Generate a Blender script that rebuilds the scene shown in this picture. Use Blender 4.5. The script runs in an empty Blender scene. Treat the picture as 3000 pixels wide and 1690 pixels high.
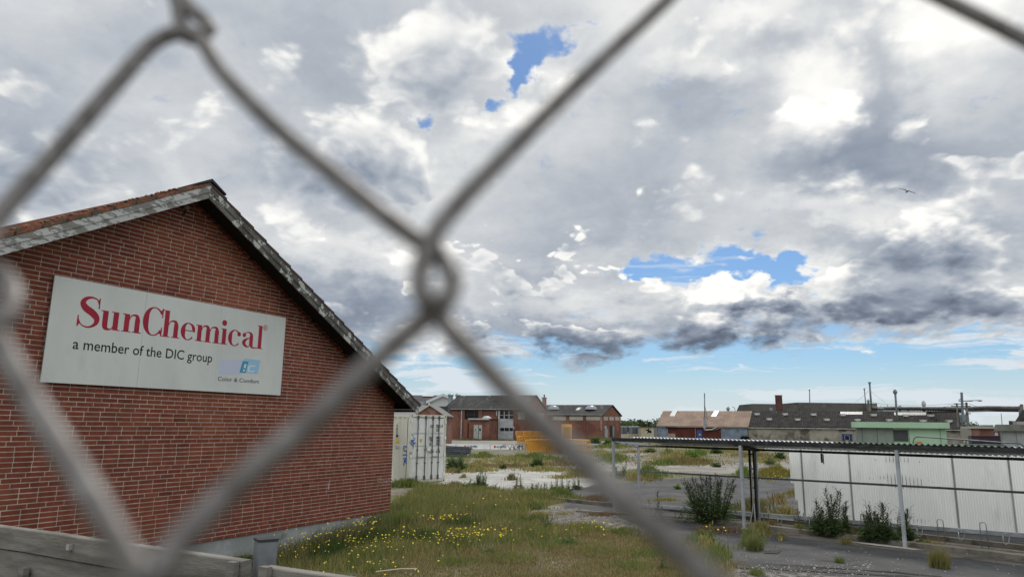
import bpy, math, random
import numpy as np
from mathutils import Vector, Matrix

# ------------------------------------------------------------------ camera
F, CXP, CYP = 2060.0, 1500.0, 845.0          # focal length and centre of the 3000 x 1690 photograph
CAMZ = 2.25
TH, RO = math.atan(400.0 / F), math.radians(0.65)
FWD = np.array([0, math.cos(TH), math.sin(TH)])
UP0 = np.array([0, -math.sin(TH), math.cos(TH)])
R0 = np.array([1.0, 0, 0])
RT = R0 * math.cos(RO) + UP0 * math.sin(RO)
UP = UP0 * math.cos(RO) - R0 * math.sin(RO)
CAM = np.array([0, 0, CAMZ])
scene = bpy.context.scene
cd = bpy.data.cameras.new('camera')
cam = bpy.data.objects.new('camera', cd)
scene.collection.objects.link(cam)
cd.sensor_fit = 'HORIZONTAL'; cd.sensor_width = 36.0; cd.lens = 36.0 * F / 3000.0
cd.clip_start = 0.01; cd.clip_end = 3000
cam.matrix_world = Matrix(((RT[0], UP[0], -FWD[0], 0), (RT[1], UP[1], -FWD[1], 0), (RT[2], UP[2], -FWD[2], CAMZ), (0, 0, 0, 1)))
cd.dof.use_dof = True; cd.dof.focus_distance = 22.0; cd.dof.aperture_fstop = 24.72 / 2.6
scene.camera = cam

# ------------------------------------------------------------------ world, sun, exposure
SUN_EL, SUN_AZ = math.radians(52), math.radians(17)      # azimuth to the right of straight ahead
scene.view_settings.view_transform = 'Standard'
scene.view_settings.look = 'None'
scene.view_settings.exposure = 0.0
scene.view_settings.gamma = 1.0
scene.view_settings.use_curve_mapping = False
scene.render.engine = 'CYCLES'
scene.cycles.use_denoising = True
scene.cycles.max_bounces = 6
scene.cycles.diffuse_bounces = 3

def ray(x, y):
    return FWD + RT * (x - CXP) / F - UP * (y - CYP) / F

S3 = 3000 / 2576.0
world = bpy.data.worlds.new('World'); scene.world = world; world.use_nodes = True
wt = world.node_tree; wt.nodes.clear()
class N:
    """tiny helper around a node tree"""
    def __init__(s, t): s.t = t
    def node(s, typ, **kw):
        n = s.t.nodes.new(typ)
        for k, v in kw.items(): setattr(n, k, v)
        return n
    def put(s, sock, v):
        if isinstance(v, bpy.types.NodeSocket): s.t.links.new(v, sock)
        elif v is not None: sock.default_value = v
    def m(s, op, a, b=None, c=None, clamp=False):
        n = s.node('ShaderNodeMath', operation=op, use_clamp=clamp)
        s.put(n.inputs[0], a); s.put(n.inputs[1], b)
        if c is not None: s.put(n.inputs[2], c)
        return n.outputs[0]
    def v(s, op, a, b=None, sc=None):
        n = s.node('ShaderNodeVectorMath', operation=op)
        s.put(n.inputs[0], a)
        if b is not None: s.put(n.inputs[1], b)
        if sc is not None: s.put(n.inputs['Scale'], sc)
        return n.outputs['Value'] if op in ('LENGTH', 'DOT_PRODUCT', 'DISTANCE') else n.outputs['Vector']
    def xyz(s, a, b, c):
        n = s.node('ShaderNodeCombineXYZ')
        for i, q in enumerate((a, b, c)): s.put(n.inputs[i], q)
        return n.outputs[0]
    def noise(s, vec, scale, detail=5, rough=0.55, dist=0.0, lac=2.0, col=False, dims='2D'):
        n = s.node('ShaderNodeTexNoise', noise_dimensions=dims)
        s.put(n.inputs['Vector'], vec); n.inputs['Scale'].default_value = scale
        n.inputs['Detail'].default_value = detail; n.inputs['Roughness'].default_value = rough
        n.inputs['Distortion'].default_value = dist; n.inputs['Lacunarity'].default_value = lac
        return n.outputs['Color'] if col else n.outputs[0]
    def rng(s, v, a, b, c=0.0, d=1.0, smooth=True):
        n = s.node('ShaderNodeMapRange', interpolation_type='SMOOTHSTEP' if smooth else 'LINEAR')
        s.put(n.inputs['Value'], v)
        for k, q in zip(('From Min', 'From Max', 'To Min', 'To Max'), (a, b, c, d)): s.put(n.inputs[k], q)
        return n.outputs[0]
    def ramp(s, v, stops, interp='LINEAR'):
        n = s.node('ShaderNodeValToRGB'); n.color_ramp.interpolation = interp
        e = n.color_ramp.elements
        while len(e) < len(stops): e.new(0.5)
        for q, (p, c) in zip(e, stops): q.position = p; q.color = (*c, 1) if len(c) == 3 else c
        s.put(n.inputs[0], v); return n.outputs[0]
    def mix(s, f, a, b, mode='MIX'):
        n = s.node('ShaderNodeMix', data_type='RGBA', blend_type=mode)
        n.clamp_factor = True
        s.put(n.inputs[0], f)
        for i, q in ((6, a), (7, b)):
            s.put(n.inputs[i], (*q, 1) if isinstance(q, tuple) and len(q) == 3 else q)
        return n.outputs[2]
g = N(wt)
tc = g.node('ShaderNodeTexCoord').outputs['Generated']
sp = g.node('ShaderNodeSeparateXYZ'); g.put(sp.inputs[0], tc)
X, Y, Z = sp.outputs
Zc = g.m('MAXIMUM', Z, 0.0)
AZ = g.m('ARCTAN2', X, Y)
EL = g.m('ARCSINE', Zc)
den = g.m('MULTIPLY', g.m('ADD', Zc, 0.40), 0.52)
# the cloud layer seen from below: sky direction projected on a flat layer
P = g.xyz(g.m('DIVIDE', X, den), g.m('DIVIDE', Y, den), 0.0)
wob = g.v('SUBTRACT', g.noise(P, 1.9, 4, 0.6, col=True), (0.5, 0.5, 0.5))
wob2 = g.v('SUBTRACT', g.noise(P, 8.0, 3, 0.62, col=True), (0.5, 0.5, 0.5))
UV0 = g.xyz(AZ, EL, 0.0)
UVw = g.v('ADD', UV0, g.v('MULTIPLY', g.v('ADD', wob, g.v('SCALE', wob2, sc=0.45)), (0.15, 0.10, 0.0)))
Pw = g.v('ADD', P, g.v('SCALE', wob, sc=0.16))
# large cloud masses: (x, y, rx, ry, rotation, brightness, cover) in photograph units of 2576 x 1451
BL = [
 (1330,118,105,88,0,0,-1.5),(1272,208,46,80,10,0,-1.4),(1065,282,88,26,6,0,-.95),(1175,262,60,20,0,0,-.5),(1440,50,50,20,0,0,-.45),
 (1800,690,270,66,4,0,-1.7),(1620,705,90,40,-20,0,-.9),(1930,690,110,60,10,0,-.7),
 (2330,890,440,56,2,0,-1.5),(1500,955,380,30,0,0,-1.0),(1950,935,330,36,0,0,-.8),(1290,860,60,40,0,0,-.6),(2500,805,160,26,0,0,-.5),
 (1810,752,100,40,0,.25,1.1),(1120,955,170,40,0,.3,.6),
 # dark bases
 (80,240,260,110,10,-.28,0),(60,420,200,110,0,-.22,0),(700,400,260,110,8,-.42,0),(860,790,190,130,-8,-.62,.1),(1000,560,160,60,0,-.15,0),
 (2240,410,300,90,4,-.42,0),(2250,620,300,70,8,-.42,.1),(2450,745,300,80,2,-.42,.2),(2150,775,200,55,0,-.25,.2),
 (1470,845,260,75,6,-.55,1.2),(1420,760,220,50,0,.22,.6),(1860,845,190,80,0,-.70,1.6),(1810,745,120,55,0,.35,1.6),(1540,872,440,44,0,-.10,.9),(2100,805,280,50,0,-.12,.9),(1180,850,110,60,30,-.4,.2),(1700,250,130,80,0,-.3,0),
 (1900,110,110,60,0,-.32,0),(2180,130,90,50,20,-.28,0),(2230,290,90,90,0,-.3,0),(1350,720,180,60,0,-.2,0),(1600,560,200,80,0,-.15,0),
 (2050,420,180,60,0,-.2,0),(330,130,150,80,0,-.12,0),(800,150,220,90,0,-.10,0),(1250,30,250,60,0,-.05,0),
 # bright tops
 (2040,235,120,105,-20,.62,.2),(2330,60,240,80,0,.45,.2),(1890,45,150,60,0,.5,.2),(1790,160,180,50,4,.38,.2),(2480,60,160,120,0,.22,.2),
 (1130,350,240,90,0,.22,.1),(1390,230,90,60,-30,.35,.3),(880,650,240,52,6,.30,.1),(2270,520,230,60,10,.38,.2),(2480,690,170,40,10,.42,.3),
 (520,330,220,70,20,.14,0),(1420,560,190,60,0,.12,0),(2040,650,110,60,20,.3,.4),(1540,640,120,55,-15,.25,.4),(1770,735,150,30,0,.4,.4),
 (1290,300,130,40,-10,.3,.2),(1100,920,220,50,0,.25,0),(2500,450,120,60,0,.15,0),(980,210,160,60,0,.08,0),
]
accB = accC = None
for (x, y, rx, ry, rot, b, c) in BL:
    d = ray(x * S3, y * S3); d = d / np.linalg.norm(d)
    u, v_ = math.atan2(d[0], d[1]), math.asin(d[2])
    k = 1.55 * S3 / F * 0.93
    mp = g.node('ShaderNodeMapping', vector_type='TEXTURE')
    g.put(mp.inputs[0], UVw); mp.inputs['Location'].default_value = (u, v_, 0)
    mp.inputs['Rotation'].default_value = (0, 0, math.radians(-rot)); mp.inputs['Scale'].default_value = (rx * k, ry * k, 1)
    ln = g.v('LENGTH', mp.outputs[0])
    fall = g.rng(ln, 1.0, 0.0)
    if b: accB = g.m('MULTIPLY_ADD', fall, b, accB if accB is not None else 0.0)
    if c: accC = g.m('MULTIPLY_ADD', fall, c, accC if accC is not None else 0.0)
# billows with a sunward offset, so that their sunlit side shows
sun2 = (-0.02, -0.11, 0)
def dens(vec):
    a = g.noise(vec, 1.45, 8, 0.54)
    vo = g.node('ShaderNodeTexVoronoi', feature='SMOOTH_F1', voronoi_dimensions='2D'); vo.inputs['Scale'].default_value = 2.6
    vo.inputs['Detail'].default_value = 3; vo.inputs['Roughness'].default_value = 0.6; vo.inputs['Smoothness'].default_value = 0.45
    g.put(vo.inputs['Vector'], vec)
    return g.m('SUBTRACT', g.m('MULTIPLY', a, 1.5), g.m('MULTIPLY', vo.outputs['Distance'], 0.60))
d0 = dens(Pw); d1 = dens(g.v('ADD', Pw, sun2))
relief = g.m('SUBTRACT', d0, d1)
fine = g.noise(Pw, 7.0, 7, 0.66)
mid = g.noise(g.v('ADD', Pw, (7.3, 2.1, 0)), 1.25, 5, 0.5)
# cover
cov = g.m('ADD', g.m('MULTIPLY_ADD', g.m('SUBTRACT', d0, 0.5), 1.5, 1.95), g.m('MULTIPLY', accC, 1.35))
cov = g.m('ADD', cov, g.m('MULTIPLY', g.m('SUBTRACT', fine, 0.5), 2.4))
cover = g.rng(cov, -0.15, 0.85)
edge = g.m('MULTIPLY', g.rng(cov, 1.25, 0.45), g.rng(accC, -0.02, -0.45))
# two layers: a soft grey sheet behind, crisp-edged heaps in front whose rims are bright and cores grey
d0f = g.m('ADD', g.m('MULTIPLY_ADD', g.m('SUBTRACT', fine, 0.5), 0.19, d0), g.m('ADD', g.m('MULTIPLY', g.m('ABSOLUTE', accB), 0.11), g.m('MULTIPLY', g.m('MAXIMUM', accC, 0.0), 0.16)))
soft = g.rng(g.noise(g.v('ADD', P, (3.1, 9.2, 0)), 1.1, 2, 0.5), 0.38, 0.60, 0.0, 0.16)
front = g.rng(d0f, g.m('SUBTRACT', 0.335, soft), g.m('ADD', 0.43, g.m('MULTIPLY', soft, 0.7)))
core = g.rng(d0f, 0.35, 0.68)
brB = g.m('MULTIPLY_ADD', g.m('SUBTRACT', mid, 0.5), 0.85, 0.60)
brF = g.m('SUBTRACT', 0.84, g.m('MULTIPLY', core, 0.46))
brF = g.m('ADD', brF, g.m('MULTIPLY', relief, 1.15))
brm = g.node('ShaderNodeMix', data_type='FLOAT'); g.put(brm.inputs[0], front); g.put(brm.inputs[2], brB); g.put(brm.inputs[3], brF)
br = g.m('ADD', brm.outputs[0], g.m('MULTIPLY', accB, g.rng(d0f, 0.20, 0.55, 0.80, 1.25)))
br = g.m('ADD', br, g.m('MULTIPLY', g.m('SUBTRACT', fine, 0.5), 0.22))
br = g.m('ADD', br, g.m('MULTIPLY', edge, 0.10))
cloud = g.ramp(g.m('MULTIPLY', g.m('ADD', br, 0.4), 1 / 1.55), [(0.0, (.13, .155, .21)), (0.16, (.19, .225, .29)), (0.33, (.28, .325, .40)), (0.54, (.44, .48, .54)), (0.70, (.64, .665, .69)), (0.82, (.84, .845, .835)), (0.90, (.95, .945, .92)), (1.0, (1.05, 1.04, 1.0))])
# clear sky: Nishita; thin high veil towards the horizon
sky = g.node('ShaderNodeTexSky', sky_type='NISHITA'); sky.sun_disc = False
sky.sun_elevation = SUN_EL; sky.sun_rotation = SUN_AZ; sky.air_density = 1.0; sky.dust_density = 0.6; sky.ozone_density = 2.0
blue = g.v('MULTIPLY', sky.outputs[0], (0.058, 0.077, 0.096))
Ps = g.v('MULTIPLY', UV0, (2.2, 26.0, 1.0))
veil = g.noise(g.v('ADD', Ps, g.v('SCALE', wob, sc=0.5)), 1.6, 7, 0.6, 0.3)
vf = g.m('ADD', g.rng(veil, 0.50, 0.62), 0.0)
lowb = g.rng(EL, 0.10, 0.0)
vfac = g.m('MULTIPLY', g.m('ADD', g.m('MULTIPLY', vf, 0.95), g.m('MULTIPLY', lowb, 0.75)), g.rng(EL, 0.30, 0.14))
clear = g.mix(g.m('MINIMUM', vfac, 0.92), blue, (.72, .78, .84))
# the thick layer ends a little above the horizon
cover = g.m('MULTIPLY', cover, g.rng(g.m('ADD', g.m('ADD', EL, g.m('MULTIPLY', g.m('SUBTRACT', fine, 0.5), 0.06)), g.m('MULTIPLY', g.m('SUBTRACT', d0, 0.3), 0.07)), 0.088, 0.128))
skycol = g.mix(cover, clear, cloud)
bk = g.rng(Y, 0.15, -0.45)
low = g.rng(EL, 0.50, 0.12)
skycol = g.v('SCALE', skycol, sc=g.m('ADD', 1.0, g.m('MULTIPLY', bk, g.m('SUBTRACT', 1.40, g.m('MULTIPLY', low, 1.55)))))      # unseen sky behind the camera boosted high up, dimmed low, as added light
ground_side = g.rng(Z, -0.02, 0.0)
skycol = g.mix(ground_side, (.14, .13, .11), skycol)
bg = g.node('ShaderNodeBackground'); g.put(bg.inputs[0], skycol); bg.inputs[1].default_value = 1.0
out = g.node('ShaderNodeOutputWorld'); wt.links.new(bg.outputs[0], out.inputs[0])
world.cycles.sampling_method = 'MANUAL'; world.cycles.sample_map_resolution = 256

sl = bpy.data.lights.new('sun', 'SUN'); sl.energy = 2.0; sl.angle = math.radians(10); sl.color = (1.0, .95, .88)
sun = bpy.data.objects.new('sun', sl); scene.collection.objects.link(sun)
sd = Vector((math.sin(SUN_AZ) * math.cos(SUN_EL), math.cos(SUN_AZ) * math.cos(SUN_EL), math.sin(SUN_EL)))
sun.rotation_euler = (-sd).to_track_quat('-Z', 'Y').to_euler(); sun.location = (0, 0, 30)

# ------------------------------------------------------------------ pixel -> place helpers (photograph units)
def on_z(x, y, z=0.0):
    d = ray(x, y); return CAM + d * (z - CAMZ) / d[2]
def at_y(x, y, Yv):
    d = ray(x, y); return CAM + d * Yv / d[1]
class Plane:
    """upright plane through o running along d (unit, horizontal); u along d, z up, w towards the camera"""
    def __init__(s, o, d):
        s.o = np.array([o[0], o[1], 0.0]); d = np.array([d[0], d[1], 0.0]); s.d = d / np.linalg.norm(d)
        n = np.array([s.d[1], -s.d[0], 0.0]); s.n = n if (CAM - s.o) @ n > 0 else -n
    def uv(s, x, y, w=0.0):
        r = ray(x, y); o = s.o + s.n * w
        q = CAM + r * (((o - CAM) @ s.n) / (r @ s.n)); return (q - s.o) @ s.d, q[2]
    def p(s, u, w, z):
        q = s.o + s.d * u + s.n * w; return (q[0], q[1], z)

# ------------------------------------------------------------------ mesh builder
rnd = random.Random(7)
class MB:
    def __init__(s): s.v = []; s.f = []; s.c = []; s.mi = []; s.col = (1, 1, 1); s.m = 0
    def add(s, vs, fs):
        b = len(s.v); s.v += [tuple(map(float, q)) for q in vs]; s.c += [s.col] * len(vs)
        s.f += [tuple(b + i for i in f) for f in fs]; s.mi += [s.m] * len(fs)
    def hexa(s, q):          # q: 8 points, bottom 4 then top 4, counter-clockwise
        s.add(q, [(3, 2, 1, 0), (4, 5, 6, 7), (0, 1, 5, 4), (1, 2, 6, 5), (2, 3, 7, 6), (3, 0, 4, 7)])
    def box(s, x0, x1, y0, y1, z0, z1, T=None):
        q = [(x0, y0, z0), (x1, y0, z0), (x1, y1, z0), (x0, y1, z0), (x0, y0, z1), (x1, y0, z1), (x1, y1, z1), (x0, y1, z1)]
        if T: q = [T(*a) for a in q]
        s.hexa(q)
    def prism(s, pts, a, b, T):   # polygon pts (u,z) between w=a and w=b with T(u,w,z)
        n = len(pts)
        s.add([T(u, a, z) for u, z in pts] + [T(u, b, z) for u, z in pts],
              [tuple(range(n)), tuple(range(2 * n - 1, n - 1, -1))] + [(i, i + n, (i + 1) % n + n, (i + 1) % n) for i in range(n)])
    def tube(s, path, r, n=8, cap=True):
        P = [Vector(p) for p in path]; R = r if isinstance(r, (list, tuple)) else [r] * len(P)
        t0 = (P[1] - P[0]).normalized(); a = t0.orthogonal().normalized()
        vs = []
        for i, p in enumerate(P):
            t = (P[min(i + 1, len(P) - 1)] - P[max(i - 1, 0)]).normalized()
            a = (a - t * a.dot(t)); a = a.normalized() if a.length > 1e-9 else t.orthogonal().normalized()
            b = t.cross(a)
            for k in range(n):
                an = 2 * math.pi * k / n; vs.append(p + (a * math.cos(an) + b * math.sin(an)) * R[i])
        fs = [(i * n + k, i * n + (k + 1) % n, (i + 1) * n + (k + 1) % n, (i + 1) * n + k) for i in range(len(P) - 1) for k in range(n)]
        if cap: fs += [tuple(range(n - 1, -1, -1)), tuple(range((len(P) - 1) * n, len(P) * n))]
        s.add(vs, fs)
    def bar(s, a, b, w, h, up=(0, 0, 1)):
        a, b, up = Vector(a), Vector(b), Vector(up); t = (b - a).normalized(); x = t.cross(up).normalized(); z = x.cross(t)
        q = []
        for (sx, sz) in ((-1, -1), (1, -1), (1, 1), (-1, 1)): q.append((sx, sz))
        lo = [a + x * sx * w / 2 + z * sz * h / 2 for sx, sz in q]; hi = [b + x * sx * w / 2 + z * sz * h / 2 for sx, sz in q]
        s.hexa(lo + hi)
    def dome(s, c, rx, ry, h, n=14, m=5, T=None):
        T = T or (lambda x, y, z: (x, y, z))
        vs = []
        for j in range(m):
            a = j / m * math.pi / 2
            for i in range(n):
                an = 2 * math.pi * i / n; vs.append(T(c[0] + rx * math.cos(a) * math.cos(an), c[1] + ry * math.cos(a) * math.sin(an), c[2] + h * math.sin(a)))
        vs.append(T(c[0], c[1], c[2] + h))
        fs = [(j * n + i, j * n + (i + 1) % n, (j + 1) * n + (i + 1) % n, (j + 1) * n + i) for j in range(m - 1) for i in range(n)]
        fs += [((m - 1) * n + i, (m - 1) * n + (i + 1) % n, m * n) for i in range(n)]
        s.add(vs, fs)
    def build(s, name, mat, parent=None, base=None, smooth=False):
        me = bpy.data.meshes.new(name); b = np.array(base if base is not None else (parent['_b'] if parent is not None and '_b' in parent else (0, 0, 0)))
        V = np.array(s.v, dtype=float).reshape(-1, 3) - b
        me.from_pydata(V.tolist(), [], s.f)
        if any(c != (1, 1, 1) for c in s.c):
            at = me.color_attributes.new('col', 'FLOAT_COLOR', 'POINT')
            at.data.foreach_set('color', np.hstack([np.array(s.c, dtype=float), np.ones((len(s.c), 1))]).ravel())
        for mm in (mat if isinstance(mat, (list, tuple)) else [mat]): me.materials.append(mm)
        if isinstance(mat, (list, tuple)): me.polygons.foreach_set('material_index', s.mi)
        if smooth: me.polygons.foreach_set('use_smooth', [True] * len(me.polygons))
        me.update()
        o = bpy.data.objects.new(name, me); scene.collection.objects.link(o)
        if parent is not None: o.parent = parent; o['_b'] = [float(q) for q in b]
        else: o.location = b; o['_b'] = [float(q) for q in b]
        return o
def tag(o, label, cat, group=None):
    o['label'] = label; o['category'] = cat
    if group: o['group'] = group
    return o
def thing(name, label, cat, loc, group=None):
    o = bpy.data.objects.new(name, None); scene.collection.objects.link(o); o.empty_display_size = 0.2
    o.location = loc; o['_b'] = [float(q) for q in loc]; return tag(o, label, cat, group)
def struct(o): o['kind'] = 'structure'; return o
def stuff(o, label=None, cat=None):
    o['kind'] = 'stuff'
    if label: tag(o, label, cat)
    return o
def copy_tree(o, parent=None):
    c = o.copy(); scene.collection.objects.link(c); c.parent = parent
    for ch in list(o.children): copy_tree(ch, c)
    return c
def relabel(o, label): o['label'] = label; return o

# ------------------------------------------------------------------ materials
def mat(name, c1, c2=None, scale=3.0, stretch=(1, 1, 1), rough=0.8, metal=0.0, bump=0.0, bscale=None, thr=(0.4, 0.6), c3=None, s3=None, thr3=(0.55, 0.7),
        attr=False, spec=0.3, trans=0.0, detail=6, emis=None, dist=0.0, rv=0.0, sub=None):
    M = bpy.data.materials.new(name); M.use_nodes = True; t = M.node_tree; g = N(t); bs = t.nodes['Principled BSDF']
    oc = g.node('ShaderNodeTexCoord').outputs['Object']
    col = None
    if c2 is not None:
        vec = g.v('MULTIPLY', oc, tuple(stretch))
        n1 = g.noise(vec, scale, detail, 0.62, dist, dims='3D'); f = g.rng(n1, thr[0], thr[1])
        col = g.mix(f, c1, c2)
        if c3 is not None:
            n3 = g.noise(g.v('ADD', vec, (11.3, 4.7, 2.2)), s3 or scale * 2.7, 5, 0.6, dims='3D')
            col = g.mix(g.rng(n3, thr3[0], thr3[1]), col, c3)
    if attr:
        at = g.node('ShaderNodeAttribute', attribute_name='col').outputs['Color']
        col = g.mix(1.0, col if col is not None else c1, at, 'MULTIPLY')
    if col is not None: g.put(bs.inputs['Base Color'], col)
    else: bs.inputs['Base Color'].default_value = (*c1, 1)
    bs.inputs['Roughness'].default_value = rough; bs.inputs['Metallic'].default_value = metal
    bs.inputs['Specular IOR Level'].default_value = spec
    if rv: g.put(bs.inputs['Roughness'], g.rng(g.noise(oc, scale * 1.7, 4, 0.6, dims='3D'), 0.3, 0.7, rough - rv, rough + rv))
    if sub:
        tl = g.node('ShaderNodeBsdfTranslucent'); g.put(tl.inputs[0], col); ms = g.node('ShaderNodeMixShader'); ms.inputs[0].default_value = sub
        g.put(ms.inputs[1], bs.outputs[0]); g.put(ms.inputs[2], tl.outputs[0]); t.links.new(ms.outputs[0], t.nodes['Material Output'].inputs[0])
    if bump:
        bn = g.noise(g.v('MULTIPLY', oc, tuple(stretch)), bscale or scale * 4, 5, 0.65, dims='3D')
        b = g.node('ShaderNodeBump'); b.inputs['Strength'].default_value = 1.0; b.inputs['Distance'].default_value = bump
        g.put(b.inputs['Height'], bn); g.put(bs.inputs['Normal'], b.outputs[0])
    return M

# =================================================================== GROUND
WD = np.array([0.46779, 0.88384, 0.0])             # along the near brick gable, away from the camera
PC = np.array([-2.6884, 16.5097, 0.0])             # its far corner
WALL = Plane(PC, WD)
DIPC = np.array(WALL.p(-5.5, 0.0, 0))[:2]
def gh(x, y):
    """ground height: almost flat, a shallow dip beside the gable"""
    d = math.hypot(x - DIPC[0], y - DIPC[1])
    t = max(0.0, 1 - d / 4.5); return -0.28 * t * t * (3 - 2 * t)
gm = mat('ground_dirt', (.135, .11, .085), (.21, .19, .165), 0.35, rough=.95, bump=.02, bscale=9, thr=(.44, .58), c3=(.105, .105, .045), s3=0.5, thr3=(.46, .56), dist=.6)
def grid_sheet(name, poly, z, material, step, wob=0.0, seed=0):
    """sheet with the outline poly (world x,y); triangulated fan of a wobbly outline"""
    import mathutils
    r = random.Random(seed); pts = []
    n = len(poly)
    for i in range(n):
        a, b = Vector(poly[i]), Vector(poly[(i + 1) % n]); L = (b - a).length; k = max(1, int(L / step))
        nrm = Vector((-(b - a).y, (b - a).x)).normalized()
        for j in range(k):
            q = a.lerp(b, j / k) + nrm * (r.uniform(-wob, wob)); pts.append(q)
    me = bpy.data.meshes.new(name)
    from mathutils.geometry import tessellate_polygon
    tri = tessellate_polygon([[Vector((q.x, q.y, 0)) for q in pts]])
    me.from_pydata([(q.x, q.y, gh(q.x, q.y) + z if z < 0.5 else z) for q in pts], [], [tuple(t) for t in tri])
    me.materials.append(material); me.update()
    # face up
    for p_ in me.polygons:
        if p_.normal.z < 0: p_.flip()
    o = bpy.data.objects.new(name, me); scene.collection.objects.link(o); return struct(o)
def G(x, y): q = on_z(x, y); return (q[0], q[1])

# one base sheet: fine near the camera, coarse far away
xs = sorted(set([round(q, 2) for q in list(np.arange(-14, 16.01, 0.4)) + [-900, -400, -150, -60, -30, -20, 22, 40, 80, 200, 500, 900]]))
ys = sorted(set([round(q, 2) for q in list(np.arange(-6, 40.01, 0.5)) + [-60, -20, 50, 60, 62, 80, 120, 200, 400, 800, 1600]]))
mb = MB()
mb.v = [(x, y, gh(x, y)) for y in ys for x in xs]; mb.c = [(1, 1, 1)] * len(mb.v)
nx = len(xs); mb.f = [(j * nx + i, j * nx + i + 1, (j + 1) * nx + i + 1, (j + 1) * nx + i) for j in range(len(ys) - 1) for i in range(nx - 1)]; mb.mi = [0] * len(mb.f)
struct(mb.build('ground', gm, smooth=True))

asph = mat('asphalt', (.048, .047, .048), (.085, .083, .082), 1.1, rough=.9, bump=.006, bscale=60, thr=(.35, .68), c3=(.14, .13, .12), s3=7, thr3=(.62, .75), dist=.4)
conc = mat('old_concrete', (.25, .235, .21), (.18, .165, .145), .8, rough=.92, bump=.006, bscale=30, c3=(.13, .12, .09), s3=3.5, thr3=(.58, .68), dist=.5)
white_c = mat('pale_slab', (.38, .37, .345), (.29, .28, .255), .5, stretch=(1, .6, 1), rough=.9, bump=.004, c3=(.19, .18, .155), s3=1.1, thr3=(.54, .70), dist=.8)
gravel_m = mat('gravel_paving', (.17, .155, .14), (.06, .055, .045), 7, rough=.95, bump=.03, bscale=16, thr=(.48, .56), c3=(.26, .245, .22), s3=11, thr3=(.58, .68))
grid_sheet('asphalt_yard', [G(2150, 1655), G(2100, 1618), G(2050, 1596), G(1960, 1572), G(1860, 1545), G(1800, 1518), G(1655, 1490), G(1640, 1440), G(1800, 1415), G(2060, 1395), G(2330, 1385), (26, 24), (26, 1), (3.4, 4.0), G(2160, 1690)], .004, asph, .5, .06, 1)
grid_sheet('pale_concrete_slab', [G(1270, 1388), G(1400, 1379), G(1450, 1374), G(1520, 1373.5), G(1655, 1381), G(1700, 1396), G(1760, 1410), G(1730, 1426), G(1660, 1437), G(1500, 1440), G(1380, 1436), G(1240, 1428)], .008, white_c, .8, .10, 2)
grid_sheet('concrete_slab', [G(1900, 1362), G(2300, 1352), G(2330, 1380), G(2100, 1388), G(1935, 1380)], .010, conc, .9, .10, 3)
grid_sheet('concrete_slab', [G(1560, 1365), G(1860, 1352), G(1880, 1372), G(1700, 1392), G(1640, 1384)], .011, conc, .9, .10, 4)
grid_sheet('concrete_slab', [G(1380, 1343), G(1560, 1340), G(1640, 1352), G(1560, 1357), G(1370, 1360)], .012, conc, 1.2, .12, 5)
grid_sheet('concrete_road', [G(1280, 1291), G(1520, 1290), G(1900, 1288), G(1900, 1302), G(1500, 1301), G(1280, 1302)], .02, conc, 4, .5, 6)
grid_sheet('concrete_road', [G(1780, 1330), G(1880, 1322), G(1900, 1332), G(1800, 1345)], .013, conc, 1.2, .1, 7)
grid_sheet('gravel_path', [G(1540, 1500), G(1700, 1488), G(1800, 1510), G(1860, 1534), G(1950, 1560), G(1850, 1556), G(1720, 1546), G(1620, 1540), G(1530, 1524)], .008, gravel_m, .4, .12, 8)
grid_sheet('gravel_path', [G(2150, 1668), G(2500, 1690), (4.9, 6.2), (2.6, 4.4), G(2100, 1690)], .009, gravel_m, .3, .08, 9)
puddle = mat('wet_asphalt', (.012, .011, .010), (.03, .026, .022), 3, rough=.75, spec=.3, bump=.01)
grid_sheet('puddle', [G(2150, 1652), G(2270, 1652), G(2420, 1668), G(2700, 1692), G(2500, 1682), G(2300, 1670), G(2160, 1664)], .013, puddle, .2, .04, 10)
grid_sheet('puddle', [G(2240, 1614), G(2290, 1612), G(2280, 1622), G(2238, 1622)], .014, puddle, .1, .02, 11)

# =================================================================== NEAR BRICK BUILDING
Pw_, dW, nW = WALL.p, WALL.d, WALL.n
SL = 0.553; RS = -5.89; OV = 0.5
def ztop(s): return 6.15 - SL * abs(s - RS)
bld = thing('brick_building', 'red brick gable building with flaking white barge boards beside the lawn', 'building', tuple(WALL.p(RS, 0, 0)))
mortar = mat('mortar', (.53, .44, .355), (.41, .335, .27), 5, rough=.95, bump=.004, bscale=60)
brickm = mat('red_brick', (.215, .054, .031), (.165, .043, .027), 10, rough=.88, bump=.004, bscale=90, attr=True, c3=(.265, .075, .037), s3=.45, thr3=(.48, .7))
DEEP = 14.0
mb = MB()
mb.prism([(-11.70, .31), (0.0, .31), (0.0, 2.62), (RS, 5.93), (-11.70, 2.62)], -DEEP, -.009, Pw_)
wall = mb.build('wall', mortar, bld)
mb = MB(); r = random.Random(3)
z = .312; row = 0
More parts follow.
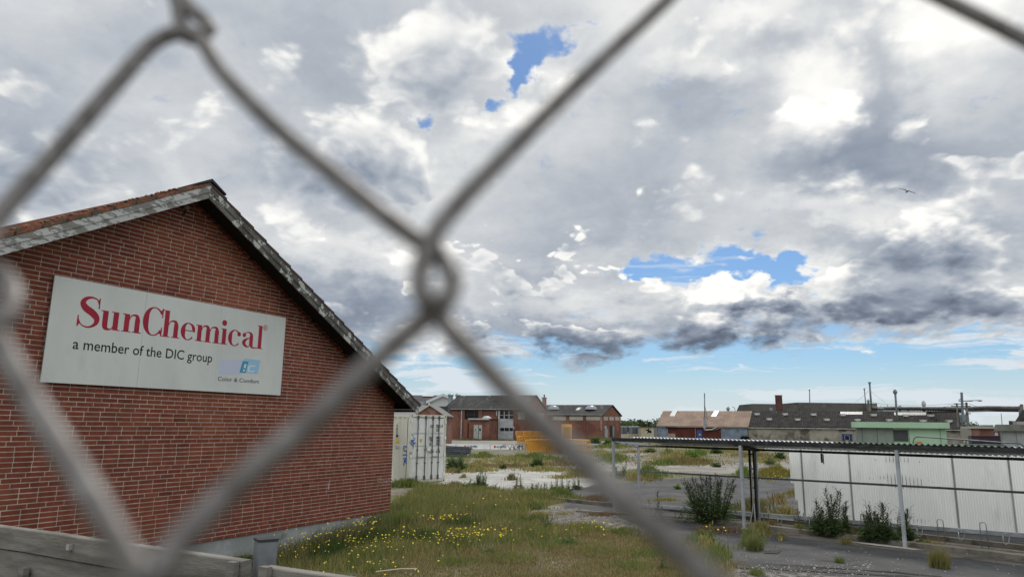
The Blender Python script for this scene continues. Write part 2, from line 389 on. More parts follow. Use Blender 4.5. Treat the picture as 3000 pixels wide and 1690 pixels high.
while z < 6.0:
    s = 0.0 - (0.115 if row % 2 else 0.0) - .0; k = 0
    first = True
    jit = r.choice((0, .06, .115, .175)) if row > 0 else 0
    x1 = 0.0
    while x1 > -11.7:
        L = .228
        if first and jit: L = max(.108, jit)
        first = False
        x0 = max(x1 - L, -11.72)
        hi = ztop((x0 + x1) / 2) - .10
        if z + .05 < hi:
            v = r.uniform(.80, 1.08); h = r.uniform(-.06, .10)
            if r.random() < .03: v *= .75
            # bricks low on the right are cleaner and more orange
            mb.col = (v * (1 + h * .3), v * (1 + h), v * (1 + h * .5))
            o = r.uniform(-.0015, .0015); a, b = x0 + r.uniform(0, .002), x1 - r.uniform(0, .002)
            zz, z1 = z + r.uniform(0, .0015), z + .0525 + r.uniform(-.001, .001)
            f = .0045
            mb.add([Pw_(a, -.009, zz), Pw_(b, -.009, zz), Pw_(b, -.009, z1), Pw_(a, -.009, z1),
                    Pw_(a + .001, o - .002, zz), Pw_(b - .001, o - .002, zz), Pw_(b - .001, o - .002, z1), Pw_(a + .001, o - .002, z1),
                    Pw_(a + f, o, zz + f), Pw_(b - f, o, zz + f), Pw_(b - f, o, z1 - f), Pw_(a + f, o, z1 - f)],
                   [(8, 9, 10, 11), (4, 5, 9, 8), (5, 6, 10, 9), (6, 7, 11, 10), (7, 4, 8, 11), (0, 1, 5, 4), (1, 2, 6, 5), (2, 3, 7, 6), (3, 0, 4, 7)])
        x1 = x0 - .012
    z += .0667; row += 1
bricks = mb.build('brick_face', brickm, bld)
mb = MB(); mb.box(-11.69, -.012, -DEEP + .05, -.03, -.7, .309, lambda u, w, z: Pw_(u, w, z))
plinthm = mat('plinth_render', (.36, .37, .36), (.25, .26, .25), 1.5, rough=.9, bump=.006, bscale=25, c3=(.16, .17, .14), s3=2.2, thr3=(.6, .75))
mb.build('plinth', plinthm, bld)
# roof slabs, soffit
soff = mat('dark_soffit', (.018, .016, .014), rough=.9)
tile = mat('mossy_orange_tile', (.30, .115, .06), (.19, .08, .05), 6, rough=.92, bump=.02, bscale=22, c3=(.11, .085, .06), s3=5, thr3=(.48, .6))
barge = mat('flaking_white_paint', (.47, .475, .455), (.20, .19, .17), 3.2, stretch=(.8, .6, 1.8), rough=.85, bump=.004, bscale=22, thr=(.485, .52), c3=(.22, .215, .20), s3=9, thr3=(.53, .57), detail=10)
dark_t = mat('weathered_bare_board', (.15, .145, .13), (.085, .08, .07), 3, rough=.9, bump=.005, bscale=22, thr=(.4, .6), c3=(.46, .46, .43), s3=6, thr3=(.545, .575), detail=10)
EN = 0.27                                            # eaves reach past the wall
for side in (-1, 1):
    e = RS + side * (5.89 + EN)
    # roof deck with soffit underneath
    mb = MB()
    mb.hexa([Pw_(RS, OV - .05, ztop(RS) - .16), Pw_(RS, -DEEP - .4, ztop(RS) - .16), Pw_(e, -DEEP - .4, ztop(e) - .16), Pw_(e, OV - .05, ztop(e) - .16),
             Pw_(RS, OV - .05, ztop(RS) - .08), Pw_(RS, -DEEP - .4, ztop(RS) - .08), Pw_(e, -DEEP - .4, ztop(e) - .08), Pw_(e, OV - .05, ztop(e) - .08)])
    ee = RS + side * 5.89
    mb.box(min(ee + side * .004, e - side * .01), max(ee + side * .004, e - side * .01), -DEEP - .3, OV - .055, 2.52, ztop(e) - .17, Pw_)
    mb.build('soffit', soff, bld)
    # tiles laid in courses
    mb = MB(); r = random.Random(5 + side)
    th = .045 if side < 0 else .03
    nC = 20; Ls = (5.89 + EN) / nC
    for i in range(nC):
        a = RS + side * i * Ls; b = RS + side * ((i + 1) * Ls + .03)
        dz = r.uniform(-.004, .006)
        for (wa, wb) in ((OV + .03, OV - .30), (OV - .30, -3.0), (-3.0, -DEEP - .45)):
            j = r.uniform(-.005, .005)
            q = [(a, wa, ztop(a) - .079), (a, wb, ztop(a) - .079), (b, wb, ztop(b) - .079), (b, wa, ztop(b) - .079),
                 (a, wa, ztop(a) - .079 + th + j * .3), (a, wb, ztop(a) - .079 + th + j * .3), (b, wb, ztop(b) - .072 + th + .022 + dz), (b, wa, ztop(b) - .072 + th + .022 + dz)]
            mb.hexa([Pw_(*t) for t in q])
    # moss cushions along the verge
    if side < 0:
        for i in range(150):
            s_ = RS + side * r.uniform(.5, 6.0); w = OV - r.uniform(-.02, .5); q = r.uniform(.010, .032)
            c = Pw_(s_, w, ztop(s_) - .004)
            mb.dome(c, q * r.uniform(.8, 1.8), q * 1.2, q * .9, 7, 3)
    mb.build('roof', tile if side < 0 else mat('dark_roof_edge', (.06, .05, .045), (.10, .06, .045), 5, rough=.9), bld)
    # barge boards: upper board proud of the lower one
    for nm, ta, tb, w0, w1 in (('barge_board', -.085, -.195, OV - .005, OV + .022), ('barge_board', -.190, -.300, OV - .02, OV + .006)):
        seg = [0, .9, 2.3, 3.9, 5.89 + EN]
        for q0, q1 in ((0, 5.89 + EN),):
            a = RS + side * q0; b = RS + side * q1
            mb = MB()
            P4 = [(a, ztop(a) + tb), (b, ztop(b) + tb), (b + side * .0, ztop(b) + ta), (a, ztop(a) + ta)]
            # cut square to the slope at the eaves end
            P4[1] = (b - side * .05, ztop(b - side * .05) + tb); P4[2] = (b + side * .0, ztop(b) + ta)
            mb.prism(P4, w0, w1, Pw_)
            mb.build(nm, barge if side < 0 else dark_t, bld)
mb = MB()
for side in (-1, 1):
    a, b = RS, RS + side * .30
    mb.hexa([Pw_(a, OV + .05, ztop(a) - .02), Pw_(a, .1, ztop(a) - .02), Pw_(b, .1, ztop(b) - .02), Pw_(b, OV + .05, ztop(b) + .0),
             Pw_(a, OV + .05, ztop(a) + .03), Pw_(a, .1, ztop(a) + .01), Pw_(b, .1, ztop(b) + .01), Pw_(b, OV + .05, ztop(b) + .025)])
mb.build('ridge_cap', mat('ridge_metal', (.03, .03, .032), rough=.6), bld)
# small hook lamp under the gable
u, zz = WALL.uv(535, 610)
lamp = thing('wall_lamp', 'small round lamp on a dark bracket high under the gable', 'lamp', Pw_(u, 0, zz))
mb = MB(); mb.tube([Pw_(u, 0, zz - .12), Pw_(u, .06, zz - .10), Pw_(u, .10, zz)], .012, 8); mb.build('bracket', soff, lamp)
mb = MB(); mb.dome(Pw_(u, .10, zz), .045, .045, .05, 10, 4); mb.tube([Pw_(u, .10, zz - .03), Pw_(u, .10, zz + .005)], .045, 10); mb.build('lamp_shade', mat('lamp_grey', (.25, .25, .25), rough=.5), lamp)
# white paint splash and scratched tag on the bricks
paint = mat('chalk_paint', (.55, .50, .46), (.25, .12, .09), 40, rough=.9)
mb = MB(); u, zz = WALL.uv(963, 1419)
mb.prism([(u - .02, zz - .10), (u + .005, zz - .11), (u + .02, zz - .02), (u + .035, zz + .07), (u + .01, zz + .10), (u - .01, zz + .02)], .0025, .004, Pw_)
mb.build('paint_mark', paint, bld)
mb = MB()
def stroke(mb, pts, w, W0, pl):
    for a, b in zip(pts, pts[1:]):
        (ua, za), (ub, zb) = pl.uv(*a), pl.uv(*b); L = math.hypot(ub - ua, zb - za) or 1; nx_, nz_ = -(zb - za) / L * w, (ub - ua) / L * w
        mb.prism([(ua - nx_, za - nz_), (ub - nx_, zb - nz_), (ub + nx_, zb + nz_), (ua + nx_, za + nz_)], W0, W0 + .0015, pl.p)
for pts in ([(1107, 1398), (1106, 1427)], [(1107, 1400), (1114, 1399), (1118, 1406), (1108, 1412)], [(1120, 1412), (1124, 1405), (1128, 1412), (1120, 1420), (1118, 1412)],
            [(1131, 1402), (1131, 1420)], [(1127, 1409), (1136, 1408)], [(1136, 1418), (1137, 1404), (1141, 1404), (1142, 1418)], [(1110, 1412), (1116, 1424)]):
    stroke(mb, pts, .006, .002, WALL)
mb.build('scratched_tag', paint, bld)

# =================================================================== SIGN BOARD
u0, u1, z0, z1 = -7.876, -3.588, 2.749, 4.211
sign = thing('sign_board', 'large white company sign on the brick gable', 'sign', Pw_((u0 + u1) / 2, .0, z0))
signm = mat('sign_panel', (.60, .62, .58), (.55, .57, .54), 1.2, stretch=(1, 1, .4), rough=.55, c3=(.45, .46, .41), s3=1.8, thr3=(.56, .82))
SW = .062
um1, um2 = WALL.uv(400, 1134, SW)[0], WALL.uv(627, 1146, SW)[0]
for a, b in ((u0, um1 - .002), (um1 + .002, um2 - .001), (um2 + .001, u1)):
    mb = MB(); mb.box(a, b, .045, SW, z0, z1, Pw_); mb.build('panel', signm, sign)
mb = MB(); mb.box(u0 + .02, u1 - .02, .003, .044, z0 + .02, z1 - .02, Pw_); mb.build('backing_frame', mat('sign_frame', (.05, .05, .05), rough=.7), sign)
red = mat('sign_red', (.36, .012, .035), (.30, .012, .03), 4, rough=.5)
blk = mat('sign_black', (.012, .012, .013), rough=.5)

LK = 3.389
def suv(x, y): return WALL.uv(100 + x / LK, 780 + y / LK, SW)
class Glyph:
    """letters drawn as flat strokes of changing width, in a box x 0..1, y in x-heights"""
    def __init__(s, mb, T): s.mb = mb; s.T = T; s.k = 0
    def poly(s, pts):
        s.k += 1; w = SW + .0012 + .00012 * (s.k % 7)
        s.mb.add([WALL.p(*(lambda q: (q[0], w, q[1]))(s.T(x, y))) for x, y in pts], [tuple(range(len(pts)))])
    def rect(s, x0, x1, y0, y1): s.poly([(x0, y0), (x1, y0), (x1, y1), (x0, y1)])
    def serif(s, x0, x1, y, up=1, t=.055): s.rect(x0, x1, y, y + t * up)
    def var(s, pts, ar):        # pts (x,y,w) : widths in y units; ar = x units per y unit
        P = []
        n = len(pts); M = 10
        for i in range(n - 1):
            p0, p1, p2, p3 = pts[max(i - 1, 0)], pts[i], pts[i + 1], pts[min(i + 2, n - 1)]
            for j in range(M):
                t = j / M
                P.append([0.5 * (2 * b + (c - a) * t + (2 * a - 5 * b + 4 * c - d) * t * t + (3 * b - a - 3 * c + d) * t ** 3) for a, b, c, d in zip(p0, p1, p2, p3)])
        P.append(list(pts[-1])); L = []; R_ = []
        for i in range(len(P)):
            a, b = P[max(i - 1, 0)], P[min(i + 1, len(P) - 1)]
            dx, dy = (b[0] - a[0]) / ar, b[1] - a[1]; l = math.hypot(dx, dy) or 1
            nx_, ny_ = -dy / l * P[i][2] / 2 * ar, dx / l * P[i][2] / 2
            L.append((P[i][0] + nx_, P[i][1] + ny_)); R_.append((P[i][0] - nx_, P[i][1] - ny_))
        s.k += 1; w = SW + .0012 + .00012 * (s.k % 7)
        q = [WALL.p(*(lambda q: (q[0], w, q[1]))(s.T(x, y))) for x, y in L + R_]; n = len(L)
        s.mb.add(q, [(i, i + 1, n + i + 1, n + i) for i in range(n - 1)])
    def disc(s, cx, cy, r, ar, n=18): s.poly([(cx + r * ar * math.cos(2 * math.pi * i / n), cy + r * math.sin(2 * math.pi * i / n)) for i in range(n)])
mb = MB()
# every letter: left/right edge (zoom px) along the bottom edge, x-height and baseline follow the sign's own slope
base0, base1 = suv(440, 600), suv(2262, 815)
XH = abs(suv(900, 650)[1] - suv(915, 468)[1]) * .98
BZ = (base0[1] + base1[1]) / 2 + .0
def U(x): # zoom px along the baseline -> u
    return suv(x, 600 + (x - 440) * .118)[0]
def letter(x0, x1):
    a, b = U(x0), U(x1)
    return Glyph(mb, lambda x, y: (a + (b - a) * x, BZ + y * XH)), XH / (b - a)
W = .30    # thick stem, in x-heights
T_ = .05
def stem(g, ar, x, y0, y1, w=W, sl=True, sr=True, top=True, bot=True, sw=.12, topr=False):
    g.rect(x, x + w * ar, y0, y1)
    if bot: g.serif(x - (sw * ar if sl else 0), x + w * ar + (sw * ar if sr else 0), y0, 1, T_)
    if top: g.serif(x - sw * ar, x + (w * ar * .8 if not topr else w * ar + sw * ar), y1 - T_, 1, T_)
# S
g_, ar = letter(412, 642)
CH = 1.62
g_.var([(.90, 1.32, .05), (.80, 1.50, .07), (.56, 1.58, .10), (.30, 1.47, .20), (.19, 1.23, .30), (.33, .98, .36), (.62, .78, .38), (.83, .54, .33), (.84, .28, .24), (.68, .07, .13), (.46, -.01, .08), (.20, .10, .06), (.05, .42, .045)], ar)
g_.rect(.875, .93, 1.02, 1.60); g_.rect(.02, .075, -.02, .56); g_.poly([(.80, 1.42), (.93, 1.60), (.93, 1.10)]); g_.poly([(.02, .44), (.02, -.02), (.16, .16)])
# u
g_, ar = letter(640, 850)
stem(g_, ar, .12, .22, 1.0, bot=False); g_.var([(.12 + W * ar / 2, .30, .30), (.12 + W * ar / 2 + .03, .10, .26), (.42, .015, .12), (.56, .05, .06), (.64, .20, .05)], ar)
stem(g_, ar, .62, 0, 1.0, sl=False)
# n
def nn(g_, ar, x0, xr, last=True):
    g_.var([(x0 + W * ar, .72, .05), (x0 + W * ar + .35 * (xr - x0 - W * ar), .94, .07), (xr + W * ar * .25, .96, .16), (xr + W * ar * .5, .74, .29), (xr + W * ar * .5, .5, .30)], ar)
    stem(g_, ar, xr, 0, .62, top=False)
g_, ar = letter(862, 1062)
stem(g_, ar, .10, 0, 1.0); nn(g_, ar, .10, .62)
# C
def ring(g_, ar, cx, cy, rx, ry, a0, a1, thick, thin, n=26, p=1.5):
    pts = []
    for i in range(n + 1):
        a = math.radians(a0 + (a1 - a0) * i / n); c = abs(math.cos(a)) ** p
        w = thin + (thick - thin) * c * (1 if math.cos(a) < 0 or thick < 0 else (1 if a1 - a0 > 350 else .35))
        pts.append((cx + (rx - w / 2 * ar) * math.cos(a), cy + (ry - w / 2) * math.sin(a), w))
    g_.var(pts, ar)
g_, ar = letter(1062, 1278)
ring(g_, ar, .50, .80, .49, .83, 38, 322, .36, .06)
g_.rect(.865, .92, 1.06, 1.62); g_.poly([(.78, 1.44), (.92, 1.62), (.92, 1.12)]); g_.rect(.865, .92, .0, .50); g_.poly([(.78, .18), (.92, 0.0), (.92, .50)])
# h
g_, ar = letter(1255, 1442)
stem(g_, ar, .12, 0, 1.56); nn(g_, ar, .12, .64)
# e
def e_(g_, ar):
    ring(g_, ar, .48, .50, .46, .53, 0, 318, .31, .055); g_.rect(.10, .90, .52, .575)
    g_.var([(.86, .53, .10), (.83, .70, .22), (.72, .90, .14), (.5, 1.0, .05)], ar)
g_, ar = letter(1444, 1598); e_(g_, ar)
# m
g_, ar = letter(1592, 1838)
stem(g_, ar, .08, 0, 1.0); nn(g_, ar, .08, .42); nn(g_, ar, .42, .78)
# i
g_, ar = letter(1836, 1918)
stem(g_, ar, .28, 0, 1.0, w=.30); g_.disc(.45, 1.36, .19, ar)
# c
g_, ar = letter(1918, 2052)
ring(g_, ar, .48, .50, .47, .53, 40, 318, .31, .055); g_.disc(.80, .78, .145, ar)
# a
g_, ar = letter(2052, 2202)
stem_x = .52
g_.rect(stem_x, stem_x + W * ar, .12, .72); g_.var([(stem_x + W * ar / 2, .70, .30), (stem_x + W * ar * .4, .90, .20), (.42, 1.0, .07), (.20, .90, .06)], ar); g_.disc(.17, .78, .14, ar)
g_.var([(.56, .62, .05), (.34, .54, .12), (.17, .30, .28), (.30, .08, .16), (.50, .06, .06), (.56, .2, .05)], ar)
g_.var([(stem_x + W * ar * .6, .2, .27), (stem_x + W * ar * .75, .05, .14), (.95, .03, .06), (1.0, .12, .05)], ar)
# l
g_, ar = letter(2196, 2270)
stem(g_, ar, .28, 0, 1.56)
# registered mark
a, zc = suv(2296, 610); rr = .052
pts = [(a + rr * math.cos(t / 24 * 2 * math.pi), zc + rr * math.sin(t / 24 * 2 * math.pi)) for t in range(25)]
for (p, q) in zip(pts, pts[1:]):
    mb.prism([(p[0], p[1]), (q[0], q[1]), (a + (q[0] - a) * .86, zc + (q[1] - zc) * .86), (a + (p[0] - a) * .86, zc + (p[1] - zc) * .86)], SW + .001, SW + .002, Pw_)
mb.prism([(a - .022, zc - .03), (a - .012, zc - .03), (a - .012, zc + .03), (a - .022, zc + .03)], SW + .001, SW + .002, Pw_)
mb.prism([(a - .012, zc + .03), (a + .016, zc + .026), (a + .020, zc + .010), (a + .012, zc - .002), (a - .012, zc - .004), (a - .012, zc + .004), (a + .006, zc + .005), (a + .010, zc + .012), (a + .006, zc + .020), (a - .012, zc + .022)], SW + .001, SW + .002, Pw_)
mb.prism([(a - .002, zc), (a + .010, zc), (a + .024, zc - .03), (a + .012, zc - .03)], SW + .001, SW + .0018, Pw_)
mb.build('lettering', red, sign)

def text_on(name, body, pl, w, ua, ub, zb, height, material, parent, extr=.0008, shear=0, vertical=False, T=None, bold=0.0):
    c = bpy.data.curves.new(name, 'FONT'); c.body = body; c.size = 1.0; c.resolution_u = 3; c.offset = bold
    o = bpy.data.objects.new(name, c); scene.collection.objects.link(o)
    bpy.context.view_layer.update()
    me = bpy.data.meshes.new_from_object(o.evaluated_get(bpy.context.evaluated_depsgraph_get()))
    bpy.data.objects.remove(o); bpy.data.curves.remove(c)
    V = np.zeros(len(me.vertices) * 3); me.vertices.foreach_get('co', V); V = V.reshape(-1, 3)
    mn, mx = V.min(0), V.max(0); sx = (ub - ua) / (mx[0] - mn[0])
    sy = height / .72 if height else abs(sx)
    b = parent['_b'] if parent is not None else (0, 0, 0)
    out_ = [(T or pl.p)(ua + (q[0] - mn[0]) * sx, w, zb + q[1] * sy) for q in V]
    for i, q in enumerate(out_): me.vertices[i].co = (q[0] - b[0], q[1] - b[1], q[2] - b[2])
    me.materials.append(material); me.update(); me.name = name
    o = bpy.data.objects.new(name, me); scene.collection.objects.link(o); o.parent = parent; return o
ua, zb = suv(378, 828); ub, zb2 = suv(1765, 950)
text_on('lettering', 'a member of the DIC group', WALL, SW + .0012, ua, ub, (zb + suv(1700, 938)[1]) / 2, .155, blk, sign, bold=.008)
ua, zb = suv(1822, 1135); ub, zb2 = suv(2232, 1162)
text_on('lettering', 'Color & Comfort', WALL, SW + .0012, ua, ub, (zb + zb2) / 2, .072, blk, sign, bold=.006)
def para(name, pts, c, lift):
    mb = MB(); q = [suv(*p) for p in pts]; mb.add([Pw_(a, SW + lift, b) for a, b in q], [tuple(range(len(q)))]); return mb.build(name, mat(name + '_ink', c, rough=.55), sign)
para('faded_logo', [(1852, 922), (2080, 930), (2050, 1078), (1826, 1068)], (.50, .53, .64), .0006)
para('logo_tile', [(2085, 915), (2250, 932), (2218, 1070), (2040, 1052)], (.30, .50, .66), .0008)
para('logo_tile', [(2070, 940), (2128, 945), (2098, 1060), (2038, 1053)], (.05, .28, .42), .0012)
para('logo_mark', [(2088, 968), (2108, 970), (2100, 1010), (2080, 1008)], (.62, .68, .70), .0016)
para('logo_mark', [(2076, 1022), (2094, 1024), (2090, 1042), (2070, 1040)], (.62, .68, .70), .0016)
para('logo_mark', [(2134, 982), (2198, 984), (2194, 996), (2142, 996), (2134, 1034), (2188, 1038), (2184, 1050), (2118, 1046), (2122, 1002)], (.58, .68, .74), .0016)

# =================================================================== CHAIN-LINK MESH close to the lens
import itertools
ca, cb = 10.7, 9.0                       # 1/depth of the mesh: it leans away from the camera at the top
def mesh_pt(x, y, lift=0.0):
    d = ray(x * S3, y * S3); v_ = (y * S3 - CYP) / F
    return CAM + d * (1.0 / (ca + cb * v_) + lift)
HM = np.array([[0, 0, 480, 78], [1, 0, 1095, 705], [0, 1, -30, 770], [1, 1, 375, 1440], [1, -1, 1905, -240], [2, 0, 2350, 1985]], float)
A_ = []
for i, j, x, y in HM:
    A_.append([i, j, 1, 0, 0, 0, -x * i, -x * j, -x]); A_.append([0, 0, 0, i, j, 1, -y * i, -y * j, -y])
H9 = np.linalg.svd(np.array(A_))[2][-1].reshape(3, 3)
knots = {(int(i), int(j)): (x, y) for i, j, x, y in HM}
knots[(1, -1)] = (1905, -240); knots[(2, -1)] = (3250, 440); knots[(2, 0)] = (2350, 1985); knots[(0, -1)] = (1085, -600)
def knot(i, j):
    if (i, j) in knots: return knots[(i, j)]
    q = H9 @ np.array([i, j, 1.0])
    return (q[0] / q[2], q[1] / q[2]) if q[2] * H9[2, 2] > 0 else None
# mesh-plane coordinates of the knots, so that the unseen knots continue the seen ones regularly
A0, A1, A2 = mesh_pt(*knot(0, 0)), mesh_pt(*knot(1, 0)), mesh_pt(*knot(0, 1))
K3 = {}
for i in range(-3, 7):
    for j in range(-5, 5):
        base = A0 + (mesh_pt(*knots[(2, 0)]) - A0) * i / 2 + (mesh_pt(*knots[(0, 1)]) - mesh_pt(*knots[(1, -1)]) + (A1 - A0)) * j / 2
        K3[(i, j)] = mesh_pt(*knots[(i, j)]) if (i, j) in knots and (i, j) != (0, -1) else base
nrm = np.cross(A1 - A0, A2 - A0); nrm /= np.linalg.norm(nrm)
if nrm @ (CAM - A0) < 0: nrm = -nrm
galv = mat('galvanised_wire', (.15, .138, .128), (.09, .08, .072), 220, rough=.45, metal=.35, c3=(.23, .22, .21), s3=500, thr3=(.55, .65), bump=.0001, bscale=900, spec=.4)
cl = thing('chain_link_fence', 'blurred grey chain-link wire mesh close in front of everything', 'fence', (0, .12, 0))
WR = .00150
NEAR = {0: [(-900, 380, 0), (-520, 90, 0), (-300, 330, 0), (-110, 610, .001), (-55, 672, .002), (0, 690, .002), (28, 740, .001), (12, 798, 0), (-30, 826, -.001), (-72, 795, -.001), (-82, 740, -.001), (-62, 670, -.001), (-5, 548, 0), (130, 395, 0), (290, 213, 0), (375, 118, .0005), (432, 86, .001), (478, 84, .001), (510, 108, .0005), (560, 185, 0), (700, 325, 0), (860, 455, 0), (965, 540, .0005), (1035, 592, .0015), (1080, 622, .002), (1125, 645, .002), (1148, 695, .001), (1136, 752, 0), (1095, 778, -.001), (1058, 750, -.001), (1046, 700, -.001), (1058, 645, -.001), (1100, 578, -.0005), (1160, 505, 0), (1310, 352, 0), (1500, 165, 0), (1690, -12, 0), (1860, -190, 0), (1905, -235, 0), (1990, -190, 0), (2330, -22, 0), (2576, 100, 0), (2900, 270, 0), (3190, 420, 0), (3260, 480, 0), (3330, 420, 0), (3700, 100, 0)],
        1: [(-700, 1500, 0), (-400, 1200, 0), (-110, 870, 0), (-60, 812, .001), (-30, 800, .001), (-2, 862, 0), (60, 975, 0), (150, 1122, 0), (240, 1262, 0), (310, 1385, 0), (345, 1435, 0), (368, 1462, 0), (392, 1440, 0), (420, 1402, 0), (480, 1330, 0), (640, 1178, 0), (800, 1045, 0), (920, 930, 0), (1010, 850, 0), (1062, 806, .001), (1092, 788, .002), (1120, 812, .001), (1180, 880, 0), (1300, 1005, 0), (1450, 1148, 0), (1600, 1288, 0), (1780, 1450, 0), (2000, 1650, 0), (2350, 1985, 0), (2700, 1400 + 300, 0), (3240, 560, 0), (3600, 900, 0)],
        -1: [(-500, -300, 0), (-520, 60, 0), (-100, -380, 0), (120, -620, 0), (330, -260, 0), (432, -30, 0), (446, 45, .001), (462, 92, .002), (505, 104, .002), (546, 74, .001), (520, 42, 0), (478, 8, -.001), (452, -40, -.001), (560, -200, 0), (1085, -640, 0), (1500, -420, 0), (1850, -215, 0), (1960, -215, 0), (2300, -600, 0)]}
for w in (-3, -2, -1, 0, 1, 3, 4):                       # wire w zigzags between knot rows w and w+1
    path = []
    cols = range(-7, 8)
    for h in cols:
        # knots with i-j = h and i+j = w or w+1
        row = w if (w - h) % 2 == 0 else w + 1
        i, j = (row + h) // 2, (row - h) // 2
        if (i, j) not in K3: continue
        c = K3[(i, j)]; up_ = (K3.get((i - 1, j - 1)) if (i - 1, j - 1) in K3 else c - (A2 + A1 - 2 * A0)); 
        vdir = c - up_; vdir = vdir / np.linalg.norm(vdir); hdir = np.cross(nrm, vdir)
        sgn = -1 if row == w else 1
        prev_left = 1
        path.append((c, vdir * sgn, hdir, sgn))
    pts = []
    # orientation of travel: increasing h
    trav = path[-1][0] - path[0][0]
    for k, (c, vd, hd, sgn) in enumerate(path):
        hd = hd if hd @ trav > 0 else -hd
        lens = .0034
        e = lens
        q = [(-1.9, -1.05, -1), (-1.25, -.35, -1), (-.98, .25, -.8), (-.72, .72, -.3), (0, 1.0, 0.2), (.72, .72, .6), (.98, .25, .9), (1.25, -.35, 1), (1.9, -1.05, 1)]
        for (a, b, dd) in q:
            pts.append(c + hd * a * e * .80 + vd * b * e + nrm * dd * WR * 1.0)
    # smooth the path
    if w in NEAR:
        tight = lambda x, y: ((1095 + (x - 1095) * .80, 712 + (y - 712) * .80) if 1040 < x < 1155 and 635 < y < 785 else ((470 + (x - 470) * .72, 62 + (y - 62) * .8) if w == -1 and 430 < x < 550 and 0 < y < 110 else (x, y)))
        pts = [mesh_pt(*tight(x, y), l) for x, y, l in NEAR[w]]
    sm = []
    for k in range(len(pts) - 1):
        p0, p1, p2, p3 = pts[max(k - 1, 0)], pts[k], pts[k + 1], pts[min(k + 2, len(pts) - 1)]
        M_ = 5 if w in NEAR else (3 if np.linalg.norm(p2 - p1) < .01 else 8)
        for t in np.arange(M_) / M_:
            if M_ == 8: sm.append(p1 + (p2 - p1) * t + (np.array([0, 0, -.0005]) * math.sin(math.pi * t)))
            else: sm.append(0.5 * (2 * p1 + (p2 - p0) * t + (2 * p0 - 5 * p1 + 4 * p2 - p3) * t * t + (3 * p1 - p0 - 3 * p2 + p3) * t ** 3))
    mb = MB(); mb.tube(sm, WR, 10, cap=False); mb.build('wire', galv, cl, smooth=True)

# =================================================================== BOARD FENCE with steel post
fz = 1.70
fa, fb = on_z(0, 1537, fz), on_z(740, 1640, fz)
FP = Plane(fa, fb - fa)
bf = thing('board_fence', 'grey weathered board fence with a square steel post below the gable', 'fence', tuple(FP.p(2.2, 0, 0)))
wood = mat('weathered_board', (.215, .20, .175), (.115, .105, .09), 2.6, stretch=(1, 1, 7), rough=.9, bump=.004, bscale=26, thr=(.35, .65), c3=(.075, .075, .045), s3=1.7, thr3=(.60, .74), detail=8)
wood_e = mat('end_grain', (.10, .085, .07), (.22, .19, .16), 30, rough=.95)
uL, uR = FP.uv(738, 1645)[0] - .02, FP.uv(788, 1645)[0]
r = random.Random(2)
def board(u0, u1, zt, zb, w0, w1, tilt=0.0, name='board'):
    mb = MB(); n = 14; f = .004
    vs = []
    for k in range(n + 1):
        u = u0 + (u1 - u0) * k / n; q = r.uniform(-.002, .002); t = tilt * (k / n)
        zt_, zb_ = zt + q + t, zb + r.uniform(-.002, .002) + t
        vs += [FP.p(u, w0, zb_), FP.p(u, w1, zb_), FP.p(u, w1, zt_ - f), FP.p(u, w1 - f, zt_), FP.p(u, w0 + f, zt_), FP.p(u, w0, zt_ - f)]
    fs = [(k * 6 + a, k * 6 + (a + 1) % 6, (k + 1) * 6 + (a + 1) % 6, (k + 1) * 6 + a) for k in range(n) for a in range(6)]
    fs += [tuple(range(5, -1, -1)), tuple(n * 6 + a for a in range(6))]
    mb.add(vs, fs); o = mb.build(name, wood, bf)
    mb = MB(); mb.dome(FP.p(u1 - .05, w1 - .002, (zt + zb) / 2), .006, .006, .004, 8, 3)
    return o
zs = fz
hts = [.105, .145, .145, .145, .145, .145, .145, .145, .145, .145]
for k, h in enumerate(hts):
    gap = .009 if k == 0 else .012
    board(-1.2, uL, zs - .0, zs - h, -.018, .018 if k else .030, -.010 * 0)
    zs -= h + gap
    if zs < .15: break
zs = fz - .012
for k, h in enumerate(hts):
    board(uR, uR + 3.2, zs, zs - h, -.018, .018 if k else .030)
    zs -= h + .010
    if zs < .15: break
for u in (-.9, FP.uv(100, 1660)[0], uL - .035, uR + .033, uR + 3.1):
    mb = MB(); mb.box(u - .022, u + .022, .034, .062, .05, fz - .17 if u < 0 or abs(u - FP.uv(100, 1660)[0]) < .01 else fz - .004, FP.p); mb.build('batten', wood, bf)
# steel post between the panels (turned a little)
pc = on_z(777, 1577, 1.76)
steel = mat('galvanised_post', (.20, .215, .225), (.14, .15, .16), 3.5, rough=.6, metal=.35, bump=.0006, bscale=60, c3=(.27, .28, .28), s3=9, thr3=(.55, .75))
a = math.radians(33)
def PT(x, y, z): return (pc[0] - .010 + x * math.cos(a) - y * math.sin(a), pc[1] + .045 + x * math.sin(a) + y * math.cos(a), z)
mb = MB(); hs = .041; f = .006
ring_ = [(-hs + f, -hs), (hs - f, -hs), (hs, -hs + f), (hs, hs - f), (hs - f, hs), (-hs + f, hs), (-hs, hs - f), (-hs, -hs + f)]
mb.add([PT(x, y, z) for z in (0, 1.745) for x, y in ring_], [(k, (k + 1) % 8, (k + 1) % 8 + 8, k + 8) for k in range(8)] + [tuple(range(8, 16))])
post = mb.build('post', steel, bf)
mb = MB(); mb.add([PT(x * 1.09, y * 1.09, z) for z in (1.747, 1.757) for x, y in ring_], [(k, (k + 1) % 8, (k + 1) % 8 + 8, k + 8) for k in range(8)] + [tuple(range(8, 16)), tuple(range(7, -1, -1))])
mb.build('cap', mat('black_cap', (.035, .037, .04), rough=.35), post)
mb = MB(); u, zz = FP.uv(210, 1600, .03); mb.box(u - .012, u + .012, .031, .050, zz - .014, zz + .012, FP.p); mb.build('nail_bracket', mat('bracket_metal', (.45, .45, .44), rough=.4, metal=.6), bf)

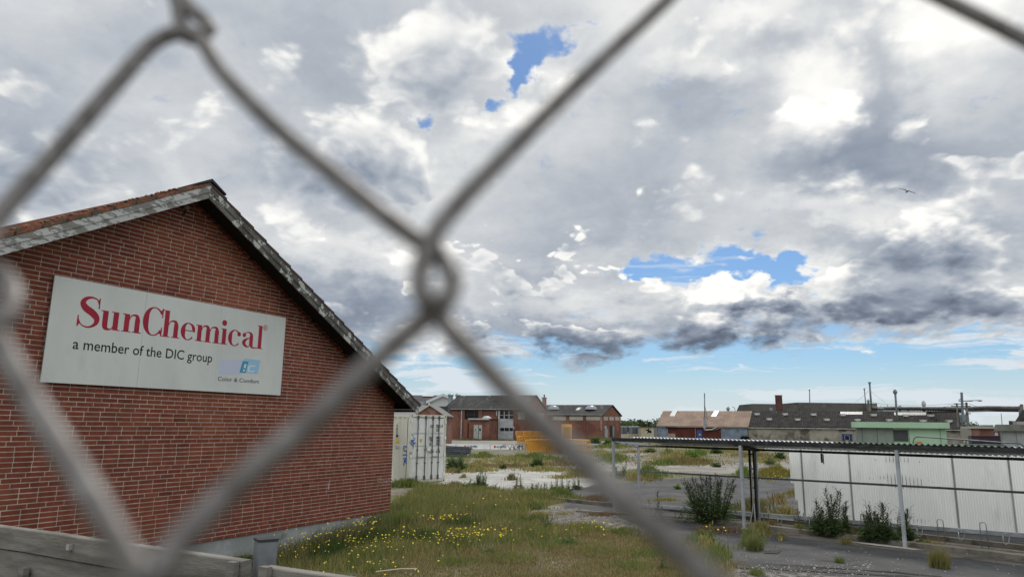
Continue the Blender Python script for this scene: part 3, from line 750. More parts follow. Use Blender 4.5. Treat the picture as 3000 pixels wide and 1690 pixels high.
# =================================================================== CONTAINER
c0 = on_z(1195.6, 1419); c1d = np.array([math.cos(math.radians(54)), math.sin(math.radians(54)), 0])
CPL = Plane(c0, c1d)
cw = 2.10
def T_c(u, w, z): q = CPL.p(u, w, z); return q
cm_ = mat('container_white', (.66, .66, .62), (.55, .55, .50), 1.2, stretch=(1, 1, .5), rough=.6, bump=.002, c3=(.27, .20, .11), s3=2.6, thr3=(.68, .76), dist=.5)
cm2 = mat('container_cream', (.62, .61, .52), (.48, .47, .39), 1.0, stretch=(1, 1, .4), rough=.65, c3=(.25, .17, .09), s3=2.2, thr3=(.64, .74), dist=.5)
rodm = mat('galvanised_rod', (.13, .13, .135), (.08, .08, .08), 8, rough=.5, metal=.4)
gask = mat('door_gasket', (.015, .015, .016), rough=.8)
cont = thing('shipping_container', 'white shipping container with blue graffiti beside the brick gable', 'container', tuple(T_c(cw / 2, -3, 0)))
CH_ = 2.62; CL = 6.06
mb = MB()                                            # side walls, corrugated, and end wall
def corr(mb, side_u, d):
    vs = []; n = 88
    for k in range(n + 1):
        w = -.16 - (CL - .32) * k / n; ph = k % 4; off = (0 if ph in (0, 1) else -.036) * d
        vs += [T_c(side_u + off, w, .16), T_c(side_u + off, w, CH_ - .10)]
    mb.add(vs, [(2 * k, 2 * k + 2, 2 * k + 3, 2 * k + 1) for k in range(n)])
corr(mb, .01, -1); corr(mb, cw - .01, 1)
mb.box(.06, cw - .06, -CL + .04, -CL + .06, .1, CH_ - .1, T_c)
mb.build('side_walls', cm2, cont)
mb = MB(); mb.box(.03, cw - .03, -CL + .03, -.05, CH_ - .09, CH_ - .02, T_c); mb.build('roof', cm2, cont)
mb = MB()
for u in (0, cw - .11):
    mb.box(u, u + .11, -.12, 0, .12, CH_ - .12, T_c); mb.box(u, u + .11, -CL, -CL + .12, .12, CH_ - .12, T_c)
for z in (.02, CH_ - .11): 
    mb.box(.12, cw - .12, -.10, -.004, z + .01, z + .13 if z < 1 else CH_ - .002, T_c)
    mb.box(.12, cw - .12, -CL + .004, -CL + .10, z + .01, z + .12, T_c)
for u in (.004, cw - .104):
    mb.box(u, u + .10, -CL + .16, -.16, CH_ - .11, CH_ - .004, T_c); mb.box(u, u + .10, -CL + .16, -.16, .03, .16, T_c)
mb.build('frame', cm2, cont)
for u in (-.006, cw - .166):
    for w in (.006, -CL + .17):
        for z in (0, CH_ - .118):
            mb = MB(); mb.box(u, u + .172, w - .17, w, z, z + .118, T_c); cs = mb.build('corner_casting', cm2, cont)
            mb = MB(); mb.prism([(u + .06, z + .03), (u + .11, z + .03), (u + .11, z + .09), (u + .06, z + .09)], w + .001, w + .004, T_c); mb.build('slot', gask, cs)
for k in (0, 1):
    a, b = (.115, cw / 2 - .008) if k == 0 else (cw / 2 + .008, cw - .115)
    mb = MB(); mb.box(a, b, -.045, -.012, .16, CH_ - .13, T_c)
    # raised fields between recessed strips
    zz_ = [.24, .98, 1.12, 1.72, 1.84, 2.30]
    for za, zb in ((.26, .93), (.99, 1.38), (1.44, 1.86), (1.92, 2.40)):
        mb.box(a + .05, b - .05, -.0118, -.006, za, zb, T_c)
    dr = mb.build('door', cm_, cont)
    for za in (.935, 1.385, 1.865):
        mb = MB(); mb.box(a + .06, b - .06, -.0115, -.0075, za + .004, za + .050, T_c); mb.build('door_recess', mat('recess_grey', (.42, .42, .39)), dr)
    for f_ in (.32, .80) if k == 0 else (.22, .62):
        u = a + (b - a) * f_
        mb = MB(); mb.tube([T_c(u, .030, .12), T_c(u, .030, CH_ - .08)], .017, 8); rod = mb.build('lock_rod', rodm, dr)
        for z, h_ in ((.14, .16), (CH_ - .20, .16), (.75, .04), (1.25, .04)):
            mb = MB(); mb.box(u - .032, u + .032, .008, .052, z, z + h_, T_c); mb.build('rod_keeper', rodm, rod)
        mb = MB(); mb.tube([T_c(u, .05, 1.02), T_c(u - .10 if f_ > .5 else u + .10, .055, .99), T_c(u - .26 if f_ > .5 else u + .26, .05, 1.0)], .012, 6); mb.build('handle', rodm, dr)
    for z in (.24, .98, 1.66, 2.28):
        mb = MB(); x_ = .02 if k == 0 else cw - .13
        mb.box(x_, x_ + .11, .004, .030, z, z + .12, T_c); mb.build('hinge', cm_, dr)
mb = MB(); mb.box(.10, cw - .10, -.058, -.050, .14, CH_ - .11, T_c); mb.build('gasket', gask, cont)
mb = MB(); mb.box(cw / 2 - .10, cw / 2 + .07, .010, .055, 1.22, 1.37, T_c); mb.build('lock_box', mat('lock_box_white', (.62, .62, .60), rough=.5), cont)
ink = mat('stencil_ink', (.012, .012, .014), rough=.7)
bp = mat('blue_spray', (.03, .10, .33), (.06, .16, .40), 12, rough=.6)
for body, px0, px1, pyb, hgt in (('CAIU', 1261, 1271, 1252, .12), ('720011 0', 1277.5, 1297.5, 1252, .12), ('22G1', 1278.5, 1287, 1263, .12), ('M.G.W', 1258.5, 1270, 1285, .10), ('TARE', 1258.5, 1267, 1293, .10), ('NET', 1258.5, 1264.5, 1303.5, .10),
                                 ('30480 KG', 1278, 1290.5, 1285, .10), ('2200 KG', 1278, 1290, 1294, .10), ('28280 KG', 1278, 1290, 1303, .10), ('CU.CAP', 1257, 1271, 1327, .10), ('33.1 CU.M', 1277, 1289, 1326, .10)):
    ua, zb = CPL.uv(px0, pyb, .008); ub, _ = CPL.uv(px1, pyb, .008)
    text_on('stencil_lettering', body, CPL, .0078, ua, ub, zb, hgt, ink, cont, bold=.02)
mb = MB()
for pts in ([(1203, 1302), (1217, 1281)], [(1199, 1293), (1208, 1304), (1217, 1294)], [(1205, 1279), (1211, 1296), (1218, 1300)], [(1212, 1279), (1204, 1291), (1212, 1297)], [(1211, 1296), (1210, 1314)], [(1207, 1269), (1207, 1274), (1211, 1274)], [(1203, 1294), (1215, 1288)]):
    stroke(mb, pts, .014, .0078, CPL)
mb.build('graffiti', bp, cont)
tri_ = mat('warning_yellow', (.62, .36, .02), rough=.5)
mb = MB(); q = [CPL.uv(*p, .008) for p in ((1229.5, 1286), (1238, 1285), (1233.5, 1298))]; mb.prism(q, .0078, .0094, T_c); mb.build('warning_triangle', tri_, cont)
mb = MB(); q = CPL.uv(1232, 1250, .008); mb.prism([(q[0] + .055 * math.cos(t / 16 * 6.283), q[1] + .10 * math.sin(t / 16 * 6.283)) for t in range(16)], .0078, .009, T_c); mb.build('round_sticker', mat('sticker_white', (.7, .7, .68), rough=.5), cont)
mb = MB(); q0, q1 = CPL.uv(1199, 1341, .008), CPL.uv(1208, 1323, .008); mb.prism([(q0[0], q0[1]), (q1[0], q0[1]), (q1[0], q1[1]), (q0[0], q1[1])], .0078, .0094, T_c); mb.build('data_plate', mat('plate_grey', (.22, .22, .21), (.35, .35, .33), 40, rough=.5), cont)
# marks on the long side near the corner
CSD = Plane(c0, -CPL.n)
sgn_ = 1 if CSD.n @ (CAM - CSD.o) > 0 else -1
mb = MB()
for pts in ([(1191, 1308), (1184, 1306), (1182, 1315), (1185, 1321), (1192, 1319)], [(1180, 1332), (1193, 1331)], [(1181, 1343), (1192, 1341)], [(1192, 1345), (1184, 1349), (1192, 1356)], [(1186, 1345), (1183, 1362)]):
    stroke(mb, pts, .024, .012, CSD)
mb.build('graffiti', bp, cont)
for (y0, y1, c) in ((1283, 1296, tri_), (1305, 1313, mat('grey_stencil', (.18, .18, .17), (.45, .45, .42), 30, rough=.7))):
    a0, b1 = CSD.uv(1158, y1, .012), CSD.uv(1166, y0, .012); mb = MB(); mb.prism([(a0[0], a0[1]), (b1[0], a0[1]), (b1[0], b1[1]), (a0[0], b1[1])], .012, .014, CSD.p); mb.build('label_plate', c, cont)
for k, ch in enumerate('722G1'):
    y = 1250 + k * 7.4; a0, b1 = CSD.uv(1160, y, .012), CSD.uv(1166, y, .012)
    text_on('stencil_lettering', ch, CSD, .012, min(a0[0], b1[0]), max(a0[0], b1[0]), a0[1], .09, ink, cont)

# =================================================================== BICYCLE SHELTER
p3 = np.array([5.3485, 16.7285, 0]); p5 = np.array([7.6752, 14.3030, 0])
SH = Plane(p3, p5 - p3)               # u along the front edge, w towards the camera
def T_s(u, w, z): return SH.p(u, w, z)
sh = thing('bicycle_shelter', 'low open steel shelter with corrugated roof and wheel stands', 'shelter', tuple(T_s(0, -.6, 0)))
gs = mat('shelter_steel', (.42, .445, .465), (.31, .33, .345), 2.5, rough=.5, metal=.25, c3=(.52, .54, .56), s3=8, thr3=(.55, .75))
gsd = mat('shelter_beam_steel', (.05, .051, .05), (.03, .03, .03), 3, stretch=(1, 1, 3), rough=.7, metal=.2, c3=(.085, .085, .08), s3=6, thr3=(.55, .7))
R_ = 7.6
for u, w in ((-3.71, 0), (0, 0), (3.357, 0), (6.7, 0)):
    mb = MB(); mb.box(u - .03, u + .03, -.03, .03, .0, 1.85, T_s); o = mb.build('post', gs, sh)
    mb = MB(); mb.box(u - .07, u + .07, -.07, .07, .002, .012, T_s); mb.build('foot_plate', gs, o)
for u, w in ((-3.84, -1.3), (-.31, -1.3)):
    mb = MB(); mb.box(u - .03, u + .03, w - .03, w + .03, 0, 1.70, T_s); o = mb.build('post', gs, sh)
mb = MB(); mb.box(-3.74, R_, -.045, .035, 1.855, 1.945, T_s); mb.build('front_beam', gsd, sh)
mb = MB(); mb.box(-3.74, R_, .036, .042, 1.90, 1.95, T_s); mb.build('gutter_edge', gsd, sh)
def rail(z0_, z1_, w, h, name, m_, t=.045):
    mb = MB(); a, b = T_s(-3.84, w, z0_), T_s(R_, w, z1_); mb.bar(a, b, t, h); mb.build(name, m_, sh)
rail(1.725, 1.715, -1.3, .055, 'rear_beam', gsd)
rail(1.015, 1.115, -1.345, .045, 'rail', mat('rail_grey', (.17, .18, .185), (.11, .115, .12), 3, rough=.6, metal=.2), .03)
rail(.10, .36, -1.345, .08, 'rail', gs, .035)
for u in (-3.74, -.15):
    mb = MB(); mb.bar(T_s(u, 0, 1.88), T_s(u - .1, -1.3, 1.715), .05, .07); mb.build('cross_beam', gs if u < -1 else gsd, sh)
for k in range(3):
    mb = MB(); w = -.32 - k * .33; zz = 1.885 - .17 * (-w / 1.3)
    mb.bar(T_s(-3.79, w, zz), T_s(-3.0, w, zz), .04, .03); mb.build('purlin', gs, sh)
# corrugated roof sheets
def corr_sheet(mb, T, u0, u1, wa, wb, za, zb, pitch, amp, th=.0):
    n = int((u1 - u0) / pitch * 8); top = []
    for k in range(n + 1):
        u = u0 + (u1 - u0) * k / n; h = amp * math.sin(2 * math.pi * (u - u0) / pitch)
        top += [T(u, wa, za + h), T(u, wb, zb + h)]
    mb.add(top, [(2 * k, 2 * k + 2, 2 * k + 3, 2 * k + 1) for k in range(n)])
rs = mat('roof_sheet', (.86, .87, .88), (.74, .76, .77), 2.0, rough=.3, metal=.1, c3=(.40, .40, .37), s3=6, thr3=(.6, .75))
rs2 = mat('clear_green_sheet', (.20, .27, .20), (.14, .18, .13), 4, rough=.4)
uu = -3.05
while uu < R_:
    mb = MB(); L = 1.05
    corr_sheet(mb, T_s, uu, min(uu + L, R_), .06, -1.42, 1.975, 1.775, .105, .019)
    o = mb.build('roof_sheet', rs2 if 2.1 < uu < 4.4 else rs, sh, smooth=True)
    so = o.modifiers.new('thick', 'SOLIDIFY'); so.thickness = .003
    uu += 1.04
# black double post with pale pipes
uq = SH.uv(2204, 1400, -1.17)[0]
mb = MB()
for du in (-.055, .055): mb.box(uq + du - .022, uq + du + .022, -1.22, -1.17, 0, 1.72, T_s)
for z in (.35, .8, 1.25, 1.6): mb.box(uq - .033, uq + .033, -1.205, -1.185, z, z + .03, T_s)
mb.build('black_double_post', mat('black_paint', (.012, .012, .013), rough=.5), sh)
mb = MB()
mb.tube([T_s(uq, -1.15, 1.35), T_s(uq, -1.15, .42), T_s(uq - .03, -1.12, .2), T_s(uq - .07, -1.1, .02)], .014, 6)
mb.tube([T_s(uq + .02, -1.15, .45), T_s(uq + .05, -1.10, .25), T_s(uq + .06, -1.1, .02)], .014, 6)
mb.build('pipe', mat('pale_pipe', (.42, .41, .38), rough=.6), sh)
# wheel stands on the lower rail
wire_s = mat('stand_wire', (.36, .36, .35), (.24, .24, .23), 10, rough=.45, metal=.5)
def zr(u): return .10 + .26 * (u + 3.84) / (R_ + 3.84)
def stand(u, tall):
    mb = MB(); z = zr(u)
    if tall: pts = [(-.055, -1.26, -.05 - 0 * z), (-.055, -1.26, z + .16), (-.035, -1.26, z + .19), (.035, -1.26, z + .19), (.055, -1.26, z + .16), (.055, -1.26, -.05)]
    else: pts = [(-.05, -1.22, z - .02), (-.045, -1.16, z - .13), (0, -1.12, z - .17), (.045, -1.16, z - .13), (.05, -1.22, z - .02), (.03, -1.24, z + .02), (-.03, -1.24, z + .02), (-.05, -1.22, z - .02)]
    mb.tube([T_s(u + a, w, max(zz, .0)) for a, w, zz in pts], .009, 6); return mb.build('wheel_stand', wire_s, sh, smooth=True)
for k in range(16):
    u = -.10 + k * .375
    stand(u, k % 2 == 0)
grid_sheet('concrete_strip', [tuple(T_s(u, w, 0)[:2]) for u, w in ((-.6, .42), (9, .42), (9, -1.45), (-.6, -1.45))], .007, mat('stained_strip', (.15, .13, .105), (.10, .09, .075), 1.2, rough=.95, c3=(.06, .055, .045), s3=2.5, thr3=(.5, .65), bump=.004), .5, .05, 13)
# hook and pull tag under the roof edge
uk, zk = SH.uv(2406, 1318)
tg = thing('hanging_hook', 'dark hook with a tag hanging from the shelter roof edge', 'hook', T_s(uk, 0.0, zk))
mb = MB(); mb.tube([T_s(uk, .0, 1.853), T_s(uk, .0, zk - .05)], .005, 6); mb.dome(T_s(uk, 0, zk + .0), .028, .028, .02, 8, 3); mb.build('cord', gask, tg)
mb = MB(); mb.box(uk - .020, uk + .016, -.012, .012, zk - .26, zk - .07, T_s); mb.box(uk + .018, uk + .034, -.02, -.012, zk - .29, zk - .08, T_s); mb.build('tag', gask, tg)
# concrete strip and kerbs
def strip(name, m_, pl, ua, ub, wa, wb, za, zb):
    mb = MB(); mb.box(ua, ub, wb, wa, za, zb, pl.p); return struct(mb.build(name, m_))
kerbm = mat('kerb_concrete', (.20, .18, .15), (.14, .125, .10), 2, rough=.95, bump=.005, c3=(.09, .08, .055), s3=4, thr3=(.5, .66))
strip('kerb', kerbm, SH, -.9, 9.0, -.22, -.42, -.05, .085)
strip('kerb', kerbm, SH, -3.9, 9.0, -1.50, -1.60, -.05, .10)
q0, q1 = on_z(1622, 1466), on_z(1800, 1484); KP = Plane(q0, q1 - q0); strip('kerb', kerbm, KP, 0, np.linalg.norm((q1 - q0)[:2]), .05, -.05, -.05, .10)
q0, q1 = on_z(1690, 1499), on_z(2045, 1521); KP = Plane(q0, q1 - q0); strip('kerb', kerbm, KP, 0, np.linalg.norm((q1 - q0)[:2]), .05, -.05, -.05, .05)
mb = MB(); q = T_s(3.15, .13, 0)
grid_sheet('kerb_mortar', [tuple(T_s(u, w, 0)[:2]) for u, w in ((2.3, .12), (2.9, .20), (3.5, .16), (3.75, .05), (3.2, -.02), (2.6, .02))], .016, mat('pale_mortar', (.45, .42, .36), rough=.95), .1, .02, 12)

# =================================================================== WHITE CORRUGATED WALL
WW = Plane((7.13, 18.09), (.866, -.5))
ww = thing('corrugated_wall', 'white corrugated sheet wall with dark mould streaks behind the shelter', 'wall', WW.p(1.5, 0, 0))
wm = mat('white_sheet', (.80, .81, .77), (.72, .73, .69), 1.4, stretch=(1, 1, .3), rough=.6, c3=(.50, .51, .45), s3=2.2, thr3=(.55, .8), sub=.3)
seams = [WW.uv(x, 1400)[0] for x in (2352, 2492, 2635, 2795, 2960)]
edges = [WW.uv(2313, 1350)[0]] + seams + [seams[-1] + 1.15, seams[-1] + 2.3]
ZT = 1.77
for a, b in zip(edges, edges[1:]):
    if b - a < .05: continue
    mb = MB(); n = int((b - a) / .052 * 6)
    vs = []
    for k in range(n + 1):
        u = a + (b - a) * k / n; h = -.012 * max(0.0, math.cos(2 * math.pi * u / .052)) ** 3
        lo = .06
        if u - edges[0] < .14: lo = .06 + (.85 if u - edges[0] < .07 else .45)
        vs += [WW.p(u, h, lo), WW.p(u, h, ZT)]
    mb.add(vs, [(2 * k, 2 * k + 2, 2 * k + 3, 2 * k + 1) for k in range(n)]); mb.build('sheet', wm, ww, smooth=True)
# sheet behind that reaches further left under the roof edge
ul = WW.uv(2240, 1312)[0]; e0_ = edges[0]
mb = MB(); n = int((e0_ - ul) / .052 * 6); vs = []
for k in range(n + 1):
    u = ul + (e0_ - ul) * k / n; h = -.012 * max(0.0, math.cos(2 * math.pi * u / .052)) ** 3 - .02; vs += [WW.p(u, h, 1.66), WW.p(u, h, ZT)]
mb.add(vs, [(2 * k, 2 * k + 2, 2 * k + 3, 2 * k + 1) for k in range(n)]); mb.build('sheet', wm, ww, smooth=True)
dk = mat('seam_strip', (.34, .34, .31), (.22, .22, .20), 3, stretch=(1, 1, .5), rough=.7)
for s_ in seams:
    mb = MB(); mb.box(s_ - .022, s_ + .018, .012, .018, .03, ZT - .01, WW.p); mb.build('seam_strip', dk, ww)
mb = MB(); mb.box(-.1, edges[-1], -.10, -.03, -.05, .10, WW.p); mb.build('base_plinth', mat('dark_plinth', (.10, .098, .09), (.06, .06, .055), 3, rough=.95), ww)
mould = mat('mould', (.09, .09, .07), (.20, .20, .17), 14, rough=.9)
rr_ = random.Random(9); mb = MB()
for (cx, y0, y1, spread, num, ln) in ((2640, 1402, 1418, 75, 46, 22), (2630, 1350, 1356, 55, 10, 26), (2650, 1425, 1430, 60, 16, 22), (2660, 1520, 1528, 60, 22, 14)):
    for _ in range(num * 2):
        x = cx + rr_.gauss(0, spread * .5); yb = rr_.uniform(y0, y1) + (x - 2640) * .06; l = rr_.uniform(.3, 1) * ln * (1 - min(.7, abs(x - cx) / (spread * 1.6)))
        (u, zb_), zt_ = WW.uv(x, yb), WW.uv(x, yb - l)[1]; u = round(u / .076) * .076 - .019; wd = rr_.uniform(.003, .007)
        mb.prism([(u - wd, zb_), (u + wd * .8, zb_), (u + .2 * wd, zt_), (u - .3 * wd, zt_)], .004, .0125, WW.p)
mb.build('mould_streaks', mould, ww)

# =================================================================== FAR BUILDINGS
brick_far = mat('old_red_brick', (.215, .095, .063), (.14, .065, .047), .35, rough=.9, bump=.01, bscale=6, c3=(.28, .16, .12), s3=.5, thr3=(.55, .70), dist=.8)
slate = mat('black_roofing', (.022, .022, .023), (.036, .035, .033), .25, stretch=(2.5, .5, .5), rough=.9, thr=(.4, .6), c3=(.07, .067, .06), s3=.45, thr3=(.56, .68))
dark_in = mat('dark_interior', (.008, .008, .009), rough=.6)
whitep = mat('weathered_white_paint', (.46, .46, .43), (.34, .34, .31), 1.5, rough=.7)
greyp = mat('grey_metal', (.30, .32, .34), (.22, .235, .25), 1.5, rough=.5, metal=.3)
glass_far = mat('dusty_glass', (.05, .055, .06), (.10, .105, .105), 2, rough=.25)
board_pale = mat('pale_boarding', (.42, .43, .36), (.33, .34, .28), 1.5, rough=.8)
def solve_u(pl, xpx, y=1245):     # distance along a plane for a picture column
    return pl.uv(xpx, y)[0]
class Hall:
    """long gabled hall given by its front corner, front direction, length, depth, eaves and ridge height"""
    def __init__(s, label, cat, K, ang, L, D, ze, zr, group=None, wallm=brick_far, roofm=slate, name='brick_hall', oh=.25, parapet=False):
        s.pl = Plane(K, (-math.cos(ang), math.sin(ang))); s.K = K
        s.L, s.D, s.ze, s.zr = L, D, ze, zr
        s.t = thing(name, label, cat, s.pl.p(L / 2, -D / 2, 0), group)
        p = s.pl.p
        mb = MB(); mb.add([p(u, w, z) for u in (0, L) for w, z in ((0, -.2), (0, ze), (-D / 2, zr - .02), (-D, ze), (-D, -.2))],
                          [(0, 1, 2, 3, 4), (9, 8, 7, 6, 5), (0, 5, 6, 1), (4, 3, 8, 9), (1, 6, 7, 2), (2, 7, 8, 3)]); s.wall = mb.build('wall', wallm, s.t)
        sl = (zr - ze) / (D / 2)
        mb = MB()
        for sg in (0, 1):
            w0 = oh if sg == 0 else -D - oh
            z0_ = ze - sl * oh
            q = [p(-oh, w0, z0_ + .02), p(L + oh, w0, z0_ + .02), p(L + oh, -D / 2, zr + .02), p(-oh, -D / 2, zr + .02)]
            q2 = [(a, b, c + .14) for a, b, c in q]; mb.hexa(q + q2)
        s.roof = mb.build('roof', roofm, s.t)
    def on(s, name, x0, y0, x1, y1, m, w0=0.003, w1=.05, parent=None, W=0.0):
        (ua, za), (ub, zb) = s.pl.uv(x0, y1, W), s.pl.uv(x1, y0, W)
        mb = MB(); mb.box(min(ua, ub), max(ua, ub), W + w0, W + w1, za, zb, s.pl.p); return mb.build(name, m, parent or s.t)
    def roofpt(s, x, y):   # point on the front roof slope for a picture point
        sl = (s.zr - s.ze) / (s.D / 2); n3 = s.pl.n * sl + np.array([0, 0, 1.0]); o = s.pl.o + np.array([0, 0, s.ze + .16]); d = ray(x, y)
        return CAM + d * (((o - CAM) @ n3) / (d @ n3))


# ---- hall 1: the long brick hall with the roller door
A22 = math.radians(22)
h1 = Hall('long red brick hall with patched black roof and a pale roller door', 'hall', at_y(1532, 1288, 108.0), A22, 13.35, 10.8, 4.55, 6.82)
o = h1
g_w = h1.on('window', 1361, 1203, 1401, 1227, dark_in, .004, .02)
mb = MB()
for k in range(1, 4):
    (ua, za), (ub, zb) = o.pl.uv(1361, 1227), o.pl.uv(1401, 1203); u = ua + (ub - ua) * k / 4
    if k != 2: mb.box(min(u, u + .05), max(u, u + .05), .022, .05, za, zb, o.pl.p)
mb.box(min(ua, ub), max(ua, ub), .052, .07, (za + zb) / 2, (za + zb) / 2 + .05, o.pl.p)
mb.build('glazing_bar', mat('dark_bar', (.05, .05, .045), rough=.6), g_w)
h1.on('gutter', 1300, 1199.5, 1531, 1197.5, whitep, .26, .36)
d1 = h1.on('downpipe', 1352, 1285, 1354, 1200, whitep, .03, .14)
h1.on('downpipe', 1454.8, 1218, 1456.8, 1200, whitep, .03, .14)
rd = h1.on('roller_door', 1464.5, 1287, 1503.5, 1226, mat('roller_white', (.44, .45, .45), (.36, .37, .37), 2, rough=.6), .004, .03)
for q in ((1465, 1226, 1503, 1203),):
    f_ = h1.on('window', 1465, 1226, 1503, 1203, dark_in, .004, .02)
    for x0, x1 in ((1476.5, 1478.5), (1490.5, 1492.5)): h1.on('glazing_bar', x0, 1226, x1, 1204, whitep, .022, .05, f_)
    h1.on('glazing_bar', 1465, 1216.5, 1503, 1214.8, whitep, .052, .06, f_)
for x0, x1 in ((1466, 1477.5), (1479, 1491), (1493, 1503)): h1.on('door_window', x0, 1262, x1, 1252.5, dark_in, .034, .045, rd)
mb = MB()
for k in range(17):
    y = 1227 + k * 3.6
    if 1251 < y < 1263: continue
    (ua, za), (ub, zb) = h1.pl.uv(1465, y), h1.pl.uv(1503, y); mb.box(min(ua, ub), max(ua, ub), .031, .036, za - .015, za + .01, h1.pl.p)
mb.build('panel_joint', mat('joint_grey', (.16, .165, .17), rough=.7), rd)
h1.on('door_post', 1460.5, 1287, 1464, 1203, whitep, .004, .12)
h1.on('notice', 1504, 1255, 1506.8, 1249, whitep, .004, .03); h1.on('notice', 1505.5, 1259, 1509.5, 1256, mat('notice_red', (.35, .04, .04)), .004, .03)
h1.on('boarded_window', 1517, 1228, 1538, 1207, board_pale, .004, .03)
for x in (1313, 1358, 1409, 1512): h1.on('pier', x - 3, 1287, x + 3, 1201, brick_far, .004, .16)
# windows of the gable end that looks right
GE = Plane(h1.pl.p(0, 0, 0), (math.sin(A22), math.cos(A22)))
def on_plane_box(pl, name, x0, y0, x1, y1, m, w0, w1, parent):
    (ua, za), (ub, zb) = pl.uv(x0, y1), pl.uv(x1, y0); mb = MB(); mb.box(min(ua, ub), max(ua, ub), w0, w1, za, zb, pl.p); return mb.build(name, m, parent)
on_plane_box(GE, 'boarded_window', 1570, 1231, 1592, 1209, board_pale, .004, .03, h1.t)
# patches and lichen stripes on the roof
felt_ = mat('new_felt', (.028, .028, .03), rough=.9)
rp = random.Random(4); mb = MB()
for x0, y0, x1, y1 in ((1410, 1186, 1440, 1174), (1438, 1178, 1462, 1172), (1440, 1184, 1470, 1174)):
    q = [h1.roofpt(x0, y0), h1.roofpt(x1 - 6, y0), h1.roofpt(x1, y1), h1.roofpt(x0 + 6, y1)]; mb = MB(); mb.add([tuple(a + np.array([0, 0, .02])) for a in q], [(0, 1, 2, 3)]); mb.build('roof_patch', felt_, h1.roof)
mb = MB()
for k in range(26):
    x = rp.uniform(1320, 1520); y = rp.uniform(1168, 1186); l = rp.uniform(8, 24); w = rp.uniform(.5, 2.2)
    q = [h1.roofpt(x, y), h1.roofpt(x + w, y), h1.roofpt(x + w - l * .55 * 1.1, y + l * .45), h1.roofpt(x - l * .55 * 1.1, y + l * .45)]
    mb.add([tuple(a + np.array([0, 0, .025 + k * .001])) for a in q], [(0, 1, 2, 3)])
mb.build('lichen_streaks', mat('lichen_streak', (.15, .145, .13), (.08, .08, .075), 1.5, rough=.95), h1.roof)
# annex with a flat roof in front of hall 1
up = h1.pl
AW = 3.4
AP = Plane(up.p(0, AW, 0), up.d)
(ua, _), (ub, _) = AP.uv(1431, 1286), AP.uv(1358, 1286)
ax = thing('flat_roofed_annex', 'low brick annex with grey double door and flat roof against the long hall', 'outbuilding', up.p((ua + ub) / 2, AW / 2, 0))
zt = AP.uv(1400, 1226)[1]
mb = MB(); mb.box(ua, ub, .18, AW, -.1, zt - .1, up.p); mb.build('wall', brick_far, ax)
mb = MB(); mb.box(ua - .2, ub - .9, .18, AW + .3, zt - .09, zt + .02, up.p); mb.build('roof', mat('felt_roof', (.04, .04, .042), rough=.9), ax)
mb = MB(); mb.box(ua - .22, ub - .87, AW + .302, AW + .36, zt - .16, zt + .06, up.p); mb.build('fascia', mat('pale_fascia', (.38, .40, .41), rough=.6), ax)
mb = MB(); u_ = AP.uv(1414, 1222)[0]; mb.dome(up.p(u_, AW * .55, zt + .02), .75, .75, .42, 12, 4); mb.build('roof_dome', mat('dome_white', (.42, .42, .39), rough=.4), ax, smooth=True)
dd_ = on_plane_box(AP, 'door', 1388.5, 1286, 1411.5, 1244, mat('pale_green_door', (.44, .46, .42), (.34, .36, .32), 3, rough=.7, c3=(.30, .16, .09), s3=5, thr3=(.64, .7)), .003, .05, ax)
on_plane_box(AP, 'door_joint', 1402, 1286, 1402.6, 1245, dark_in, .051, .056, dd_)
on_plane_box(AP, 'door_window', 1404.5, 1262, 1409, 1254, dark_in, .052, .06, dd_)
on_plane_box(AP, 'vent_grille', 1392, 1260, 1394.3, 1256, mat('rust', (.20, .07, .04)), .052, .06, dd_); 
on_plane_box(AP, 'slot_opening', 1370, 1283, 1372.5, 1239, dark_in, .003, .01, ax)
# meter box on the hall
mbx = thing('meter_box', 'small grey meter box on the corner of the brick hall beside the container', 'box', tuple(at_y(1307, 1278, 104)))
mb = MB(); q = at_y(1307, 1278, 104.0); mb.box(q[0] - .12, q[0] + .14, 103.9, 104.2, q[2], q[2] + .55); mb.build('case', greyp, mbx)
mb = MB(); mb.box(q[0] - .10, q[0] + .12, 103.87, 103.899, q[2] + .03, q[2] + .5); mb.build('lid', whitep, mbx)

# ---- hall 2
A25 = math.radians(25)
h2 = Hall('smaller red brick hall with dome rooflights and an open dark doorway', 'hall', at_y(1766, 1286, 125.0), A25, 15.0, 11.3, 4.15, 5.95)
h2.on('gutter', 1600, 1215.5, 1767, 1213.5, whitep, .26, .36)
h2.on('downpipe', 1760.5, 1260, 1762.5, 1216, whitep, .03, .14)
for x0, x1 in ((1620, 1658), (1668, 1708), (1717, 1758)): h2.on('boarded_window', x0, 1230.5, x1, 1219, board_pale, .004, .03)
for x in (1664, 1713): h2.on('pier', x - 3, 1285, x + 3, 1217, brick_far, .004, .14)
GE2 = Plane(h2.pl.p(0, 0, 0), (math.sin(A25), math.cos(A25)))
for x0, x1 in ((1768.5, 1781), (1785, 1798), (1802, 1814.5)): on_plane_box(GE2, 'boarded_window', x0, 1231, x1, 1220, board_pale, .004, .03, h2.t)
d2 = on_plane_box(GE2, 'doorway', 1786, 1279, 1799, 1247, dark_in, .004, .02, h2.t)
on_plane_box(GE2, 'door', 1793.8, 1279, 1798.5, 1248, greyp, .022, .06, d2)
on_plane_box(GE2, 'side_door', 1771, 1281, 1780, 1256, mat('grey_door', (.30, .31, .30), rough=.7), .004, .05, h2.t)
on_plane_box(GE2, 'wall_light', 1770, 1256, 1772.5, 1247, whitep, .03, .3, h2.t)
for x, y in ((1622, 1199), (1732, 1199)):
    q = h2.roofpt(x, y); mb = MB(); mb.dome(tuple(q), 1.1, 1.1, .75, 12, 4); mb.build('roof_dome', mat('dome_glass', (.27, .29, .31), rough=.25), h2.roof, smooth=True)
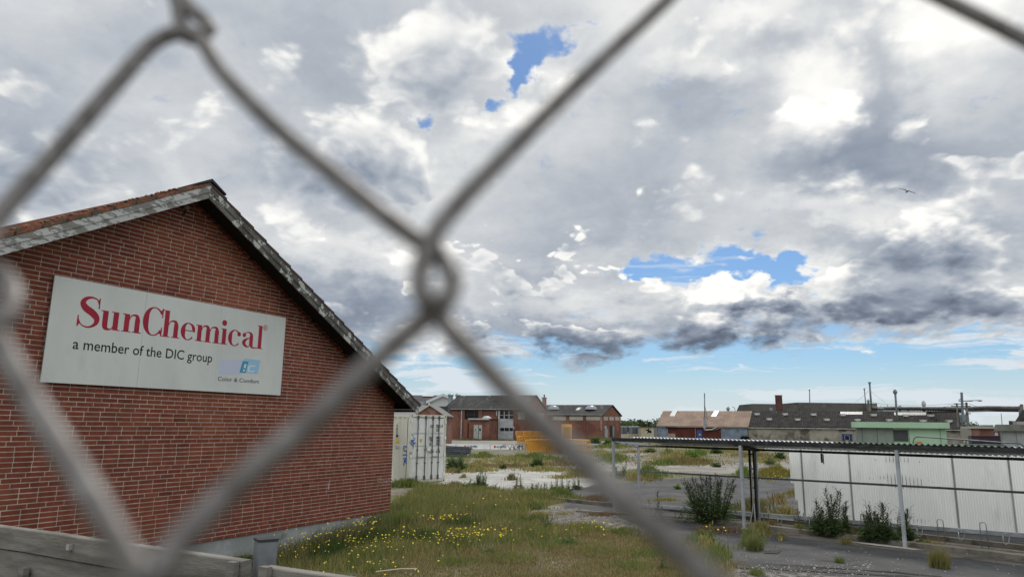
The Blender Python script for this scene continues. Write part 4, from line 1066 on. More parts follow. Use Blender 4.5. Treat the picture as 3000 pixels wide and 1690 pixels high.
q = [h2.roofpt(*p_) for p_ in ((1686, 1201), (1696, 1201), (1703, 1194), (1693, 1194))]; mb = MB(); mb.add([tuple(a + np.array([0, 0, .05])) for a in q] + [tuple(a - np.array([0, 0, .1])) for a in q], [(0, 1, 2, 3), (0, 4, 5, 1), (1, 5, 6, 2), (2, 6, 7, 3), (3, 7, 4, 0)]); mb.build('rooflight', mat('pane_white', (.55, .57, .56), rough=.3), h2.roof)
# chimney of hall 2
def chimney(name_lbl, x0, x1, yt, yb, Yd, flue=True, m=brick_far):
    a, b, t = at_y(x0, yb, Yd), at_y(x1, yb, Yd), at_y(x0, yt, Yd); zb = a[2]; w = b[0] - a[0]; c = ((a[0] + b[0]) / 2, Yd, max(zb, 0))
    th_ = thing('chimney', name_lbl, 'chimney', (c[0], Yd, zb))
    mb = MB(); mb.box(a[0], b[0], Yd - w * .4, Yd + w * .4, zb, t[2] - .12); mb.build('stack', m, th_)
    mb = MB(); mb.box(a[0] - .1, b[0] + .1, Yd - w * .4 - .1, Yd + w * .4 + .1, t[2] - .118, t[2]); mb.build('capping', mat('capping', (.2, .19, .17)), th_)
    if flue: mb = MB(); mb.tube([(c[0], Yd, t[2] + .002), (c[0], Yd, t[2] + .5)], .12, 8); mb.build('flue', mat('flue_dark', (.08, .08, .08)), th_)
    return th_
chimney('square brick chimney with a thin flue rising behind the smaller hall', 1588.5, 1600.5, 1164, 1212, 122.0)

# ---- grid direction of the right-hand buildings
A27 = math.radians(27)
KR = np.array([125 * .631, 125.0, 0]); LP = Plane(KR, (-math.cos(A27), math.sin(A27)))
uP, uE = LP.uv(2192, 1262)[0], LP.uv(1927, 1262)[0]
rust_c = mat('dark_red_boarding', (.11, .030, .022), (.075, .022, .018), 1.2, stretch=(1, 1, .4), rough=.9)
pinkr = mat('faded_rust_sheet', (.235, .165, .12), (.175, .115, .08), .5, rough=.75, c3=(.15, .085, .055), s3=.35, thr3=(.62, .74))
bluec = mat('blue_grey_sheet', (.25, .30, .36), (.17, .21, .26), .8, rough=.6, c3=(.11, .13, .15), s3=.6, thr3=(.55, .7))
blockm = mat('stained_concrete_block', (.33, .30, .24), (.22, .20, .16), .22, rough=.95, c3=(.09, .085, .065), s3=.42, thr3=(.50, .64), dist=1.0)
roofd = mat('mossy_fibre_cement', (.022, .019, .018), (.05, .046, .042), 1.6, rough=.95, c3=(.16, .15, .135), s3=3.5, thr3=(.66, .72))
roofr = mat('worn_roof_rib', (.032, .03, .027), (.016, .015, .014), 1.1, rough=.95, c3=(.22, .21, .19), s3=3.0, thr3=(.64, .72))
def ribbed_roof(h, m, pitch=.42, amp=.07, name='roof_sheet'):
    mb = MB(); n = int((h.L + .5) / pitch); sl = (h.zr - h.ze) / (h.D / 2)
    for k in range(n):
        u = -.25 + k * pitch; q = []
        z0_ = h.ze - sl * .3 + .162; z1_ = h.zr + .162
        mb.add([h.pl.p(u, .30, z0_), h.pl.p(u + pitch * .3, .30, z0_ + amp), h.pl.p(u + pitch * .7, .30, z0_ + amp), h.pl.p(u + pitch, .30, z0_),
                h.pl.p(u, -h.D / 2, z1_), h.pl.p(u + pitch * .3, -h.D / 2, z1_ + amp), h.pl.p(u + pitch * .7, -h.D / 2, z1_ + amp), h.pl.p(u + pitch, -h.D / 2, z1_)],
               [(0, 1, 5, 4), (1, 2, 6, 5), (2, 3, 7, 6)])
    return mb.build(name, m, h.t)
h3 = Hall('low shed with faded pink corrugated roof and blue door', 'shed', LP.p(uP + .02, 0, 0), A27, uE - uP, 11.4, 2.42, 5.45, wallm=rust_c, roofm=pinkr)
ribbed_roof(h3, pinkr, .5, .05)
h3.on('gutter', 1927, 1246.5, 2191, 1244.5, greyp, .3, .42) if False else None
mb = MB(); mb.box(0, h3.L, .31, .42, 2.22, 2.36, h3.pl.p); mb.build('gutter', mat('gutter_grey', (.20, .22, .23), rough=.6), h3.t)
def sheet_panel(h, x0, x1, m, pitch=.3, ztop_=2.2):
    ua, ub = sorted((h.pl.uv(x0, 1262)[0], h.pl.uv(x1, 1262)[0])); ua, ub = max(0, ua), min(h.L, ub); mb = MB(); n = max(2, int((ub - ua) / pitch))
    for k in range(n):
        u = ua + (ub - ua) * k / n; e = (ub - ua) / n
        mb.box(u + e * .1, u + e * .62, .004, .07, -.05, ztop_, h.pl.p)
    mb.box(ua, ub, .001, .0035, -.05, ztop_, h.pl.p)
    return mb.build('wall_sheeting', m, h.t)
sheet_panel(h3, 1928, 1957, bluec); sheet_panel(h3, 2112, 2190, bluec)
sheet_panel(h3, 1953, 1978, mat('rusty_pale_sheet', (.36, .34, .28), (.30, .16, .10), 1.2, rough=.8), .35, .95)
bd = h3.on('door', 2042, 1286, 2058, 1259, mat('blue_door', (.025, .08, .26), rough=.5), .02, .10); h3.on('warning_label', 2048, 1275, 2053, 1270, tri_, .102, .12, bd)
h3.on('post', 2036, 1286, 2039, 1246, greyp, .02, .12)
mb = MB(); (ua, za) = h3.pl.uv(2066, 1259, .5); mb.tube([h3.pl.p(ua, .5, za), h3.pl.p(ua - 1.4, .5, za + .1), h3.pl.p(ua - 2.2, .5, za + .55)], .13, 7); mb.build('pipe', whitep, h3.t)
mb = MB(); (ua, za) = h3.pl.uv(2093, 1259, .3); mb.tube([h3.pl.p(ua, .3, za), h3.pl.p(ua - 1.2, .3, za + .45), h3.pl.p(ua - 2.0, .3, za - .1)], .05, 6); mb.build('pipe', whitep, h3.t)
mb = MB(); (ua, za) = h3.pl.uv(1950, 1251, .4); (ub, zb) = h3.pl.uv(1984, 1252, .4); mb.tube([h3.pl.p(ua, .4, za), h3.pl.p(ub, .4, za - .05)], .14, 7); mb.build('pipe', mat('black_pipe', (.02, .02, .02)), h3.t)
for x, y in ((1973, 1211), (2095, 1212)):
    mb = MB(); q = [h3.roofpt(x + a, y + b) for a, b in ((-12, 9), (3, 9), (12, -8), (-2, -8))]; mb.add([tuple(a + np.array([0, 0, .10])) for a in q], [(0, 1, 2, 3)]); mb.build('rooflight', mat('pale_rooflight', (.38, .41, .41), (.31, .34, .34), 1, rough=.3), h3.roof)
h4 = Hall('long concrete block shed with dark mossy corrugated roof', 'shed', KR, A27, uP - .02, 11.4, 2.42, 5.45, wallm=blockm, roofm=roofd)
ribbed_roof(h4, roofr, .42, .10)
mb = MB(); mb.box(0, h4.L, .31, .42, 2.22, 2.36, h4.pl.p); mb.build('gutter', whitep, h4.t)
for x in (2329, 2441): h4.on('downpipe', x - 1, 1290, x + 1, 1252, whitep, .02, .14)
h4.on('downpipe', 2215, 1283, 2216.5, 1262, dark_in, .02, .08)
bd = h4.on('door', 2467, 1300, 2498, 1271, mat('navy_door', (.02, .035, .14), rough=.5), .02, .10)
h4.on('door_window', 2474, 1289, 2489.5, 1274.5, whitep, .102, .11, bd); h4.on('pane', 2475, 1288, 2488.5, 1275.5, dark_in, .112, .12, bd); h4.on('warning_label', 2479, 1298, 2485, 1290, tri_, .102, .12, bd)
h4.on('lintel', 2466, 1271, 2500, 1265, mat('lintel_grey', (.27, .27, .25)), .02, .12)
rl = mat('small_rooflight', (.50, .49, .45), rough=.5)
for x, y in ((2217, 1214), (2253, 1229), (2300, 1214.5), (2336.5, 1230), (2383, 1215.5), (2422, 1230.5), (2469, 1216.5), (2512, 1231.5), (2559, 1217), (2605, 1232), (2653, 1218.5), (2704, 1234), (2727, 1218.5), (2780, 1235)):
    q = h4.roofpt(x, y); mb = MB(); k = .40
    for_ = [tuple(q + np.array([a * k * 1.1, b * k, c])) for c in (-.1, .32) for a, b in ((-1, -1), (1, -1), (1, 1), (-1, 1))]; mb.hexa(for_); mb.build('rooflight', rl, h4.roof)
for x0, x1, y0, y1 in ((2462, 2527, 1216, 1208), (2620, 2714, 1218, 1209.5)):
    mb = MB(); n = int((x1 - x0) / 2.6)
    for k in range(n):
        a, b = x0 + (x1 - x0) * (k + .1) / n, x0 + (x1 - x0) * (k + .72) / n
        q = [h4.roofpt(a, y0), h4.roofpt(b, y0), h4.roofpt(b, y1), h4.roofpt(a, y1)]; mb.add([tuple(t + np.array([0, 0, .16])) for t in q], [(0, 1, 2, 3)])
    mb.build('translucent_strip', mat('translucent_sheet', (.66, .66, .62), (.45, .45, .42), 3, rough=.4), h4.roof)

# ---- masts, flues and vents on and behind the sheds
pole_m = mat('blue_grey_pole', (.17, .21, .225), (.11, .135, .145), 1.5, rough=.6, metal=.2)
def flue(lbl, x, yt, yb, Yd, wpx, cap=None, name='flue_pipe', lean=0.0, xt=None):
    b, t = at_y(x, yb, Yd), at_y(xt if xt is not None else x, yt, Yd); r_ = wpx / 2 / F * Yd
    o = thing(name, lbl, 'flue', tuple(b)); mb = MB(); t_ = tuple(t)
    mb.tube([tuple(b), t_], r_, 10); p_ = mb.build('pipe', pole_m, o, smooth=True)
    if cap == 'disc': mb = MB(); mb.tube([t_, (t[0], t[1], t[2] + .18)], [r_ * 1.8, r_ * 1.8], 10); mb.build('cap', pole_m, o)
    if cap == 'cone': mb = MB(); mb.tube([(t[0], t[1], t[2]), (t[0], t[1], t[2] + .25), (t[0], t[1], t[2] + .4), (t[0], t[1], t[2] + .75)], [r_ * 1.0, r_ * 2.0, r_ * 2.1, r_ * 1.1], 10); mb.build('cap', pole_m, o)
    if cap == 'ball': mb = MB(); mb.tube([(t[0], t[1], t[2] + h_) for h_ in (0, .2, .6, 1.0, 1.25)], [r_, r_ * 1.6, r_ * 1.9, r_ * 1.4, r_ * .3], 10); mb.build('cap', mat('pale_cowl', (.4, .42, .42)), o)
    if cap == 'hat': mb = MB(); mb.tube([(t[0], t[1], t[2]), (t[0], t[1], t[2] + .1), (t[0], t[1], t[2] + .5)], [r_ * 1.9, r_ * 1.8, r_ * .2], 10); mb.build('cap', pole_m, o)
    return o
flue('tall thin steel flue with a wider foot on the pink-roofed shed', 2065, 1151, 1246, 142, 3.2, xt=2064)
mb = MB()
f0 = thing('flue_jacket', 'wide grey lower jacket of the flue on the pink-roofed shed', 'flue', tuple(at_y(2065.5, 1246, 141.8)))
mb.tube([tuple(at_y(2065.5, 1247, 141.8)), tuple(at_y(2065, 1222, 141.8))], .27, 10); mb.build('jacket', greyp, f0)
mb = MB(); mb.tube([tuple(at_y(2066, 1246, 141)), tuple(at_y(2063, 1252, 141)), tuple(at_y(2066, 1259, 141))], .2, 8); mb.build('elbow', greyp, f0)
mb = MB(); mb.tube([tuple(at_y(2066, 1192, 142)), tuple(at_y(2073, 1230, 146))], .05, 5, cap=False); mb.build('stay_wire', greyp, f0)
flue('squat mushroom vent on the ridge of the pink-roofed shed', 2133, 1198, 1203, 156, 7, 'hat', name='roof_vent')
flue('thin flue pipe rising above the block shed, right of the brick chimney', 2373, 1143.5, 1205, 150, 2.6, 'disc', xt=2371.5)
flue('short thin flue with a gull on top beside the tallest mast', 2536, 1142, 1182, 160, 2.6, 'disc', xt=2532.5)
flue('tallest blue-grey steel mast with a rusty top at the pipe bridge end', 2554, 1121.5, 1206, 150, 5.0, 'disc', name='steel_mast', xt=2547.5)
flue('thick dark flue with a conical cowl in front of the block shed roof', 2629, 1155, 1236, 112, 5.6, 'cone', xt=2623)
flue('short flue with a pale ball-shaped cowl on the block shed roof', 2707, 1192, 1209, 135, 6, 'ball')
flue('low flue with a flat conical hat beside the tallest mast', 2544, 1176, 1183, 158, 5.5, 'hat')
flue('small box-like ventilator standing on the block shed ridge', 2580.5, 1197, 1214, 140, 10, 'hat', name='roof_vent')
flue('small reddish vent behind the block shed ridge', 2636.5, 1191, 1206, 160, 4.6, 'disc', name='roof_vent')
flue('pale ventilator stub on the left end of the block shed roof', 2259, 1194, 1211, 150, 8.5, None, name='roof_vent')
flue('thin grey post sticking up behind the pipe bridge', 2600.5, 1184, 1200, 170, 1.6, None, name='post')
chimney('tall brown brick chimney behind the block shed', 2275.5, 2291.5, 1157, 1206, 165.0, False, mat('sooty_brick', (.11, .05, .04), (.07, .035, .03), .8, rough=.95))
# dark building behind
Hb = 172.0
a, b, c_ = at_y(2226, 1215, Hb), at_y(2552, 1215, Hb), at_y(2300, 1181, Hb)
back = thing('dark_roofed_building', 'long dark flat-topped roof rising behind the block shed', 'building', ((a[0] + b[0]) / 2, Hb, 0))
mb = MB(); dkw = mat('dark_grey_roof', (.075, .07, .06), (.05, .048, .042), .25, rough=.95, c3=(.12, .11, .08), s3=.4, thr3=(.6, .75))
q = [(a[0] - 1.6, Hb, 0), (b[0], Hb, 0), (b[0], Hb + 14, 0), (a[0] - 1.6, Hb + 14, 0)]
mb.hexa(q + [(x, y, 5.0) for x, y, z in q]); mb.build('wall', blockm, back)
zt1 = at_y(2300, 1182, Hb + 2)[2]; zt2 = at_y(2500, 1180.5, Hb + 2)[2]
def hx(x0, x1, z0, zt_, lean): return [(x0, Hb - .3, z0), (x1, Hb - .3, z0), (x1, Hb + 14, z0), (x0, Hb + 14, z0), (x0 + lean, Hb + 1.7, zt_), (x1, Hb + 1.7, zt_), (x1, Hb + 12, zt_), (x0 + lean, Hb + 12, zt_)]
xm = at_y(2345, 1185, Hb)[0]
mb = MB(); mb.hexa(hx(a[0] - 1.9, xm, 5.002, zt1 - .12, .9)); mb.hexa(hx(xm + .01, b[0] + .3, 5.002, zt2, 0)); mb.build('roof', dkw, back)
mb = MB(); q = at_y(2554, 1190, Hb - .4); mb.box(q[0] - 1.3, q[0] + .7, Hb - 1.6, Hb - .4, 4.8, at_y(2554, 1181, Hb - 1)[2]); mb.build('stair_head', mat('stained_wall', (.20, .19, .16), (.10, .095, .08), .6), back)
# pipe bridge
pb = thing('pipe_bridge', 'long overhead bridge of lagged pipes crossing behind the block shed', 'pipe bridge', tuple(at_y(2816, 1285, 118)))
lag = mat('pipe_lagging', (.17, .165, .155), (.11, .105, .10), 1.2, rough=.8); lagd = mat('dark_pipe', (.035, .033, .032), rough=.8)
def run(pts, r_, m, nm='pipe'):
    mb = MB(); mb.tube([tuple(at_y(*q)) for q in pts], r_, 8); return mb.build(nm, m, pb, smooth=True)
run([(2556, 1194.5, 150), (2700, 1195, 135), (2818, 1196, 118)], .26, lag)
run([(2556, 1199, 150.6), (2700, 1199.5, 135.6), (2818, 1201, 118.5)], .20, lagd)
run([(2556, 1204.5, 150), (2700, 1205.8, 135), (2818, 1206.5, 118)], .13, lagd)
run([(2818, 1195.5, 118), (2893, 1192.5, 108), (2995, 1194.5, 100)], .22, lag)
run([(2830, 1201, 118), (2893, 1199, 108), (2993, 1201, 100)], .16, lagd)
run([(2830, 1205.5, 118), (2893, 1203.8, 108), (2990, 1205, 100)], .07, lagd)
for x, y0, y1, Yd, w in ((2660, 1194, 1206, 140, .1), (2720, 1195, 1208, 133, .1), (2768, 1195, 1207, 125, .1), (2994, 1184, 1232, 100, .22), (2988, 1200, 1230, 99, .12)):
    mb = MB(); mb.tube([tuple(at_y(x, y1, Yd)), tuple(at_y(x - 1, y0, Yd))], w, 6); mb.build('support', pole_m if w < .2 else lag, pb)
# utility poles
um = mat('pole_concrete', (.20, .195, .175), (.14, .135, .12), 1.5, rough=.9)
up1 = thing('utility_pole', 'thick concrete utility pole with cross arms and a lamp arm beside the shed end', 'utility pole', tuple(at_y(2838, 1290, 108)))
mb = MB(); mb.tube([tuple(at_y(2839, 1292, 108)), tuple(at_y(2831, 1178, 108))], [.30, .14], 8); mb.build('pole', um, up1)
for y, x0, x1 in ((1174.2, 2809, 2849), (1182.5, 2797, 2835), (1189.2, 2787, 2843), (1211, 2806, 2844)):
    mb = MB(); mb.bar(tuple(at_y(x0, y, 107.7)), tuple(at_y(x1, y, 107.7)), .12, .12); arm = mb.build('cross_arm', mat('dark_timber', (.05, .045, .04)), up1)
mb = MB(); mb.tube([tuple(at_y(2833, 1173.6, 107.6)), tuple(at_y(2866, 1172.2, 107.6))], .06, 6); la = mb.build('lamp_arm', pole_m, up1)
mb = MB(); q0, q1 = at_y(2863, 1172.6, 107.6), at_y(2878, 1173.4, 107.6); mb.tube([tuple(q0), tuple(q0 * .5 + q1 * .5), tuple(q1)], [.08, .17, .06], 8); mb.build('lamp_head', mat('lamp_glass', (.35, .35, .33), rough=.4), la)
up2 = thing('steel_mast', 'square blue-grey mast in front of the concrete utility pole', 'mast', tuple(at_y(2822, 1238, 104)))
mb = MB(); mb.tube([tuple(at_y(2824, 1238, 104)), tuple(at_y(2820, 1214, 104))], .42, 4); mb.tube([tuple(at_y(2820.5, 1216, 104)), tuple(at_y(2817, 1149, 104))], .17, 4); mb.build('pole', pole_m, up2)
up3 = thing('utility_pole', 'thin wooden pole with one cross arm left of the blue-grey mast', 'utility pole', tuple(at_y(2806, 1212, 116)))
mb = MB(); mb.tube([tuple(at_y(2807, 1250, 116)), tuple(at_y(2803, 1181, 116))], .13, 6); mb.build('pole', um, up3)
mb = MB(); mb.bar(tuple(at_y(2796, 1183, 115.8)), tuple(at_y(2815, 1182.5, 115.8)), .14, .14); mb.build('cross_arm', mat('dark_timber2', (.05, .045, .04)), up3)
wi = mat('cable', (.09, .09, .095), rough=.6)
def cable(lbl, a, b, sag, r_=.03):
    A, B = at_y(*a), at_y(*b); pts = [tuple(A + (B - A) * t - np.array([0, 0, sag * 4 * t * (1 - t)])) for t in np.linspace(0, 1, 12)]
    mb = MB(); mb.tube(pts, r_, 4); return tag(mb.build('overhead_cable', wi, smooth=True), lbl, 'cable', 'overhead cables between the masts')
cable('upper overhead cable from the tallest mast to the utility poles', (2555, 1178, 150), (2803, 1181, 116), .5)
cable('lower overhead cable sloping down to the thin wooden pole', (2555, 1181, 150), (2650, 1193, 148), .1)
cable('overhead cable hanging from the thin wooden pole towards the ball cowl', (2802, 1182, 116), (2730, 1193, 134), .2)
cable('overhead cable from the utility pole down to the right pipes', (2838, 1181, 108), (2870, 1191, 107), .1)
cable('stay cable running from the tallest mast down to the left', (2546, 1142, 150), (2505, 1178, 160), .2, .02)
cable('stay cable running from the tallest mast down to the right', (2549, 1142, 150), (2595, 1180, 150), .2, .02)
cable('short overhead cable to the far right mast', (2950, 1192, 103), (2994, 1185, 100), .2, .03)
flue('thin leaning post above the grey cabin', 2936, 1210, 1246, 60, 1.8, None, name='post', xt=2933)

# ---- green cabin
grn = mat('mint_green_panel', (.37, .53, .36), (.33, .48, .325), .8, rough=.5, c3=(.22, .33, .22), s3=1.2, thr3=(.68, .85)); ggr = mat('grey_green_panel', (.215, .245, .21), (.18, .21, .18), 1.5, rough=.6)
GY = 46.0
def Tg(x, y, Yd=GY): return at_y(x, y, Yd)
gA = math.radians(4)
g0 = Tg(2512, 1280); g1 = Tg(2774, 1280, GY - 2.0); GP = Plane(g0, g1 - g0)
gc = thing('green_cabin', 'mint green flat-roofed cabin with louvred vent behind the shelter roof', 'cabin', tuple(g0 * .5 + g1 * .5 - np.array([0, 0, (g0[2] + g1[2]) / 2])))
Lg = GP.uv(2774, 1280)[0]
zt = GP.uv(2600, 1252)[1]
ul0, ul1 = GP.uv(2618, 1275)[0], GP.uv(2660, 1275)[0]
mb = MB(); mb.box(0, ul0 - .01, -2.6, 0, -.05, zt, GP.p); mb.build('wall', ggr, gc)
mb = MB(); mb.box(ul0 + .0, Lg, -2.6, .003, -.05, zt, GP.p); mb.build('wall', grn, gc)
mb = MB(); e0, e1 = GP.uv(2498, 1243, .35)[0], GP.uv(2782, 1243, .35)[0]; zf0, zf1 = GP.uv(2640, 1253, .35)[1], GP.uv(2640, 1236, .35)[1]
mb.box(e0, e1, -2.9, .35, zf0, zf1, GP.p); mb.build('roof_fascia', grn, gc)
lv = MB(); (ua, za), (ub, zb) = GP.uv(2619.5, 1292), GP.uv(2659, 1259); lv.box(ua, ub, .004, .012, za, zb, GP.p)
lo = lv.build('louvre', dark_in, gc)
mb = MB()
for k in range(13):
    z_ = za + (zb - za) * (k + .3) / 13; mb.hexa([GP.p(u, w, z) for u, w, z in ((ua, .014, z_ + .02), (ub, .014, z_ + .02), (ub, .05, z_ - .01), (ua, .05, z_ - .01), (ua, .014, z_ + .03), (ub, .014, z_ + .03), (ub, .05, z_ + .0), (ua, .05, z_ + .0))])
mb.build('louvre_blades', mat('louvre_grey', (.10, .11, .10), rough=.6), lo)
for x in (2526, 2570, 2663, 2755):
    mb = MB(); u = GP.uv(x, 1275)[0]; mb.box(u - .012, u + .012, .004, .010, 0, zt - .01, GP.p); mb.build('panel_joint', mat('joint_dark', (.05, .06, .05)), gc)
(ua, za), (ub, zb) = GP.uv(2685, 1300), GP.uv(2701, 1293); mb = MB(); mb.box(ua, ub, .006, .014, za, zb, GP.p); sg_ = mb.build('orange_notice', mat('notice_orange', (.60, .25, .06)), gc)
text_on('notice_lettering', 'BRANDFARE', GP, .0146, ua + .03, ub - .03, za + .05, .07, ink, sg_)
# handrail
hr = thing('handrail', 'bent galvanised handrail in front of the green cabin', 'railing', tuple(at_y(2830, 1310, 24)))
hm = mat('rail_tube', (.17, .20, .20), (.12, .14, .14), 3, rough=.5, metal=.4)
mb = MB(); mb.tube([tuple(at_y(*q)) for q in ((2675, 1330, 26), (2675.5, 1292, 26), (2678, 1284, 26), (2683, 1279.5, 26), (2690, 1278.5, 25.9), (2830, 1288, 24.5), (2940, 1296, 23.4), (2985, 1298, 23), (2994, 1301, 23), (3002, 1312, 23))], .024, 8); mb.build('top_rail', hm, hr, smooth=True)
mb = MB(); mb.tube([tuple(at_y(*q)) for q in ((2776, 1298.5, 25), (2808, 1299, 24.8), (2814, 1303, 24.8), (2818, 1315, 24.8))], .022, 8); mb.build('lower_rail', hm, hr, smooth=True)
mb = MB(); mb.tube([tuple(at_y(*q)) for q in ((2832, 1302, 24.5), (2942, 1303, 23.4))], .02, 8); mb.build('lower_rail', hm, hr, smooth=True)
mb = MB(); mb.tube([tuple(at_y(*q)) for q in ((2829.5, 1288, 24.5), (2831, 1340, 24.5))], .03, 8); mb.build('rail_post', hm, hr)
# grey cabin at the right edge
RY = 40.0; q0, q1 = at_y(2938, 1280, RY), at_y(3060, 1280, RY - 1); RP = Plane(q0, q1 - q0)
rc = thing('grey_cabin', 'grey panelled cabin with heavy flat roof at the right edge', 'cabin', RP.p(1.2, 0, 0)); zt = RP.uv(2960, 1262)[1]
mb = MB(); mb.box(0, 3.2, -3, 0, -.05, zt, RP.p); mb.build('wall', mat('grey_panel', (.30, .315, .31), (.24, .255, .25), 1, rough=.6), rc)
mb = MB(); mb.box(-.22, 3.5, -3.2, .25, zt + .003, RP.uv(2960, 1243, .25)[1], RP.p); mb.build('roof_fascia', mat('olive_fascia', (.17, .17, .145), (.13, .13, .11), 1.5), rc)
for u in (.62, 1.25): mb = MB(); mb.box(u - .01, u + .01, .003, .009, 0, zt - .01, RP.p); mb.build('panel_joint', mat('joint_dark2', (.08, .085, .08)), rc)
# things between: low red brick building, dark container row, barrel vault
def slab_thing(name, lbl, cat, Yd, depth, parts):
    x = [p_[1] for p_ in parts]; q = at_y(sum(x) / len(x), 1290, Yd); t = thing(name, lbl, cat, (q[0], Yd, 0))
    rot = A27 if q[0] > 10 else 0.0
    for nm, x0, y0, x1, y1, m, dy in parts:
        pl = Plane((q[0], Yd), (math.cos(rot), -math.sin(rot))); (ua, za), (ub, zb) = pl.uv(x0, y0, -dy), pl.uv(x1, y1, -dy)
        mb = MB(); mb.box(ua, ub, -dy - depth, -dy, min(za, zb), max(za, zb), pl.p); mb.build(nm, m, t)
    return t
slab_thing('low_brick_building', 'low red brick building with pale flat roof edge behind the dark containers', 'building', 75, 8,
           [('wall', 2844, 1290, 2918, 1254, brick_far, 0), ('roof', 2838, 1254.5, 2926, 1249, mat('pale_roof_edge', (.36, .34, .29)), -.3), ('post', 2840, 1290, 2845, 1255, mat('concrete_post', (.25, .235, .2)), -.2), ('post', 2915, 1290, 2919, 1255, mat('concrete_post2', (.25, .235, .2)), -.2),
            ('roof_vent', 2884, 1249, 2910, 1244.5, pole_m, 1.5)])
slab_thing('vaulted_tank', 'dark red curved tank end beside the grey cabin', 'tank', 62, 4, [('shell', 2922, 1300, 2941, 1270, mat('tank_red', (.10, .03, .032), rough=.6), 0), ('rim', 2924, 1270, 2937, 1262, mat('tank_red2', (.10, .03, .032), rough=.6), 0)])
slab_thing('plastic_drum', 'small white drum standing on the dark containers', 'drum', 58, .5, [('body', 2917.5, 1278, 2923.5, 1270, whitep, 0), ('lid', 2918.5, 1270, 2922.5, 1267, whitep, 0.05)])
dkc = mat('dark_skip', (.02, .018, .035), (.06, .02, .025), 1.2, rough=.6)
for k in range(4):
    x0 = 2848 + k * 23
    slab_thing('waste_skip', ['leftmost dark skip in the row behind the handrail', 'second dark skip from the left behind the handrail', 'third dark skip from the left behind the handrail', 'rightmost dark skip in the row beside the red tank'][k], 'skip', 55, 2.2,
               [('body', x0, 1303, x0 + 22, 1277, dkc, 0), ('rim', x0 - .3, 1278, x0 + 22.3, 1276, mat('skip_rim', (.05, .02, .025)), -.05)])['group'] = 'dark waste skips behind the handrail'
tt = thing('black_gabled_building', 'black-clad gable at the far right edge under the pipes', 'building', tuple(at_y(3010, 1290, 70)))
P_ = lambda x, y, Yd=70: tuple(at_y(x, y, Yd))
mb = MB(); pts = [(2956, 1243), (2955, 1232), (2974, 1233), (2996, 1200), (3060, 1190), (3060, 1243)]
mb.add([P_(*q) for q in pts] + [P_(q[0], q[1], 76) for q in pts], [tuple(range(6)), tuple(range(11, 5, -1))] + [(i, i + 6, (i + 1) % 6 + 6, (i + 1) % 6) for i in range(6)]); mb.build('gable', mat('black_cladding', (.03, .027, .027), (.06, .055, .05), .8), tt)
mb = MB(); a, b = P_(2980, 1243, 69), P_(3060, 1235, 69); mb.box(a[0], b[0], 69, 69.6, a[2], b[2]); mb.build('low_wall', mat('stone_band', (.30, .29, .27)), tt)

# ---- left background: small gabled brick house and white hall behind the container
Yl = 68.0
a, b, ap = at_y(1203, 1214, Yl), at_y(1303, 1216, Yl), at_y(1260, 1184, Yl)
sb = thing('gabled_brick_shed', 'small brick gable with pale verges just above the container', 'shed', ((a[0] + b[0]) / 2, Yl, 0))
hw = (b[0] - ap[0]); x0, x1, xc = ap[0] - hw, b[0], ap[0]; ze, zr = b[2], ap[2]
mb = MB(); mb.add([(x0, Yl, 0), (x1, Yl, 0), (x1, Yl, ze), (xc, Yl, zr - .15), (x0, Yl, ze), (x0, Yl + 9, 0), (x1, Yl + 9, 0), (x1, Yl + 9, ze), (xc, Yl + 9, zr - .15), (x0, Yl + 9, ze)],
                  [(0, 1, 2, 3, 4), (9, 8, 7, 6, 5), (1, 6, 7, 2), (5, 0, 4, 9)]); mb.build('wall', brick_far, sb)
for s_ in (-1, 1):
    xe = xc + s_ * (hw + .15); zz_ = ze - .1
    mb = MB(); mb.hexa([(xc, Yl - .15, zr - .10), (xc, Yl + 9, zr - .10), (xe, Yl + 9, zz_ - .02), (xe, Yl - .15, zz_ - .02), (xc, Yl - .15, zr), (xc, Yl + 9, zr), (xe, Yl + 9, zz_ + .08), (xe, Yl - .15, zz_ + .08)]); mb.build('roof', mat('grey_roof', (.17, .17, .16), (.12, .12, .115), .8), sb)
    mb = MB(); mb.hexa([(xc, Yl - .24, zr - .12), (xc, Yl - .155, zr - .12), (xe, Yl - .155, zz_ - .04), (xe, Yl - .24, zz_ - .04), (xc, Yl - .24, zr + .01), (xc, Yl - .155, zr + .01), (xe, Yl - .155, zz_ + .09), (xe, Yl - .24, zz_ + .09)]); mb.build('verge_board', mat('pale_verge', (.42, .41, .37)), sb)
# grey roof to the left
a, b = at_y(1120, 1214, 72), at_y(1215, 1214, 72); c_ = at_y(1254, 1187, 80)
lr = thing('grey_roofed_wing', 'low wing with plain grey roof behind the eaves of the near gable', 'building', (a[0], 72, 0))
mb = MB(); mb.add([(a[0] - 6, 72, a[2]), (b[0], 72, b[2]), (c_[0], 80, c_[2]), (a[0] - 6, 80, c_[2])], [(0, 1, 2, 3)]); mb.build('roof', mat('grey_roof2', (.17, .17, .165), (.13, .13, .125), .5), lr)
mb = MB(); mb.box(a[0] - 6, b[0] - .4, 72.1, 79, 0, a[2] - .02); mb.build('wall', brick_far, lr)
